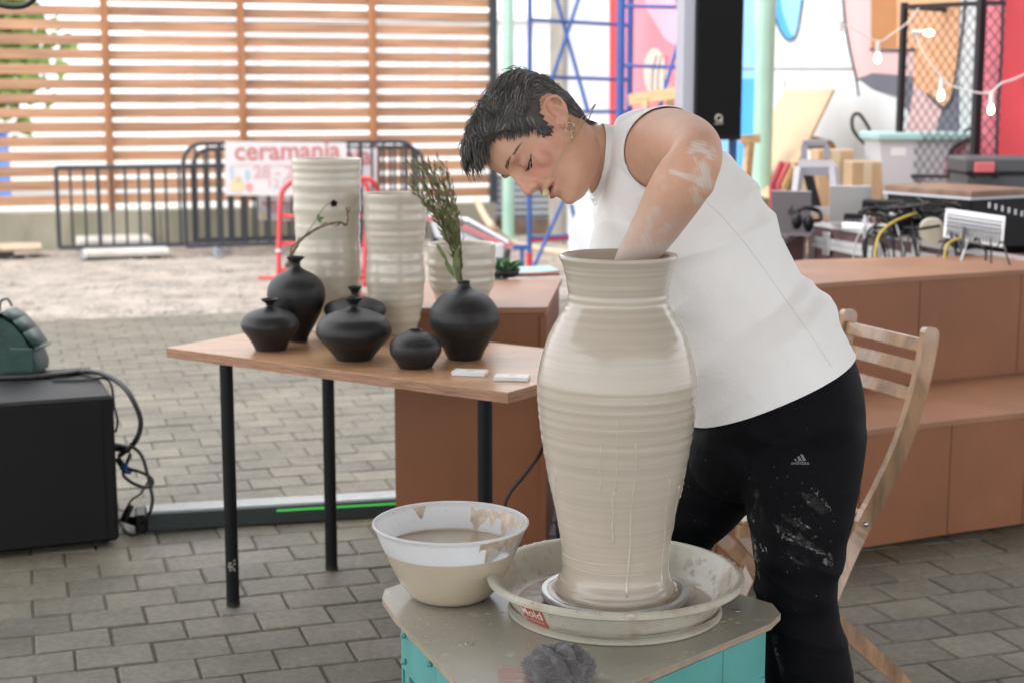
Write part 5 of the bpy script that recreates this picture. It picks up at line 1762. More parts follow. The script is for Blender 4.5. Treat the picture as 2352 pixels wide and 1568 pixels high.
# plastic tub with teal lid
tbt = 9.3
tub = thing('plastic_tub', zat(at(2085, 500, tbt), .6), 'big cloudy plastic tub with a pale teal lid behind the wire cage', 'tub')
M_tub = mat('tub_cloudy', (.58, .59, .64), .35)
xa, xb = at(1992, 400, tbt).x, at(2205, 400, tbt).x
z0t, z1t = at(2085, 510, tbt).z, at(2085, 318, tbt).z
tv_ = [(xa + .05, z0t), (xb - .05, z0t), (xb, z1t), (xa, z1t)]
obj('tub_body', MB().prism([(x, tbt - .25, z) for x, z in tv_], (0, .42, 0)), M_tub, tub)
obj('lid', MB().box(((xa + xb) / 2, tbt - .04, z1t + .018), (xb - xa + .05, .48, .05), bevel=.012), mat('lid_teal', (.38, .60, .60), .35), tub)
obj('label_patch', MB().box((xa + .11, tbt - .252, z1t - .07), (.09, .002, .05)), mat('bright_white', (.82, .83, .86), .6), tub)
obj('support_crate', MB().box(((xa + xb) / 2, tbt - .04, z0t / 2), (xb - xa - .12, .4, z0t - .006)), M_cardb, tub)

# ================================================================== wire cage
M_cage = mat('cage_black', (.014, .014, .017), .45)
cgt = 8.9
cg = thing('wire_cage', zat(at(2210, 440, cgt), .6), 'black framed cage of diamond wire mesh in front of the painted wall', 'cage')
def Cg(u, v, dt=0.0): return at(u, v, cgt + dt)
cv = [(2070, .1), (2210, .55), (2246, -.25), (2420, -.35)]
zlow, zhig = .78, Cg(2070, 8).z
posts = []
for (u, dt), r_ in zip(cv, (.017, .014, .021, .02)):
    p = Cg(u, 200, dt); posts.append(p)
    obj('post', MB().box(zat(p, (zlow + zhig + .35) / 2 - (.17 if u == 2070 else 0)), (r_ * 2, r_ * 2, zhig - zlow + (.0 if u == 2070 else .35)), E1), M_cage, cg)
for a, b in ((0, 1), (0, 2), (2, 3)):
    p, q_ = posts[a], posts[b]
    for z in (zlow + .02, zhig - .02):
        obj('rail', MB().bar(zat(p, z), zat(q_, z), .026, .026), M_cage, cg)
obj('rail', MB().bar(zat(posts[0], Cg(2070, 408).z), zat(posts[2], Cg(2240, 404).z), .02, .02), M_cage, cg)


def wire_net(p, q_, z0, z1, name='wire_mesh', dx=.056, r=.0024):
    d_ = (q_ - p); d_.z = 0
    L_ = d_.length; d_.normalize()
    n_ = Vector((-d_.y, d_.x, 0))
    H_ = z1 - z0
    mb = MB()
    k = 1.35
    cnt = int((L_ + H_ / k) / dx) + 1
    for i in range(cnt):
        for sgn in (1, -1):
            x0 = i * dx - (H_ / k if sgn > 0 else 0)
            pts = []
            for (t0) in (0.0, 1.0):
                x = x0 + (H_ / k) * t0 if sgn > 0 else x0 - 0 + (H_ / k) * 0 - (H_ / k) * t0 + 0
                pts.append((x, z0 + H_ * t0))
            (xa_, za_), (xb_, zb2) = pts
            # clip to the frame
            def cut(x, xo, zo, xe, ze):
                return zo + (ze - zo) * (x - xo) / (xe - xo)
            if xa_ > xb_:
                xa_, za_, xb_, zb2 = xb_, zb2, xa_, za_
            if xb_ <= 0 or xa_ >= L_: continue
            A = (xa_, za_) if xa_ >= 0 else (0, cut(0, xa_, za_, xb_, zb2))
            Bq = (xb_, zb2) if xb_ <= L_ else (L_, cut(L_, xa_, za_, xb_, zb2))
            off = n_ * (.0016 * sgn)
            mb.tube([zat(p + d_ * A[0] + off, A[1]), zat(p + d_ * Bq[0] + off, Bq[1])], r, 4)
    o = obj(name, mb, M_cage, cg, fix=False)
    o['kind'] = 'stuff'
    return o


wire_net(posts[0], posts[2], zlow + .03, zhig - .03)
wire_net(posts[2], posts[3], zlow + .03, zhig + .3)

# ================================================================== string lights
M_wirew = mat('white_wire', (.72, .68, .66), .5)
M_bulb = mat('bulb_lit', (.9, .85, .7), .3, emit=(1.0, .78, .46), estr=4.0)
M_cap = mat('lamp_cap', (.70, .69, .68), .45)


def lights(pts, bulbs, t_, label):
    root = thing('string_lights', at(pts[0][0], pts[0][1], t_), label, 'string lights', 'warm string lights on the painted wall')
    obj('wire', MB().tube(spline([at(u, v, t_) for u, v in pts], 5), .0048, 6), M_wirew, root, smooth=True)
    for (u, v, side) in bulbs:
        a = at(u, v, t_)
        dr = -UP if not side else (CR * 1.0 - UP * .05).normalized()
        cp_ = obj('socket', MB().tube([a, a + dr * .065], .014, 10), M_cap, root, smooth=True, autosm=40)
        prof_ = [(.008, 0), (.011, .010), (.017, .027), (.018, .037), (.014, .050), (.005, .057), (.001, .058)]
        o = a + dr * .064
        ax = dr
        e1 = ax.orthogonal().normalized(); e2 = ax.cross(e1)
        mb = MB(); n = 14
        for r_, z_ in prof_:
            for k in range(n):
                mb.v.append(tuple(o + ax * z_ + e1 * (r_ * math.cos(6.283 * k / n)) + e2 * (r_ * math.sin(6.283 * k / n))))
        for i in range(len(prof_) - 1):
            for k in range(n):
                mb.f.append((i * n + k, i * n + (k + 1) % n, (i + 1) * n + (k + 1) % n, (i + 1) * n + k))
        obj('bulb', mb, M_bulb, root, smooth=True)


lights([(1900, 20), (1932, 52), (1975, 75), (2017, 96), (2050, 78), (2085, 52), (2110, 20)], [(1933, 50, 0), (2017, 96, 0)], 8.8, 'string of warm bulbs hanging at the top beside the wire cage')
lights([(2095, 72), (2106, 90), (2120, 120), (2155, 170), (2180, 195), (2215, 206), (2250, 214), (2276, 212), (2300, 192), (2330, 182), (2400, 150)], [(2094, 74, 1), (2163, 180, 0), (2278, 212, 0)], 8.35, 'lower string of warm bulbs sagging across the wire cage')
# loop of black cable on the wall
cable('cable', [at(2008, 385, 9.6), at(2006, 345, 9.6), at(1985, 330, 9.6), at(1960, 300, 9.6), at(1958, 270, 9.6), at(1972, 262, 9.6), at(1990, 285, 9.6), at(2000, 305, 9.6)], .011, 'loop of black cable hanging on the wall above the plastic tub')

# cable tangle over the flight cases
tr2 = random.Random(77)
M_yel = mat('cable_yellow', (.48, .36, .05), .45)
cable('cable', [at(2105, 490, 6.9), at(2075, 500, 6.85), at(2045, 515, 6.8), at(2020, 540, 6.72), at(2010, 580, 6.68), at(2008, 640, 6.65)], .0062, 'yellow cable arching over the front of the silver edged case', M_yel)
cable('cable', [at(2210, 548, 6.45), at(2185, 555, 6.42), at(2172, 575, 6.4), at(2166, 640, 6.4)], .0062, 'short yellow cable below the mixing desk', M_yel)
for k in range(24):
    u0 = tr2.uniform(1960, 2300)
    f = (u0 - 1866) / 420
    tt_ = 7.7 - 1.35 * f
    v0 = 505 + 70 * f - tr2.uniform(0, 28)
    du = tr2.uniform(-55, 45)
    drop = tr2.uniform(20, 85)
    pts_ = [at(u0, v0, tt_ + .1), at(u0 + du * .3, v0 - tr2.uniform(0, 14), tt_ - .0), at(u0 + du * .6, v0 + drop * .35, tt_ - .17), at(u0 + du, v0 + drop, tt_ - .18), at(u0 + du * tr2.uniform(.6, 1.2), v0 + drop + 60, tt_ - .17)]
    rc_, pale = tr2.choice([.004, .005, .0065]), tr2.random() >= .8
    lab_ = 'pale grey cable dangling over the front of the equipment cases' if pale else {.004: 'thinnest black cable in the tangle over the equipment cases', .005: 'thin black cable in the tangle over the equipment cases', .0065: 'thicker black cable in the tangle over the equipment cases'}[rc_]
    tag(obj('cable', MB().tube(spline(pts_, 5), rc_, 6), mat('cable_pale', (.45, .45, .47), .4) if pale else M_cable, smooth=True), lab_, 'cable', 'cable tangle on the equipment cases')
pile = MB()
for k in range(40):
    u0, v0 = tr2.uniform(2020, 2165), tr2.uniform(470, 530)
    t0 = 7.35 - (u0 - 2020) * .003
    pts_ = [at(u0 + tr2.gauss(0, 26), v0 + tr2.gauss(0, 10), t0 + tr2.gauss(0, .12)) for _ in range(5)]
    pile.tube(spline(pts_, 4), .0065, 5)
o = obj('cable_pile', pile, M_cable, smooth=True)
tag(o, 'black heap of coiled cables between laptop and mixing desk', 'cables', kind='stuff')
tag(obj('power_adapter', MB().box(at(2065, 500, 7.2), (.09, .05, .05), bevel=.01), mat('light_grey', (.5, .5, .53), .4)), 'small grey power adapter on the cable heap', 'adapter')
tag(obj('tape_roll', MB().tube([at(2140, 532, 6.8), at(2140, 526, 6.85)], .055, 18), mat('tape_cream', (.62, .58, .46), .6), smooth=True, autosm=40), 'cream roll of tape lying on the case edge', 'tape')

# ================================================================== wooden folding chair
M_acacia = mat('acacia', (.33, .185, .095), .30, coat=.8, var=.45, vs=7, stretch=(2, 2, .5), dist=1.0, bump=.08, bs=30, col2=(.12, .06, .03), c2s=4, c2lo=.52, c2hi=.7)
ch = thing('folding_chair', zat(at(1900, 1400, 3.95), 0), 'wooden folding chair with three back slats behind the potter', 'chair')
nearp = [(2135, 752, 3.90), (2132, 790, 3.90), (2108, 900, 3.90), (2070, 1020, 3.90), (2020, 1130, 3.89), (1985, 1195, 3.88), (1950, 1265, 3.85), (1905, 1370, 3.79), (1855, 1490, 3.70), (1800, 1600, 3.62)]
off = Vector((-.135, .335, 0.0))


def chair_rail(pts3, wd, ht, name='upright', side=CR):
    """A flat sawn rail following a curve: width wd in the chair's side plane, thickness ht across it."""
    P = spline(pts3, 4)
    mb = MB()
    ax = off.normalized()
    n = len(P)
    for i, p in enumerate(P):
        d_ = (P[min(i + 1, n - 1)] - P[max(i - 1, 0)]).normalized()
        s_ = ax.cross(d_).normalized()
        w2 = wd / 2 * (1 if 1 < i < n - 2 else (.86 if i in (1, n - 2) else .55))
        for a, b in ((-1, -1), (1, -1), (1, 1), (-1, 1)):
            mb.v.append(tuple(p + s_ * (a * w2) + ax * (b * ht / 2)))
    for i in range(n - 1):
        for k in range(4):
            mb.f.append((i * 4 + k, i * 4 + (k + 1) % 4, i * 4 + 4 + (k + 1) % 4, i * 4 + 4 + k))
    mb.f.append((3, 2, 1, 0)); mb.f.append(tuple(range(4 * n - 4, 4 * n)))
    return obj(name, mb, M_acacia, ch)


UPR = [at(*q) for q in nearp]
fl_z = UPR[-1].z
d_ = (UPR[-1] - UPR[-2]); UPR[-1] = UPR[-2] + d_ * ((UPR[-2].z - .004) / -d_.z)
chair_rail(UPR, .047, .020)
chair_rail([p + off for p in UPR], .047, .020)
sl0, = [Vector((0, 0, 0))]
us = spline(UPR, 12)
def upr_at(v):
    best = min(us, key=lambda p: abs(proj(p)[1] - v))
    return best
for v in (797, 852, 905):
    p = upr_at(v)
    i = us.index(p)
    d_ = (us[i + 1] - us[i - 1]).normalized()
    ax = off.normalized()
    nrm = ax.cross(d_).normalized()
    obj('back_slat', MB().box(p + off / 2 - nrm * .006 * (1 if nrm.x > 0 else -1), (off.length - .021, .012, .037), ax, nrm, d_, bevel=.003), M_acacia, ch)
# seat: slats across between two side rails
sb0 = upr_at(1192)
ex_s = Vector((-off.y, off.x, 0)).normalized()
if ex_s.x > 0: ex_s = -ex_s
SEATZ = sb0.z
for o_ in (off * .06, off * .94):
    a = sb0 + o_
    obj('seat_rail', MB().bar(zat(a + ex_s * .0, SEATZ - .014), zat(a + ex_s * .36, SEATZ - .002), .020, .028), M_acacia, ch)
for k in range(7):
    c = sb0 + off / 2 + ex_s * (.012 + .052 * k)
    obj('seat_slat', MB().box(zat(c, SEATZ + .0075 + .0017 * k), (.042, off.length - .03, .014), ex_s, off.normalized(), bevel=.003), M_acacia, ch)
# crossing rear legs
rl = [zat(sb0 + ex_s * .34 + off * .12, SEATZ - .02)]
ft_ = gz(2092, 1582)
rl2 = [rl[0] + (ft_ - rl[0]) * f for f in (0, .33, .66, .985)]
chair_rail(rl2, .040, .020, 'leg')
chair_rail([p + off * .76 for p in rl2], .040, .020, 'leg')
obj('stretcher', MB().bar(rl2[2] + off * .03, rl2[2] + off * .73, .012, .032), M_acacia, ch)
for p in (upr_at(1199),):
    q_ = p - off.normalized() * .011
    obj('bolt', MB().tube([q_, q_ - off.normalized() * .004], .007, 12), mat('steel_bright', (.6, .6, .6), .25, metal=1), ch, smooth=True)

# more gear crowded on the cases
for (u, v, t_, sz, lab, cat, nm) in ((2028, 478, 7.55, (.20, .14, .075), 'small black audio unit behind the cable heap, beside the silver laptop', 'audio unit', 'audio_unit'), (2110, 492, 7.15, (.15, .11, .06), 'low black audio unit in the cable heap, nearer the mixing desk', 'audio unit', 'audio_unit'), (1962, 505, 7.45, (.10, .05, .06), 'small black box at the corner of the silver laptop', 'audio unit', 'audio_unit')):
    p = at(u, v, t_)
    r_ = thing(nm, zat(p, p.z - sz[2] / 2), lab, cat)
    obj('case', MB().box(p, sz, (1, -.25, 0), bevel=.006), M_spk, r_)
    fx = Vector((1, -.25, 0)).normalized(); fn = Vector((-.25, -1, 0)).normalized()
    kb_ = MB()
    for k in range(4):
        q_ = p + fx * (sz[0] * (-.34 + .2 * k)) + fn * (sz[1] / 2)
        kb_.tube([q_, q_ + fn * .009], .007, 8)
    obj('knobs', kb_, mat('knob_grey', (.16, .16, .18), .5), r_, smooth=True, autosm=40)
p = at(1990, 522, 7.15)
ps = thing('power_strip', p - UP * .02, 'white power strip lying on the front edge of the flight case', 'power strip')
obj('strip', MB().box(p, (.24, .05, .035), (1, -.9, 0), bevel=.006), mat('white_plastic', (.7, .7, .7), .4), ps)
sk = MB()
dx_ = Vector((1, -.9, 0)).normalized()
for k in range(4):
    c_ = p + dx_ * (-.085 + .056 * k) + UP * .0176
    sk.lathe(c_, [(.017, 0), (.016, .001), (.001, .0008)], 14)
obj('sockets', sk, mat('socket_grey', (.3, .3, .32), .5), ps)

# ================================================================== the potter
def ell(c, A, B, n=40, k=1.0):
    """An ellipse ring; k<1 squares it a little."""
    out = []
    for i in range(n):
        th = 2 * math.pi * i / n
        a, b = math.cos(th), math.sin(th)
        a = math.copysign(abs(a) ** k, a); b = math.copysign(abs(b) ** k, b)
        out.append(c + A * a + B * b)
    return out


def loft(mb, rings):
    n = len(rings[0])
    vs = [p for r in rings for p in r]
    fs = []
    for j in range(len(rings) - 1):
        for i in range(n):
            fs.append((j * n + i, j * n + (i + 1) % n, (j + 1) * n + (i + 1) % n, (j + 1) * n + i))
    fs.append(tuple(range(n))[::-1])
    fs.append(tuple(range((len(rings) - 1) * n, len(rings) * n)))
    mb.add(vs, fs)


def smooth_rows(rows, per=5):
    a = [np.array(r, float) for r in rows]
    out = []
    n = len(a)
    for i in range(n - 1):
        p0, p1, p2, p3 = a[max(i - 1, 0)], a[i], a[i + 1], a[min(i + 2, n - 1)]
        for k in range(per):
            t = k / per
            out.append(0.5 * ((2 * p1) + (p2 - p0) * t + (2 * p0 - 5 * p1 + 4 * p2 - p3) * t * t + (3 * p1 - p0 - 3 * p2 + p3) * t ** 3))
    out.append(a[-1])
    return out


def limb(mb, rows, per=5, n=24):
    """rows: (u, v, t, radius)"""
    R = smooth_rows(rows, per)
    pts = [at(r[0], r[1], r[2]) for r in R]
    mb.tube(pts, [float(r[3]) for r in R], n)


def hand(mb, wrist, d, palm_n, side, s=1.0, curl=.35):
    """A relaxed hand: palm, four bent fingers, a thumb leaving the side of the palm."""
    d, palm_n = Vector(d).normalized(), Vector(palm_n)
    palm_n = (palm_n - d * palm_n.dot(d)).normalized()
    x = d.cross(palm_n).normalized() * side
    rings = []
    for f, w_, h_ in ((-.012, .026, .020), (.012, .030, .017), (.045, .038, .014), (.075, .041, .0125), (.090, .038, .010)):
        rings.append(ell(wrist + d * (f * s), x * (w_ * s), palm_n * (h_ * s), 20))
    loft(mb, rings)
    for k, (off, ln, r) in enumerate(((-.029, .068, .0082), (-.0095, .078, .0086), (.0105, .072, .0083), (.029, .058, .0073))):
        p = wrist + d * (.078 * s) + x * (off * s)
        pts, dd = [p], d.copy()
        for j, seg in enumerate((.2, .42, .32, .26)):
            dd = (dd + palm_n * (curl * .38)).normalized()
            p = p + dd * (ln * seg * s)
            pts.append(p)
        mb.tube(spline(pts, 3), [r * s * (1 - .035 * i) for i in range(13)], 10)
    p = wrist + d * (.022 * s) - x * (.026 * s)
    td = (d * .72 - x * .62 + palm_n * .30).normalized()
    pts = [p, p + td * (.032 * s), p + td * (.058 * s) + d * (.006 * s), p + td * (.074 * s) + d * (.018 * s)]
    mb.tube(spline(pts, 3), [.0125 * s, .0122 * s, .0118 * s, .011 * s, .0105 * s, .010 * s, .0096 * s, .0092 * s, .0085 * s, .0075 * s], 10)


# ---- head frame
YAW, HS = rad(20), 1.06
_f0 = (CR * -.49 + CU * -.872).normalized()
HU = (CR * -.872 + CU * .49).normalized()
HF = (_f0 * math.cos(YAW) - CF * math.sin(YAW)).normalized()
HL = HU.cross(HF).normalized()
HC = at(1260, 313, 2.92)


def hp3(f, l, z):
    return HC + (HF * f + HL * l + HU * (z - .098)) * HS


def to_head(P):
    """Array of world points -> (f, l, z) in the head's own frame."""
    q = (P - np.array(HC)) / HS
    return q @ np.array(HF), q @ np.array(HL), q @ np.array(HU) + .098


# rows: z, front f, back f, half width, front narrowing
HEAD = [(-.012, .070, .020, .020, .2), (-.004, .084, -.005, .034, .3), (.006, .0965, -.020, .044, .42), (.016, .0975, -.032, .050, .45), (.028, .0945, -.042, .0545, .42), (.042, .097, -.050, .058, .36),
        (.056, .0985, -.056, .061, .32), (.070, .0985, -.063, .0640, .30), (.085, .0985, -.070, .0665, .28), (.100, .0990, -.076, .0690, .26), (.115, .1015, -.081, .0710, .22), (.130, .1070, -.084, .0730, .20),
        (.145, .1080, -.085, .0745, .18), (.160, .1060, -.083, .0745, .14), (.175, .1000, -.078, .0720, .12), (.190, .0880, -.069, .0660, .10), (.200, .0700, -.055, .0550, .08), (.2075, .046, -.038, .0400, .05), (.2120, .018, -.018, .0200, 0)]


def head_rings(rows, n=72, grow=None):
    out = []
    for z, fr, bk, w_, nar in smooth_rows(rows, 4):
        ring = []
        mid = bk + (fr - bk) * .44
        for i in range(n):
            th = 2 * math.pi * i / n
            c_, s_ = math.cos(th), math.sin(th)
            hd_ = (fr - mid) if s_ > 0 else (mid - bk)
            e = .86 if s_ > 0 else .95
            f = mid + hd_ * math.copysign(abs(s_) ** e, s_)
            l = w_ * math.copysign(abs(c_) ** .90, c_) * (1 - nar * max(0, s_) ** 2.2)
            if grow:
                f, l, z2 = grow(f, l, z)
                ring.append(hp3(f, l, z2))
            else:
                ring.append(hp3(f, l, z))
        out.append(ring)
    return out


bod = MB()
loft(bod, head_rings(HEAD))
# nose
nz_ = [(.1290, .104, .006, .094), (.118, .1075, .0075, .088), (.108, .1115, .0085, .086), (.098, .1165, .0100, .086), (.089, .1210, .0122, .086), (.081, .1245, .0145, .086), (.0745, .1230, .0150, .086), (.0695, .1140, .0135, .086), (.066, .104, .010, .086)]
rings = []
for z, f, w_, fb in smooth_rows(nz_, 3):
    ring = []
    for i in range(24):
        th = 2 * math.pi * i / 24
        s_ = math.sin(th)
        ff = fb + (f - fb) * (max(s_, 0) ** .8 if s_ > 0 else 0) - (.012 * -s_ if s_ < 0 else 0)
        ring.append(hp3(ff, w_ * math.cos(th), z))
    rings.append(ring)
loft(bod, rings)


def hball(f, l, z, r, sf=1, sl_=1, sz=1, sub=3):
    m_ = MB().ico((0, 0, 0), 1.0, sub)
    bod.add([hp3(f + p[0] * r * sf, l + p[1] * r * sl_, z + p[2] * r * sz) for p in m_.v], m_.f)


for sd in (-1, 1):
    hball(.1035, .0125 * sd, .0755, .0080, 1.15, .85, .9)         # nostril wing
    hball(.0845, .031 * sd, .1085, .0125, .85, 1.05, 1.0)         # closed lid
    hball(.0900, .029 * sd, .1310, .012, .9, 1.7, .62)            # brow ridge
    hball(.0640, .042 * sd, .0850, .0185, .9, .85, 1.1)            # cheek
    hball(.0850, .014 * sd, .0520, .010, 1.15, 1.4, .6)
hball(.0965, 0, .0555, .0095, 1.05, 1.9, .58)                     # upper lip
hball(.0955, 0, .0385, .0098, 1.0, 1.75, .62)                     # lower lip
hball(.0860, 0, .0105, .0145, .85, 1.25, .95)                     # chin
# ear: outline in its own plane (a up the ear, b towards its back)
_ea = Vector((-.46, 0, .89)); _eb = Vector((-.89, 0, -.46))


def earp(a, b, out):
    c = Vector((-.006, .0685, .101))
    q = c + _ea * a + _eb * b + Vector((0, out + .30 * max(b + .006, 0), 0))
    return hp3(q.x, q.y, q.z)


def ears(sd):
    fl = (lambda p: p) if sd > 0 else (lambda p: HC + (p - HC) - HL * (2 * (p - HC).dot(HL)))
    hel = [(-.004, -.009, .004), (.010, -.013, .006), (.022, -.012, .008), (.030, -.004, .009), (.032, .006, .009), (.027, .0155, .009), (.015, .0195, .009), (.002, .0180, .009), (-.012, .0120, .008), (-.021, .006, .007), (-.027, -.001, .005)]
    bod.tube([fl(earp(*p)) for p in spline(hel, 4)], .0036 * HS, 10)
    ant = [(.018, .003, .005), (.012, .0095, .006), (.000, .0095, .006), (-.010, .005, .006), (-.013, -.002, .006)]
    bod.tube([fl(earp(*p)) for p in spline(ant, 4)], .0034 * HS, 8)
    # back plate
    pl_ = []
    for i in range(24):
        th = 6.283 * i / 24
        pl_.append((.002 + .028 * math.sin(th), .003 + .0155 * math.cos(th)))
    r0 = [fl(earp(a, b, -.006)) for a, b in pl_]; r1 = [fl(earp(a * .98, b * .98, .0034)) for a, b in pl_]
    loft(bod, [r0, r1])
    for a, b, o, r, k in ((-.026, .001, .004, .0068, .7), (-.003, -.0085, .005, .0046, 1)):
        m_ = MB().ico((0, 0, 0), r * HS, 2)
        c = fl(earp(a, b, o))
        bod.add([c + Vector(p) for p in m_.v], m_.f)


ears(1); ears(-1)
# neck
limb(bod, [(1282, 330, 2.935, .056), (1315, 338, 2.945, .0570), (1350, 352, 2.96, .0585), (1385, 366, 2.985, .064), (1425, 385, 3.01, .075)], 5, 32)
# trunk: silhouette points front and back, depth of the axis, half depth
TR = [(1385, 455, 1420, 272, 2.995, .075), (1374, 500, 1475, 254, 3.005, .115), (1366, 560, 1545, 268, 3.02, .140), (1380, 628, 1632, 330, 3.035, .150), (1420, 690, 1702, 402, 3.05, .146), (1472, 752, 1765, 488, 3.06, .140),
      (1522, 822, 1822, 596, 3.065, .138), (1562, 896, 1880, 703, 3.065, .142), (1590, 960, 1940, 805, 3.06, .144), (1612, 1010, 1958, 900, 3.06, .136), (1650, 1075, 1955, 985, 3.06, .112)]
rings = []
for uf, vf, ub, vb, t, b in smooth_rows(TR, 5):
    p, q_ = at(uf, vf, t), at(ub, vb, t)
    c, A = (p + q_) / 2, (q_ - p) / 2 * .97
    ax = A.normalized()
    Bv = (CF - ax * CF.dot(ax)).normalized() * b
    rings.append(ell(c, A, Bv, 56, .92))
loft(bod, rings)
m_ = MB().ico((0, 0, 0), 1, 3)
for (u, v, t, r) in ((1446, 560, 2.950, .064), (1446, 560, 3.085, .064)):
    c = at(u, v, t)
    bod.add([c + Vector(p) * r for p in m_.v], m_.f)
# near (left) arm, elbow raised towards the camera, forearm down into the vase
ARM = [(1475, 372, 3.00, .078), (1497, 358, 2.935, .080), (1535, 338, 2.86, .0735), (1568, 335, 2.79, .0615), (1590, 340, 2.72, .0520), (1600, 350, 2.675, .0455), (1596, 372, 2.655, .0470), (1574, 408, 2.662, .0515), (1545, 455, 2.69, .0505), (1505, 522, 2.735, .0435), (1470, 574, 2.772, .0375), (1446, 612, 2.795, .0315), (1437, 632, 2.802, .0285)]
limb(bod, ARM, 5, 32)
wr = at(1437, 632, 2.802)
hand(bod, wr, at(1410, 790, 2.83) - wr, CF * .3 + CR * .9, 1, 1.0, .25)
# far (right) arm, behind the vase, hand on the clay
limb(bod, [(1440, 405, 3.10, .074), (1434, 440, 3.19, .066), (1430, 540, 3.245, .050), (1430, 625, 3.22, .042), (1428, 660, 3.20, .041), (1432, 730, 3.12, .038), (1436, 790, 3.04, .030), (1436, 812, 3.025, .027)], 5, 24)
wr = at(1436, 812, 3.025)
hand(bod, wr, at(1405, 960, 3.01) - wr, -CF, -1, 1.0, .18)
hball_ = MB().ico((0, 0, 0), 1, 3)
for (u, v, t, r) in ((1630, 345, 2.668, .021), (1592, 415, 2.655, .040)):
    c = at(u, v, t)
    bod.add([c + Vector(p) * r for p in hball_.v], hball_.f)
# thighs down to the ankles, inside the trousers
limb(bod, [(1836, 1035, 3.03, .094), (1834, 1080, 3.0, .098), (1836, 1180, 2.98, .086), (1833, 1280, 2.97, .072), (1828, 1380, 2.97, .062), (1842, 1450, 2.98, .060), (1856, 1568, 3.0, .056), (1860, 1700, 3.02, .046), (1862, 1850, 3.05, .038), (1858, 1925, 3.06, .036)], 4, 24)
limb(bod, [(1685, 1030, 3.13, .090), (1645, 1075, 3.18, .092), (1590, 1165, 3.21, .080), (1535, 1240, 3.24, .070), (1520, 1330, 3.28, .060), (1540, 1480, 3.32, .055), (1560, 1640, 3.36, .044), (1570, 1800, 3.38, .036)], 4, 24)


def remeshed(mb, vox, name):
    me = bpy.data.meshes.new(name)
    me.from_pydata([tuple(v) for v in mb.v], [], mb.f)
    fix_normals(me)
    ob = bpy.data.objects.new(name, me)
    COL.objects.link(ob)
    md = ob.modifiers.new('r', 'REMESH')
    md.mode = 'VOXEL'; md.voxel_size = vox; md.adaptivity = 0
    dg = bpy.context.evaluated_depsgraph_get()
    ev = ob.evaluated_get(dg)
    m2 = ev.to_mesh()
    V = np.empty(len(m2.vertices) * 3); m2.vertices.foreach_get('co', V); V = V.reshape(-1, 3)
    F = np.empty(len(m2.loops), dtype=np.int64); m2.loops.foreach_get('vertex_index', F)
    nt_ = np.empty(len(m2.polygons), dtype=np.int64); m2.polygons.foreach_get('loop_total', nt_)
    ev.to_mesh_clear()
    bpy.data.objects.remove(ob)
    assert (nt_ == 4).all()
    return V, F.reshape(-1, 4)


def smooth_mesh(V, F, iters, w):
    a = F.ravel(); b = np.roll(F, -1, axis=1).ravel()
    deg = np.bincount(a, minlength=len(V)) + np.bincount(b, minlength=len(V))
    for _ in range(iters):
        acc = np.empty_like(V)
        for k in range(3):
            acc[:, k] = np.bincount(a, V[b, k], len(V)) + np.bincount(b, V[a, k], len(V))
        V = V + (acc / deg[:, None] - V) * w[:, None]
    return V


def normals(V, F):
    n = np.cross(V[F[:, 2]] - V[F[:, 0]], V[F[:, 3]] - V[F[:, 1]])
    N = np.zeros_like(V)
    for k in range(4):
        for c in range(3):
            N[:, c] += np.bincount(F[:, k], n[:, c], len(V))
    return N / np.maximum(np.linalg.norm(N, axis=1), 1e-12)[:, None]


def vnoise(P, sc, seed=0.0):
    return np.array([noise.noise((p[0] * sc + seed, p[1] * sc, p[2] * sc)) for p in P])


V, F = remeshed(bod, .0025, 'body')
f, l, z = to_head(V)
inhead = (np.abs(l) < .1) & (f > -.11) & (f < .14) & (z > -.006) & (z < .24)
fine = inhead & ((f > .045) | (np.abs(l) > .062))
cheek = inhead & (np.abs(l) > .026) & (f < .098) & (np.abs(l) < .062) & ~((z > .098) & (z < .12) & (np.abs(l) < .045))
wgt = np.where(fine & ~cheek, .10, np.where(inhead, .45, .6))
V = smooth_mesh(V, F, 16, wgt)
V = smooth_mesh(V, F, 3, np.where(inhead, .45, .5))
f, l, z = to_head(V)
G = lambda x, s: np.exp(-(x / s) ** 2)
al = np.abs(l)
face = inhead & (f > .03)
disp = np.zeros((len(V), 3))
HFn, HUn, HLn = np.array(HF), np.array(HU), np.array(HL)
# sockets either side of the nose bridge, upper lid fold, mouth line, nostrils, philtrum
disp += HFn * (-(.0060 * G(al - .0185, .009) * G(z - .1145, .010) * face))[:, None]
disp += HFn * (-(.0035 * G(al - .031, .017) * G(z - .1215, .0038) * face))[:, None]
disp += HFn * (-(.0024 * G(al - .032, .016) * G(z - (.1005 + .0015 * (al - .031) / .012), .0024) * face))[:, None]
disp += HFn * (-(.0070 * G(l, .019) * G(z - .0470, .0026) * face * (f > .07)))[:, None]
disp += HUn * ((.0065 * G(al - .0072, .0036) * G(f - .1095, .006) * (z < .074) * (z > .058) * face))[:, None]
disp += HFn * (-(.0016 * G(l, .0035) * G(z - .0625, .004) * face))[:, None]
disp += HFn * (-(.0022 * G(al - .024, .005) * G(z - .0455, .006) * face))[:, None]
# smile fold from the nose wing to the mouth corner
tf = np.clip((.074 - z) / .030, 0, 1)
disp += HFn * (-(.0016 * G(al - (.0185 + .012 * tf), .0032) * G(z - .060, .014) * face))[:, None]
V = V + disp * HS
V = smooth_mesh(V, F, 1, np.where(inhead, .25, .0))
N = normals(V, F)
if (N * (V - V.mean(0))).sum() < 0:
    F = F[:, ::-1]; N = -N
f, l, z = to_head(V)
al = np.abs(l)

# ---- skin colour (pigment, blush, lips, clay on the arms)
skin = np.array([.62, .355, .245])
Cc = np.tile(skin, (len(V), 1))


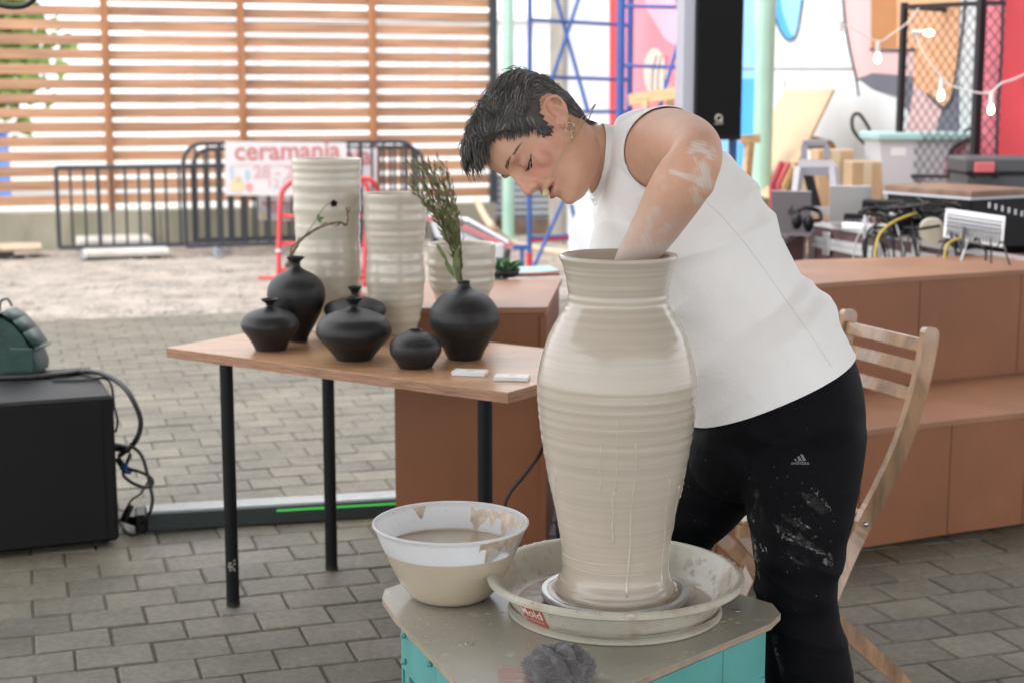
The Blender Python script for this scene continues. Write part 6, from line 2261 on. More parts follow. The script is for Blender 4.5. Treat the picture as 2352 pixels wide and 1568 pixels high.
def blend(mask, col):
    global Cc
    m_ = np.clip(mask, 0, 1)[:, None]
    Cc = Cc * (1 - m_) + np.array(col) * m_


n1 = vnoise(V[inhead], 26.0)
tmp = np.zeros(len(V)); tmp[inhead] = n1
blend(.60 * G(al - .040, .028) * G(z - .086, .026) * face, (.62, .235, .20))
blend(.45 * G(l, .012) * G(z - .078, .010) * (f > .11), (.55, .235, .18))
blend(.40 * ((al > .066) & (f < .03) & (z > .06) & (z < .14) & inhead), (.56, .245, .18))
blend(.30 * G(al - .031, .017) * G(z - .108, .010) * face, (.36, .19, .145))
blend(.22 * G(l, .03) * G(z - .02, .02) * face, (.50, .26, .20))
lipU = (z > .0475) & (z < .0475 + .0105 * np.clip(1 - (l / .024) ** 2, 0, 1)) & (f > .085) & face
lipL = (z < .0475) & (z > .0475 - .0145 * np.clip(1 - (l / .023) ** 2, 0, 1)) & (f > .082) & face
blend(.80 * lipU, (.40, .15, .125))
blend(.80 * lipL, (.46, .175, .145))
blend(.9 * (G(l, .0185) > .42) * G(z - .0472, .0016) * face * (f > .07), (.10, .03, .028))
Cc *= (1 + .10 * tmp)[:, None]
vis = (V[:, 2] > .85)
mo = np.zeros(len(V)); mo[vis] = .6 * vnoise(V[vis], 45.0, 3.0) + .5 * vnoise(V[vis], 140.0, 8.0)
Cc *= (1 + mo[:, None] * np.array([.05, .11, .13]))
elb = np.array(at(1600, 350, 2.675)); wri = np.array(at(1446, 612, 2.795))
ax_ = wri - elb; LA = np.linalg.norm(ax_); ax_ /= LA
sa = (V - elb) @ ax_
da = np.linalg.norm(V - elb - sa[:, None] * ax_, axis=1)
arm = (sa > -.06) & (sa < LA + .25) & (da < .09) & ~inhead
Pa = V[arm]
s1 = sa[arm] / LA
# stretched noise along the forearm: streaks wiped by fingers
q = np.stack([(Pa - elb) @ ax_ * 9, (Pa[:, 0]) * 42, (Pa[:, 2]) * 42], 1)
nA = np.array([noise.noise(p) + .5 * noise.noise((p[0] * 3, p[1] * 2.3, p[2] * 2.3)) for p in q])
m_ = np.clip((nA + .10 + .75 * np.clip(s1 - .55, 0, 1) * 1.3 - .30) * 1.9, 0, 1) * np.clip(s1 * 3, 0, 1) * .55
full = np.zeros(len(V)); full[arm] = np.clip(m_ * 1.2 + .60 * np.clip((s1 - .25) * 1.8, 0, 1), 0, .85)
blend(full, (.60, .50, .455))
Pn = V
for (u0, v0, u1, v1, t_, wd, k) in ((1592, 342, 1628, 352, 2.63, .014, .9), (1608, 378, 1622, 420, 2.63, .013, .8), (1540, 395, 1612, 424, 2.62, .0045, .8), (1560, 400, 1622, 415, 2.62, .004, .6), (1590, 440, 1600, 462, 2.65, .010, .6), (1476, 545, 1490, 572, 2.72, .010, .5)):
    a, b = np.array(at(u0, v0, t_)), np.array(at(u1, v1, t_))
    d_ = b - a; L_ = np.linalg.norm(d_); d_ /= L_
    near = np.linalg.norm(V - (a + b) / 2, axis=1) < .12
    P_ = V[near]
    s_ = np.clip((P_ - a) @ d_, 0, L_)
    vd = np.array(CF)
    r_ = P_ - a - s_[:, None] * d_
    r_ = r_ - (r_ @ vd)[:, None] * vd
    dist_ = np.linalg.norm(r_, axis=1)
    nn_ = np.array([noise.noise((p[0] * 70, p[1] * 70, p[2] * 70)) for p in P_])
    mm = np.zeros(len(V)); pv = np.cross(d_, vd); pv /= np.linalg.norm(pv)
    n3_ = np.array([noise.noise((a_ * 40, b_ * 380, u0 * .37)) for a_, b_ in zip((P_ - a) @ d_, (P_ - a) @ pv)])
    nn_ = .6 * nn_ + .5 * np.array([noise.noise((a_ * 30, b_ * 120, u0 * .77)) for a_, b_ in zip((P_ - a) @ d_, (P_ - a) @ pv)])
    mm[near] = np.clip((wd * (1 + .9 * nn_ + .5 * n3_) - dist_) / (wd * .55), 0, 1) * k * .95 * np.clip(.8 + .9 * n3_, 0, 1) * (N[near] @ vd < .1)
    blend(mm, (.66, .61, .57))


def skin_mat():
    m = bpy.data.materials.new('skin')
    m.use_nodes = True
    nt = m.node_tree
    b = nt.nodes['Principled BSDF']
    at_ = nt.nodes.new('ShaderNodeAttribute'); at_.attribute_name = 'pigment'
    nt.links.new(at_.outputs['Color'], b.inputs['Base Color'])
    b.inputs['Roughness'].default_value = .54
    b.inputs['Specular IOR Level'].default_value = .4
    b.inputs['Subsurface Weight'].default_value = .12
    b.inputs['Subsurface Radius'].default_value = (.010, .0045, .0028)
    b.inputs['Subsurface Scale'].default_value = .6
    tc = nt.nodes.new('ShaderNodeTexCoord')
    nz = nt.nodes.new('ShaderNodeTexNoise'); nz.inputs['Scale'].default_value = 420; nz.inputs['Detail'].default_value = 4
    bn = nt.nodes.new('ShaderNodeBump'); bn.inputs['Strength'].default_value = .18; bn.inputs['Distance'].default_value = .004
    nt.links.new(tc.outputs['Object'], nz.inputs['Vector']); nt.links.new(nz.outputs['Fac'], bn.inputs['Height']); nt.links.new(bn.outputs[0], b.inputs['Normal'])
    return m


def np_obj(name, V, F, m, parent, smooth=True, attr=None):
    me = bpy.data.meshes.new(name)
    o = np.array(parent.matrix_basis.translation) if parent is not None else np.zeros(3)
    me.vertices.add(len(V)); me.vertices.foreach_set('co', (V - o).ravel())
    k = F.shape[1]
    me.loops.add(F.size); me.loops.foreach_set('vertex_index', F.ravel().astype(np.int32))
    me.polygons.add(len(F)); me.polygons.foreach_set('loop_start', np.arange(0, F.size, k, dtype=np.int32))
    me.update(calc_edges=True)
    me.polygons.foreach_set('use_smooth', [smooth] * len(F))
    if attr is not None:
        at_ = me.attributes.new('pigment', 'FLOAT_COLOR', 'POINT')
        at_.data.foreach_set('color', np.concatenate([attr, np.ones((len(attr), 1))], 1).ravel().astype(np.float32))
    me.materials.append(m)
    ob = bpy.data.objects.new(name, me)
    COL.objects.link(ob)
    if parent is not None:
        ob.parent = parent
    return ob


foot0 = at(1858, 1925, 3.06); foot0.z = 0
person = thing('person', foot0, 'potter in white sleeveless shirt and black trousers bending over the big vase', 'person')
np_obj('body', V, F, skin_mat(), person, attr=Cc)
bvh = BVHTree.FromPolygons([tuple(p) for p in V], [tuple(int(i) for i in q) for q in F])


def on_face(l, z, lift=0.0):
    o = hp3(.20, l, z)
    h = bvh.ray_cast(o, -HF)
    return h[0] + HF * lift if h[0] is not None else o


# ---- eyes: lash line and a sliver of eye under the lowered lid
ey, ls_ = MB(), MB()
for sd in (1, -1):
    row = []
    for i in range(15):
        x = i / 14
        ll = (.0185 + .0285 * x)
        zz = .1030 - .0062 * math.sin(math.pi * (x * .9 + .05)) + .0045 * x
        row.append((ll * sd, zz))
    ls_.tube([on_face(a, b, .0004) for a, b in row], [.0006 + .0009 * math.sin(math.pi * i / 14) for i in range(15)], 6)
    for i in range(2, 15):
        a, b = row[i]
        p = on_face(a, b, .0006)
        ls_.tube([p, p + (HF * .0036 - HU * .0026 + HL * (sd * .0014)) * HS, p + (HF * .0052 - HU * .0026 + HL * (sd * .0024)) * HS], [.0003, .00025, .0001], 4)
    up = [on_face(a, b - .0006, .0002) for a, b in row[2:13]]
    dn = [on_face(a, b - .0006 - .0045 * math.sin(math.pi * i / 10) ** .8, .0002) for i, (a, b) in enumerate(row[2:13])]
    ey.add(up + dn, [(i, i + 1, 11 + i + 1, 11 + i) for i in range(10)])
obj('eyelashes', ls_, mat('lash_dark', (.016, .011, .009), .6), person, smooth=True)
obj('eye', ey, mat('eye_dark', (.035, .022, .018), .15), person, fix=False)
# ---- brows
bw_ = MB()
er = random.Random(8)
for sd in (1, -1):
    for k in range(120):
        x = er.random()
        ll = (.0125 + .039 * x) * sd
        zz = .1315 + .0055 * math.sin(x * 2.4) - .0035 * x + er.gauss(0, .0015 * (1.1 - .55 * x))
        p = on_face(ll, zz, -.0001)
        d_ = (HL * (sd * (.55 + .6 * x)) + HU * (.55 - .9 * x)).normalized()
        ln = er.uniform(.005, .009)
        q_ = on_face(ll + sd * ln * .8, zz + ln * (.45 - .75 * x), .0007)
        bw_.tube([p, (p + q_) / 2 + HF * .0006, q_], [.00032, .00030, .00010], 3, cap=False)
obj('eyebrows', bw_, mat('brow_dark', (.17, .095, .066), .6), person)

# ---- hair
HB = [(.20, .185), (.113, .1835), (.094, .1855), (.068, .170), (.060, .150), (.041, .128), (.034, .099), (.024, .097), (.010, .110), (.006, .126), (-.018, .142), (-.042, .130), (-.038, .100), (-.028, .084), (-.032, .070), (-.050, .042), (-.16, .036), (-.16, .32), (.20, .32)]


def inpoly(x, y, poly):
    c = False
    n = len(poly)
    j = n - 1
    for i in range(n):
        xi, yi = poly[i]; xj, yj = poly[j]
        if (yi > y) != (yj > y) and x < (xj - xi) * (y - yi) / (yj - yi) + xi:
            c = not c
        j = i
    return c


def hair_h(f, l, z):
    """How far the hair stands off the scalp."""
    top = min(max((z - .135) / .06, 0), 1)
    fr = min(max((f - .02) / .08, 0), 1) * top
    fr2 = min(max((f + .06) / .10, 0), 1) * top
    h = .0050 + .0090 * top + .0300 * fr2
    if f < -.03 and z < .11:
        h = .0035 + .004 * max(0, (z - .04) / .07)
    return h


cap_v, cap_f = [], []
rows_ = smooth_rows(HEAD, 4)
hr = random.Random(12)


def grow(f, l, z):
    ok = inpoly(f, z, HB)
    h = hair_h(f, l, z) if ok else -.010
    rr = math.sqrt(((f - .01) / .1) ** 2 + (l / .075) ** 2) + 1e-6
    k = max(0.0, (z - .11) / .11)
    df, dl, dz = (f - .01) / .1 / rr, l / .075 / rr, .9 * k
    nn_ = math.sqrt(df * df + dl * dl + dz * dz)
    lump = 1 + .35 * noise.noise((f * 38, l * 38, z * 38)) + .25 * noise.noise((f * 90, l * 90, z * 60))
    h = h * .68 * lump if ok else h
    return f + df / nn_ * h, l + dl / nn_ * h, z + dz / nn_ * h


HC_rows = HEAD[4:] + [(.2130, .006, -.008, .008, 0)]
cap = MB()
loft(cap, head_rings(HC_rows, 110, grow))
cap_bvh = BVHTree.FromPolygons([tuple(p) for p in cap.v], [tuple(q) for q in cap.f])
hair_mb = MB()
mats_idx = []
hair_mb.add(cap.v, cap.f)
mats_idx += [0] * len(cap.f)
# roots on the cap
tri_pts = []
cf = [q for q in cap.f if len(q) == 4]
cnt = 0
while cnt < 10500:
    q = cf[hr.randrange(len(cf))]
    a, b = hr.random(), hr.random()
    P = [Vector(cap.v[i]) for i in q]
    p = (P[0] * (1 - a) + P[1] * a) * (1 - b) + (P[3] * (1 - a) + P[2] * a) * b
    fq, lq, zq = to_head(np.array([p]))
    fq, lq, zq = float(fq[0]), float(lq[0]), float(zq[0])
    if not inpoly(fq, min(zq, .30), HB):
        continue
    if abs(fq + .010) < .034 and zq < .150:
        continue
    area = ((P[1] - P[0]).cross(P[3] - P[0])).length
    if hr.random() > min(1, area / 1.2e-5):
        continue
    cnt += 1
    top = min(max((zq - .135) / .06, 0), 1)
    # direction of growth: forward on top, down and a little back at the sides, down at the nape
    if top > .5:
        dirn = HF * .95 + HL * (.35 * math.copysign(1, lq) * min(1, abs(lq) / .05)) - HU * .1
        ln = hr.uniform(.028, .052)
    elif fq > .0:
        dirn = HF * .55 - HU * .75
        ln = hr.uniform(.016, .030)
    else:
        dirn = -HF * .35 - HU * .85
        ln = hr.uniform(.010, .022)
    if fq > .075 and zq > .19:
        dirn = HF * .8 - HU * .55 + HL * .35
        ln = hr.uniform(.026, .050)
    curl = Vector((noise.noise(p * 34), noise.noise(p * 34 + Vector((5, 1, 2))), noise.noise(p * 34 + Vector((9, 4, 7)))))
    lift = hr.uniform(.0005, .0056) * (0.45 + .6 * top)
    if hr.random() < .05 * (top + .3):
        lift *= 2.6
    pts = []
    pos = p.copy()
    steps = 5
    for s in range(steps + 1):
        nr = cap_bvh.find_nearest(pos)
        nrm = nr[1] if nr[1] is not None else HU
        if nrm.dot(pos - HC) < 0 and s == 0:
            nrm = -nrm
        base = nr[0] if nr[0] is not None else pos
        outw = (base - HC).normalized()
        hgt = lift * math.sin(s / steps * math.pi * .88)
        pts.append(base + outw * (hgt + .0004))
        w_ = .9 * curl + .45 * Vector((noise.noise(pos * 80), noise.noise(pos * 80 + Vector((3, 3, 3))), noise.noise(pos * 80 + Vector((7, 2, 8)))))
        d_ = (dirn.normalized() + w_ * (1.15 if top > .3 else .5)).normalized()
        d_ = (d_ - outw * d_.dot(outw) * .8).normalized()
        pos = base + d_ * (ln / steps)
    r0 = hr.uniform(.0004, .0008)
    n0 = len(hair_mb.f)
    hair_mb.tube(pts, [r0, r0, r0 * .95, r0 * .8, r0 * .55, r0 * .15], 3, cap=False)
    q5 = hr.random(); mats_idx += [2 if q5 < .10 else (1 if q5 < .55 else 0)] * (len(hair_mb.f) - n0)
# short hair breaking up the hairline
edge = [(.113, .1835), (.094, .1855), (.068, .170), (.060, .150), (.041, .128), (.034, .101), (.024, .098), (.010, .112), (.006, .127), (-.018, .144), (-.043, .131), (-.039, .100), (-.029, .085), (-.034, .070), (-.052, .044), (-.075, .038)]
for k in range(1500):
    s = hr.random() * (len(edge) - 1.001)
    i = int(s); a = s - i
    fq = edge[i][0] * (1 - a) + edge[i + 1][0] * a + hr.gauss(-.003, .0035)
    zq = edge[i][1] * (1 - a) + edge[i + 1][1] * a + hr.gauss(.004, .0035)
    sd = 1 if hr.random() < .7 else -1
    if i == 0:
        h = bvh.ray_cast(hp3(.25, hr.uniform(-.052, .052), zq), -HF)
    else:
        h = bvh.ray_cast(hp3(fq, .2 * sd, zq), -HL * sd)
    if h[0] is None: continue
    p, n_ = h[0], h[1]
    if n_.dot(p - HC) < 0: n_ = -n_
    dirn = (HF * .75 - HU * .55) if i < 5 else ((-HF * .3 - HU * .85) if i > 8 else (-HU * .9 + HF * .1))
    if i in (6, 7, 8, 9, 10, 11): continue
    if i in (7, 8, 9, 10): dirn = HF * .2 + HU * .1 - HL * 0
    ln = hr.uniform(.006, .015) * (1.3 if i < 4 else .75)
    d_ = (dirn + Vector((hr.gauss(0, .3), hr.gauss(0, .3), hr.gauss(0, .3)))).normalized()
    d_ = (d_ - n_ * d_.dot(n_) * .9).normalized()
    pts = [p - n_ * .0005, p + d_ * ln * .35 + n_ * hr.uniform(.001, .003), p + d_ * ln * .7 + n_ * hr.uniform(.001, .0035), p + d_ * ln + n_ * .001]
    n0 = len(hair_mb.f)
    hair_mb.tube(pts, [.0007, .0007, .0005, .0001], 3, cap=False)
    mats_idx += [1 if hr.random() < .3 else 0] * (len(hair_mb.f) - n0)
# soft front locks hanging over the forehead edge
for k in range(420):
    a = hr.uniform(-.95, .95)
    fq, lq, zq = .088 + hr.uniform(-.02, .014), a * .050, .201 + hr.uniform(-.010, .012)
    p = hp3(fq, lq, zq)
    nr = cap_bvh.find_nearest(p)
    pos = nr[0]
    cv_ = noise.noise((lq * 60, 3.1, 0))
    d_ = HF * .95 + HU * (.25 + .3 * cv_) + HL * (.25 * cv_)
    pts = []
    ln = hr.uniform(.026, .046)
    for s in range(7):
        pts.append(pos.copy())
        d_ = (d_ - HU * .20 + HL * (.10 * cv_) + Vector((hr.gauss(0, .03), hr.gauss(0, .03), hr.gauss(0, .03)))).normalized()
        pos = pos + d_ * ln / 6
        back = (pos - hp3(.03, 0, .19)).length
    r0 = hr.uniform(.0006, .0011)
    n0 = len(hair_mb.f)
    hair_mb.tube(pts, [r0, r0, r0, r0 * .9, r0 * .8, r0 * .6, r0 * .2], 3, cap=False)
    q5 = hr.random(); mats_idx += [2 if q5 < .05 else (1 if q5 < .4 else 0)] * (len(hair_mb.f) - n0)
M_hair = mat('hair_dark', (.060, .055, .052), .52, spec=.45)
M_hairm = mat('hair_mid', (.15, .14, .135), .52, spec=.45)
M_hairg = mat('hair_grey', (.32, .31, .30), .48, spec=.4)
ho = obj('hair', hair_mb, [M_hair, M_hairm, M_hairg], person, smooth=True, fix=False)
ho.data.polygons.foreach_set('material_index', mats_idx)

# ---- shirt: follows the body, with neck, arm and hem openings
VP = V
hem3 = [at(1954, 806, 3.06), at(1588, 962, 3.08), at(1672, 986, 2.905)]
hn = (hem3[1] - hem3[0]).cross(hem3[2] - hem3[0]).normalized()
if hn.dot(at(1400, 370, 3.0) - hem3[0]) < 0: hn = -hn
above = (VP - np.array(hem3[0])) @ np.array(hn) > 0
cA3 = [at(1376, 288, 2.99), at(1384, 350, 2.92), at(1360, 478, 2.99)]
cnn = (cA3[1] - cA3[0]).cross(cA3[2] - cA3[0]).normalized()
if cnn.dot(at(1700, 700, 3.05) - cA3[0]) < 0: cnn = -cnn
dneck = (VP - np.array(cA3[0])) @ np.array(cnn)
# the neckline dips at the throat
nkc = np.array(at(1374, 366, 2.975))
torso = above & ((dneck > 0) | ((np.linalg.norm(VP - nkc, axis=1) > .125) & (VP @ np.array(CR) > -2)))
headish = (np.linalg.norm(VP - np.array(HC), axis=1) < .155) & (dneck < .0)
torso &= ~headish
shp = [at(1524, 247, 2.850), at(1447, 350, 2.862), at(1484, 412, 2.872)]
sn = (shp[1] - shp[0]).cross(shp[2] - shp[0]).normalized()
if sn.dot(at(1600, 350, 2.67) - shp[0]) < 0: sn = -sn
dsh = (VP - np.array(shp[0])) @ np.array(sn)
armax = np.array([tuple(at(r[0], r[1], r[2])) for r in smooth_rows(ARM, 5)])
dA = np.full(len(VP), 9.0)
cand = torso
Pc = VP[cand]
dd = np.min(np.linalg.norm(Pc[:, None, :] - armax[None, ::2, :], axis=2), axis=1)
dA[cand] = dd
upper = armax[:27]
dU = np.full(len(VP), 9.0)
dU[cand] = np.min(np.linalg.norm(Pc[:, None, :] - upper[None, ::2, :], axis=2), axis=1)
isarm = (dsh > 0) & ((dU < .105) | (dA < .056))
far_ax = np.array([tuple(at(u, v, t)) for u, v, t in ((1434, 440, 3.205), (1432, 490, 3.23), (1430, 540, 3.245), (1430, 580, 3.235), (1430, 625, 3.22), (1428, 660, 3.20), (1430, 700, 3.15), (1432, 730, 3.12), (1436, 790, 3.04), (1436, 812, 3.025), (1430, 850, 3.02), (1420, 900, 3.0), (1410, 960, 3.0))])
dF = np.full(len(VP), 9.0)
dF[cand] = np.min(np.linalg.norm(Pc[:, None, :] - far_ax[None], axis=2), axis=1)
isfar = (dF < .068) & (((VP - np.array(C0)) @ np.array(CF) > 3.17) | (VP[:, 2] < at(1430, 655, 3.15).z))
leg_ = ~above
keep = torso & ~isarm & ~isfar
fk = keep[F].all(1)
FS = F[fk]
# largest piece only
used = np.unique(FS)
lab = np.arange(len(VP))
for _ in range(400):
    old = lab.copy()
    mn = lab[FS].min(1)
    for k in range(4):
        np.minimum.at(lab, FS[:, k], mn)
    lab = lab[lab]
    if (lab == old).all(): break
cl, ct = np.unique(lab[FS[:, 0]], return_counts=True)
FS = FS[lab[FS[:, 0]] == cl[ct.argmax()]]
used = np.unique(FS)
remap = -np.ones(len(VP), int); remap[used] = np.arange(len(used))
VS, NS, FS = VP[used].copy(), N[used].copy(), remap[FS]
dh0 = (VS - np.array(hem3[0])) @ np.array(hn)
VS = smooth_mesh(VS, FS, 70, np.clip(1 - dh0 / .16, 0, 1) * .5)
VS = VS + np.array(hn) * (-(.010 * np.clip(1 - dh0 / .16, 0, 1)))[:, None]
NS = normals(VS, FS)
if (NS * N[used]).sum() < 0: NS = -NS
# looseness and folds
e_all = np.sort(np.concatenate([FS[:, [0, 1]], FS[:, [1, 2]], FS[:, [2, 3]], FS[:, [3, 0]]]), axis=1)
key = e_all[:, 0] * len(VS) + e_all[:, 1]
ku, kc = np.unique(key, return_counts=True)
be = ku[kc == 1]
bnd = np.unique(np.concatenate([be // len(VS), be % len(VS)]))
isb = np.zeros(len(VS), bool); isb[bnd] = True
ea, eb = (be // len(VS)), (be % len(VS))
for _ in range(60):                       # even the cut edges
    acc = np.zeros_like(VS); cn_t = np.zeros(len(VS))
    for a, b in ((ea, eb), (eb, ea)):
        for k in range(3): acc[:, k] += np.bincount(a, VS[b, k], len(VS))
        cn_t += np.bincount(a, minlength=len(VS))
    m_ = isb & (cn_t > 0)
    VS[m_] = VS[m_] * .5 + .5 * acc[m_] / cn_t[m_][:, None]
d0 = (VS - np.array(hem3[0])) @ np.array(hn)
tor_ax = (np.array(at(1765, 885, 3.06)) - np.array(at(1416, 381, 3.0))); tor_ax /= np.linalg.norm(tor_ax)
pa = np.array(at(1490, 430, 2.9))
rel = VS - pa
sA = rel @ tor_ax
perp = rel - sA[:, None] * tor_ax
side_ = perp @ (np.array(CR) * .8 - np.array(CU) * .6)
# long soft folds running from the armhole and across the waist
fold = np.zeros(len(VS))
for i, p in enumerate(VS):
    a, b = sA[i], side_[i]
    rg1 = 1 - 2.6 * abs(noise.noise((a * 4 + b * 5, b * 9 - a * 4, 11.5))); rg2 = 1 - 2.8 * abs(noise.noise((a * 9 - b * 3, b * 6 + a * 5, 21.0)))
    dq = math.hypot(a + .02, b + .02); an = math.atan2(b + .02, a + .02)
    fold[i] = (.0036 * max(0, rg1) ** 1.4 + .0030 * max(0, rg2) ** 1.4 + .0036 * math.sin(an * 13 + 3 * noise.noise((a * 9, b * 9, 2))) * math.exp(-(dq / .17) ** 2) + .0045 * noise.noise((a * 5 + b * 6, b * 13 - a * 4, 1.5)) + .0030 * noise.noise((a * 16 + b * 7, b * 9 - a * 6, 7.7)) + .0014 * noise.noise((a * 30 + b * 22, b * 26 - a * 14, 3.3)))
hemk = np.clip(d0 / .25, 0, 1)
calm = np.clip((np.linalg.norm(VS - nkc, axis=1) - .10) / .07, 0, 1) * np.clip((dF[used] - .075) / .06, .05, 1) * np.clip((dU[used] - .085) / .06, .05, 1) * np.clip(d0 / .10, .22, 1)
fold = fold * calm
off_ = .0055 + .0055 * (1 - np.abs(hemk * 2 - 1)) + fold * 2.7 + .011 * (1 - hemk) ** 2
edge_in = np.clip(np.min(np.abs(np.stack([d0])), 0) / .02, 0, 1)
off_ = np.maximum(off_, .0022)
VS2 = VS + NS * off_[:, None]
VS2 = smooth_mesh(VS2, FS, 7, np.where(isb, 0, .5))
M_shirt = mat('white_jersey', (.86, .845, .84), .82, var=.025, vs=6, bump=.5, bs=24, stretch=(1, 1, 1), sheen=.25, dist=1.0)
so = np_obj('shirt', VS2, FS, M_shirt, person)
md = so.modifiers.new('cloth', 'SOLIDIFY'); md.thickness = .0022; md.offset = -1
sb_ = BVHTree.FromPolygons([tuple(p) for p in VS2], [tuple(int(i) for i in q) for q in FS])


def cast(b, u, v, lift=.0008):
    """A point of the surface under (u, v) of the measured picture, lifted a little off it."""
    d_ = (CF + CR * ((u - 1176) / FPX) + CU * ((784 - v) / FPX)).normalized()
    h = b.ray_cast(C0, d_)
    if h[0] is None: return None
    nn_ = h[1] if h[1].dot(d_) < 0 else -h[1]
    return h[0] + nn_ * lift


M_seamw = mat('seam_thread', (.66, .64, .62), .85)
for nm, pl_ in (('side_seam', [(1606, 450), (1650, 490), (1700, 545), (1742, 600), (1790, 668), (1850, 752), (1910, 842)]), ('armhole_stitch', [(1530, 250), (1470, 288), (1434, 345), (1440, 388), (1470, 425), (1500, 440)])):
    pp = [(u, v) for u, v, _ in [(p.x, p.y, 0) for p in spline([Vector((u, v, 0)) for u, v in pl_], 10)]]
    w3 = [cast(sb_, u, v, .0002) for u, v in pp]
    w3 = [p for p in w3 if p is not None]
    if len(w3) > 3:
        so_ = obj(nm, MB().tube(w3, .0006, 5), M_seamw, person, smooth=True)
# ---- trousers
tm = MB()


def legl(rows, per=5):
    rings = []
    for u, v, t, hw, b in smooth_rows(rows, per):
        c = at(u, v, t)
        rings.append(ell(c, CR * (hw * t / FPX), Vector((0, 1, 0)) * b, 48, .95))
    loft(tm, rings)


legl([(1838, 940, 3.035, 132, .118), (1842, 975, 3.03, 145, .130), (1839, 1010, 3.02, 148, .134), (1833, 1085, 3.0, 142, .122), (1836, 1180, 2.985, 120, .108), (1833, 1275, 2.975, 101, .094), (1829, 1350, 2.975, 92, .086), (1832, 1400, 2.98, 92, .084), (1848, 1470, 2.985, 94, .084), (1858, 1568, 3.0, 99, .086), (1860, 1700, 3.02, 94, .082), (1860, 1885, 3.05, 90, .078)])
rings = []
for u, v, t, r in smooth_rows([(1705, 950, 3.13, .125), (1668, 1040, 3.17, .116), (1606, 1140, 3.20, .096), (1545, 1220, 3.235, .084), (1518, 1290, 3.27, .078), (1532, 1420, 3.31, .076), (1556, 1600, 3.35, .074), (1568, 1780, 3.38, .074)], 5):
    rings.append((at(u, v, t), r))
tm.tube([p for p, r in rings], [float(r) for p, r in rings], 40)
rings = []
for uf, vf, ub, vb, t, b in smooth_rows([(1600, 900, 1915, 745, 3.06, .126), (1597, 965, 1953, 808, 3.06, .146), (1600, 1015, 1978, 890, 3.06, .158), (1640, 1060, 1984, 980, 3.06, .150), (1690, 1085, 1960, 1040, 3.05, .120)], 5):
    p, q_ = at(uf, vf, t), at(ub, vb, t)
    c, A = (p + q_) / 2, (q_ - p) / 2
    ax = A.normalized()
    rings.append(ell(c, A, (CF - ax * CF.dot(ax)).normalized() * b, 48, .95))
loft(tm, rings)
m_ = MB().ico((0, 0, 0), 1, 3)
for (u, v, t, r) in ((1692, 1045, 3.035, .095), (1690, 1035, 3.08, .095)):
    c = at(u, v, t)
    tm.add([c + Vector(p) * r for p in m_.v], m_.f)
VT, FT = remeshed(tm, .0042, 'trousers')
VT = smooth_mesh(VT, FT, 14, np.full(len(VT), .55))
NT = normals(VT, FT)
if (NT * (VT - VT.mean(0))).sum() < 0:
    FT = FT[:, ::-1]; NT = -NT
knee = np.array(at(1830, 1340, 2.97)); crot = np.array(at(1695, 1010, 2.95))
fd_ = np.zeros(len(VT))
for i, p in enumerate(VT):
    k = math.exp(-(abs(p[2] - knee[2]) / .13) ** 2)
    c_ = math.exp(-(np.linalg.norm(p - crot) / .13) ** 2)
    rk = max(0, 1 - 2.6 * abs(noise.noise((p[0] * 6 + p[2] * 7, p[1] * 6, p[2] * 13)))) ** 2
    fd_[i] = .0036 * rk * (k + .2 + c_) + .0030 * noise.noise((p[0] * 9, p[1] * 9, p[2] * 5)) + .0065 * k * noise.noise((p[0] * 7 + p[2] * 9, p[1] * 7, p[2] * 22)) + .0085 * c_ * noise.noise(((p[0] + p[2]) * 20, p[1] * 5, (p[2] - p[0]) * 7)) + (.0055 * noise.noise((p[0] * 14, p[1] * 14, p[2] * 3.5)) if p[2] < .45 else 0)
VT = VT + NT * fd_[:, None]
M_trou = mat('black_jersey', (.0022, .0023, .0038), .74, var=.2, vs=30, bump=.12, bs=120, spec=.14)
np_obj('trousers', VT, FT, M_trou, person)
tb_v = BVHTree.FromPolygons([tuple(p) for p in VT], [tuple(int(i) for i in q) for q in FT])
# sport emblem: three slanted bars over the word
M_logo = mat('logo_grey', (.17, .165, .165), .5)
lg = MB()
zx = lambda x, y: ((1940 + x / 16.8) * .91875, (1100 + y / 16.8) * .91875)
for poly in ([(750, 805), (820, 760), (885, 850), (792, 858)], [(890, 695), (970, 655), (1098, 855), (955, 868)], [(1020, 600), (1110, 570), (1268, 850), (1140, 855)]):
    pts = [cast(tb_v, *zx(*p)) for p in poly]
    lg.add(pts, [tuple(range(len(pts)))])
vs_, fs_ = text_polys('adidas', 1, offset=.012)
x0, x1 = min(p[0] for p in vs_), max(p[0] for p in vs_)
hh = max(p[1] for p in vs_)
pts = [cast(tb_v, *zx(635 + (x - x0) / (x1 - x0) * 755, 1008 - y / hh * 145)) for x, y in vs_]
lg.add(pts, fs_)
obj('emblem', lg, M_logo, person, fix=False)
# dried clay wiped on the trousers
m = mat('clay_wipe', (.24, .225, .21), .8)
nt = m.node_tree
b = nt.nodes['Principled BSDF']
tc = nt.nodes.new('ShaderNodeTexCoord')
nz = nt.nodes.new('ShaderNodeTexNoise'); nz.inputs['Scale'].default_value = 140; nz.inputs['Detail'].default_value = 6
mr = nt.nodes.new('ShaderNodeMapRange'); mr.inputs['From Min'].default_value = .42; mr.inputs['From Max'].default_value = .80
nt.links.new(tc.outputs['Object'], nz.inputs['Vector']); nt.links.new(nz.outputs['Fac'], mr.inputs['Value']); nt.links.new(mr.outputs[0], b.inputs['Alpha'])
cw = MB()
wr_ = random.Random(41)


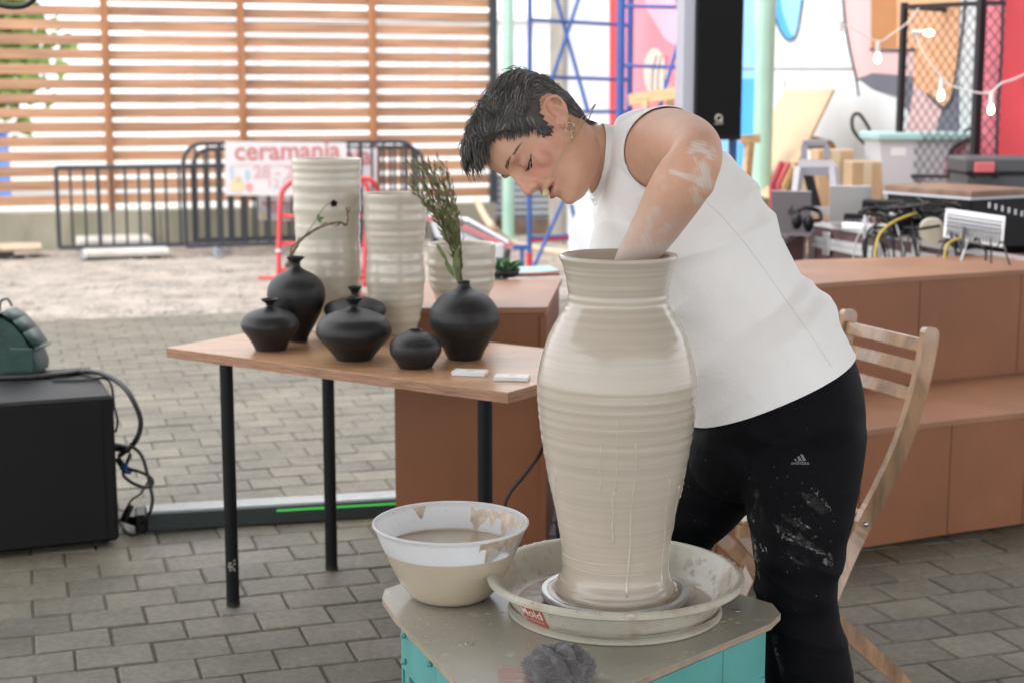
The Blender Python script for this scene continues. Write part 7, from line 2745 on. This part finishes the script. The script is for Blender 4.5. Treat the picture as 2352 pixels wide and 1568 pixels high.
def wipe(u0, v0, u1, v1, wd):
    n = 9
    L_, R_ = [], []
    du, dv = u1 - u0, v1 - v0
    ln = math.hypot(du, dv) + 1e-6
    px, py = -dv / ln, du / ln
    for i in range(n + 1):
        f = i / n
        w2 = wd * (math.sin(math.pi * (f * .9 + .06)) ** .7) * wr_.uniform(.45, 1.25)
        cu, cv = u0 + du * f + wr_.gauss(0, .8), v0 + dv * f + wr_.gauss(0, .8)
        a, b = cast(tb_v, cu + px * w2, cv + py * w2, .0009), cast(tb_v, cu - px * w2, cv - py * w2, .0009)
        if a is None or b is None or (a - b).length > .05: return
        L_.append(a); R_.append(b)
    cw.add(L_ + R_, [(i, i + 1, n + 1 + i + 1, n + 1 + i) for i in range(n)])


for q in ((1862, 1120, 1880, 1126, 2.5), (1868, 1124, 1888, 1148, 4), (1880, 1140, 1908, 1166, 4.5), (1850, 1148, 1860, 1155, 3.5), (1784, 1206, 1790, 1226, 3.5), (1790, 1228, 1846, 1250, 5.5), (1800, 1222, 1835, 1236, 2.5), (1822, 1188, 1866, 1214, 3), (1850, 1252, 1902, 1274, 4.5), (1893, 1280, 1899, 1298, 6), (1902, 1268, 1912, 1284, 4), (1860, 1238, 1880, 1226, 3), (1746, 1246, 1763, 1270, 6), (1722, 1095, 1726, 1108, 2.5), (1732, 1162, 1737, 1168, 2.5), (1728, 1225, 1738, 1262, 5), (1733, 1258, 1742, 1300, 5), (1738, 1290, 1745, 1330, 3), (1781, 1484, 1790, 1522, 3.5), (1757, 1382, 1770, 1396, 2.2), (1726, 1176, 1732, 1200, 4), (1840, 1160, 1848, 1164, 2)):
    wipe(*q)
for k in range(60):
    u, v = wr_.gauss(1820, 60), wr_.gauss(1180, 90)
    wipe(u, v, u + wr_.uniform(-2, 2), v + wr_.uniform(1, 4), wr_.uniform(.5, 1.1))
for k in range(16):
    u, v = wr_.uniform(1575, 1680), wr_.uniform(1050, 1230)
    wipe(u, v, u + wr_.uniform(-2, 2), v + wr_.uniform(1, 3), wr_.uniform(.5, .9))
co = obj('clay_smear', cw, m, person, fix=False)
m3 = m.copy(); m3.name = 'clay_dust'
for n_ in m3.node_tree.nodes:
    if n_.type == 'MAP_RANGE':
        n_.inputs['From Min'].default_value = .38; n_.inputs['From Max'].default_value = .75; n_.inputs['To Max'].default_value = .16
    if n_.type == 'TEX_NOISE': n_.inputs['Scale'].default_value = 55
cw = MB()
for q in ((1775, 1200, 1870, 1262, 16), (1840, 1130, 1915, 1185, 13), (1795, 1180, 1850, 1215, 10), (1725, 1210, 1752, 1330, 9), (1850, 1240, 1915, 1300, 12), (1735, 1100, 1752, 1200, 8), (1775, 1440, 1800, 1560, 9), (1800, 1260, 1860, 1300, 12)):
    wipe(*q)
cd_ = obj('clay_dust', cw, m3, person, fix=False)
cd_['kind'] = 'stuff'
co['kind'] = 'stuff'
# ---- shoes
M_shoe = mat('dark_shoe', (.03, .03, .033), .6)
for (u, v, t, yaw) in ((1858, 1925, 3.06, 200), (1572, 1860, 3.40, 205)):
    p = at(u, v, t); p.z = 0
    d_ = Vector((math.cos(rad(yaw)), math.sin(rad(yaw)), 0)); sdv = Vector((-d_.y, d_.x, 0))
    sh = MB()
    rings = []
    for f_, w_, h_, zc in ((-.075, .018, .030, .040), (-.06, .034, .050, .055), (0, .040, .055, .060), (.06, .042, .036, .042), (.12, .044, .026, .032), (.165, .034, .018, .024), (.178, .012, .010, .020)):
        rings.append(ell(p + d_ * f_ + UP * zc, sdv * w_, UP * h_ * .92, 20, .8))
    loft(sh, rings)
    so2 = obj('shoe', sh, M_shoe, person, smooth=True)
    obj('sole', MB().prism([p + d_ * a + sdv * b + UP * .001 for a, b in ((-.08, -.025), (-.08, .025), (0, .042), (.1, .046), (.16, .036), (.185, .0), (.16, -.036), (.1, -.046), (0, -.042))], UP * .016), mat('white_sole', (.6, .6, .58), .7), so2)

# ---- earrings
sil = mat('silver', (.72, .70, .66), .18, metal=1.0)
e0 = earp(-.0215, -.003, .0105)
obj('ear_stud', MB().ico(e0, .0022, 2), sil, person, smooth=True)
hc_ = earp(-.0335, .004, .008)
ringp = [hc_ + (HF * math.cos(a) + HU * math.sin(a) - HL * 0.0) * .0098 for a in np.linspace(0, 6.283, 33)[:-1]]
obj('hoop_earring', MB().tube(ringp, .0009, 6, closed=True), sil, person, smooth=True)

# ---- headset microphone
hs = thing('headset_microphone', at(1254, 443, 2.80), 'thin beige headset microphone worn by the potter, its tip at the mouth', 'microphone')
M_beige = mat('beige_wire', (.52, .40, .23), .45)
tE = 2.825


def skinpt(u, v, lift=.003):
    p = cast(bvh, u, v, lift)
    return p if p is not None else at(u, v, tE)


mic = on_face(.030, .0535, .010)
mic = at(1254, 443, (mic - C0).dot(CF) - .004)
bo = [skinpt(1313, 318, .004), skinpt(1302, 338, .004), skinpt(1288, 358, .004), skinpt(1274, 385, .005), skinpt(1263, 415, .006), mic]
obj('boom', MB().tube(spline(bo, 6), .00105, 6), M_beige, hs, smooth=True)
cap_ = MB()
dm_ = (mic - bo[-2]).normalized()
for k in range(1):
    e1 = dm_.orthogonal().normalized(); e2 = dm_.cross(e1)
    pr5 = [(.0012, -.0075), (.0046, -.0060), (.0062, -.001), (.0062, .003), (.0048, .0072), (.0012, .0085)]
    rings = [[mic + dm_ * z_ + e1 * (r_ * math.cos(6.283 * i / 16)) + e2 * (r_ * math.sin(6.283 * i / 16)) for i in range(16)] for r_, z_ in pr5]
    loft(cap_, rings)
obj('capsule', cap_, mat('capsule_foam', (.64, .52, .27), .6), hs, smooth=True)
hk = [skinpt(1272, 250, .004), skinpt(1285, 252, .005), skinpt(1299, 262, .006), skinpt(1307, 280, .006), skinpt(1309, 300, .005), skinpt(1313, 318, .004)]
obj('ear_hook', MB().tube(spline(hk, 6), .0015, 6), M_beige, hs, smooth=True)
lp = [skinpt(1313, 318, .004), skinpt(1324, 290, .006), skinpt(1333, 272, .008), skinpt(1346, 268, .010), skinpt(1336, 288, .006), skinpt(1318, 318, .004), skinpt(1312, 330, .004), skinpt(1300, 333, .004), skinpt(1295, 325, .004)]
obj('wire_loop', MB().tube(spline(lp, 6), .0009, 6), M_beige, hs, smooth=True)
nk = [skinpt(1346, 268, .010), at(1352, 262, 2.93), at(1362, 246, 2.94), at(1368, 240, 2.95), at(1360, 255, 2.96), at(1352, 275, 2.97)]
obj('neck_clip', MB().tube(spline(nk, 6), .0012, 6), mat('clip_clear', (.45, .40, .36), .3), hs, smooth=True)
obj('joint_bead', MB().ico(skinpt(1313, 318, .004), .0036, 2), M_beige, hs, smooth=True)
def ed(p,*rs):
    s=open(p).read()
    for a,b in rs:
        if a not in s: print('MISSING',p,a[:70]); continue
        s=s.replace(a,b)
    open(p,'w').write(s)
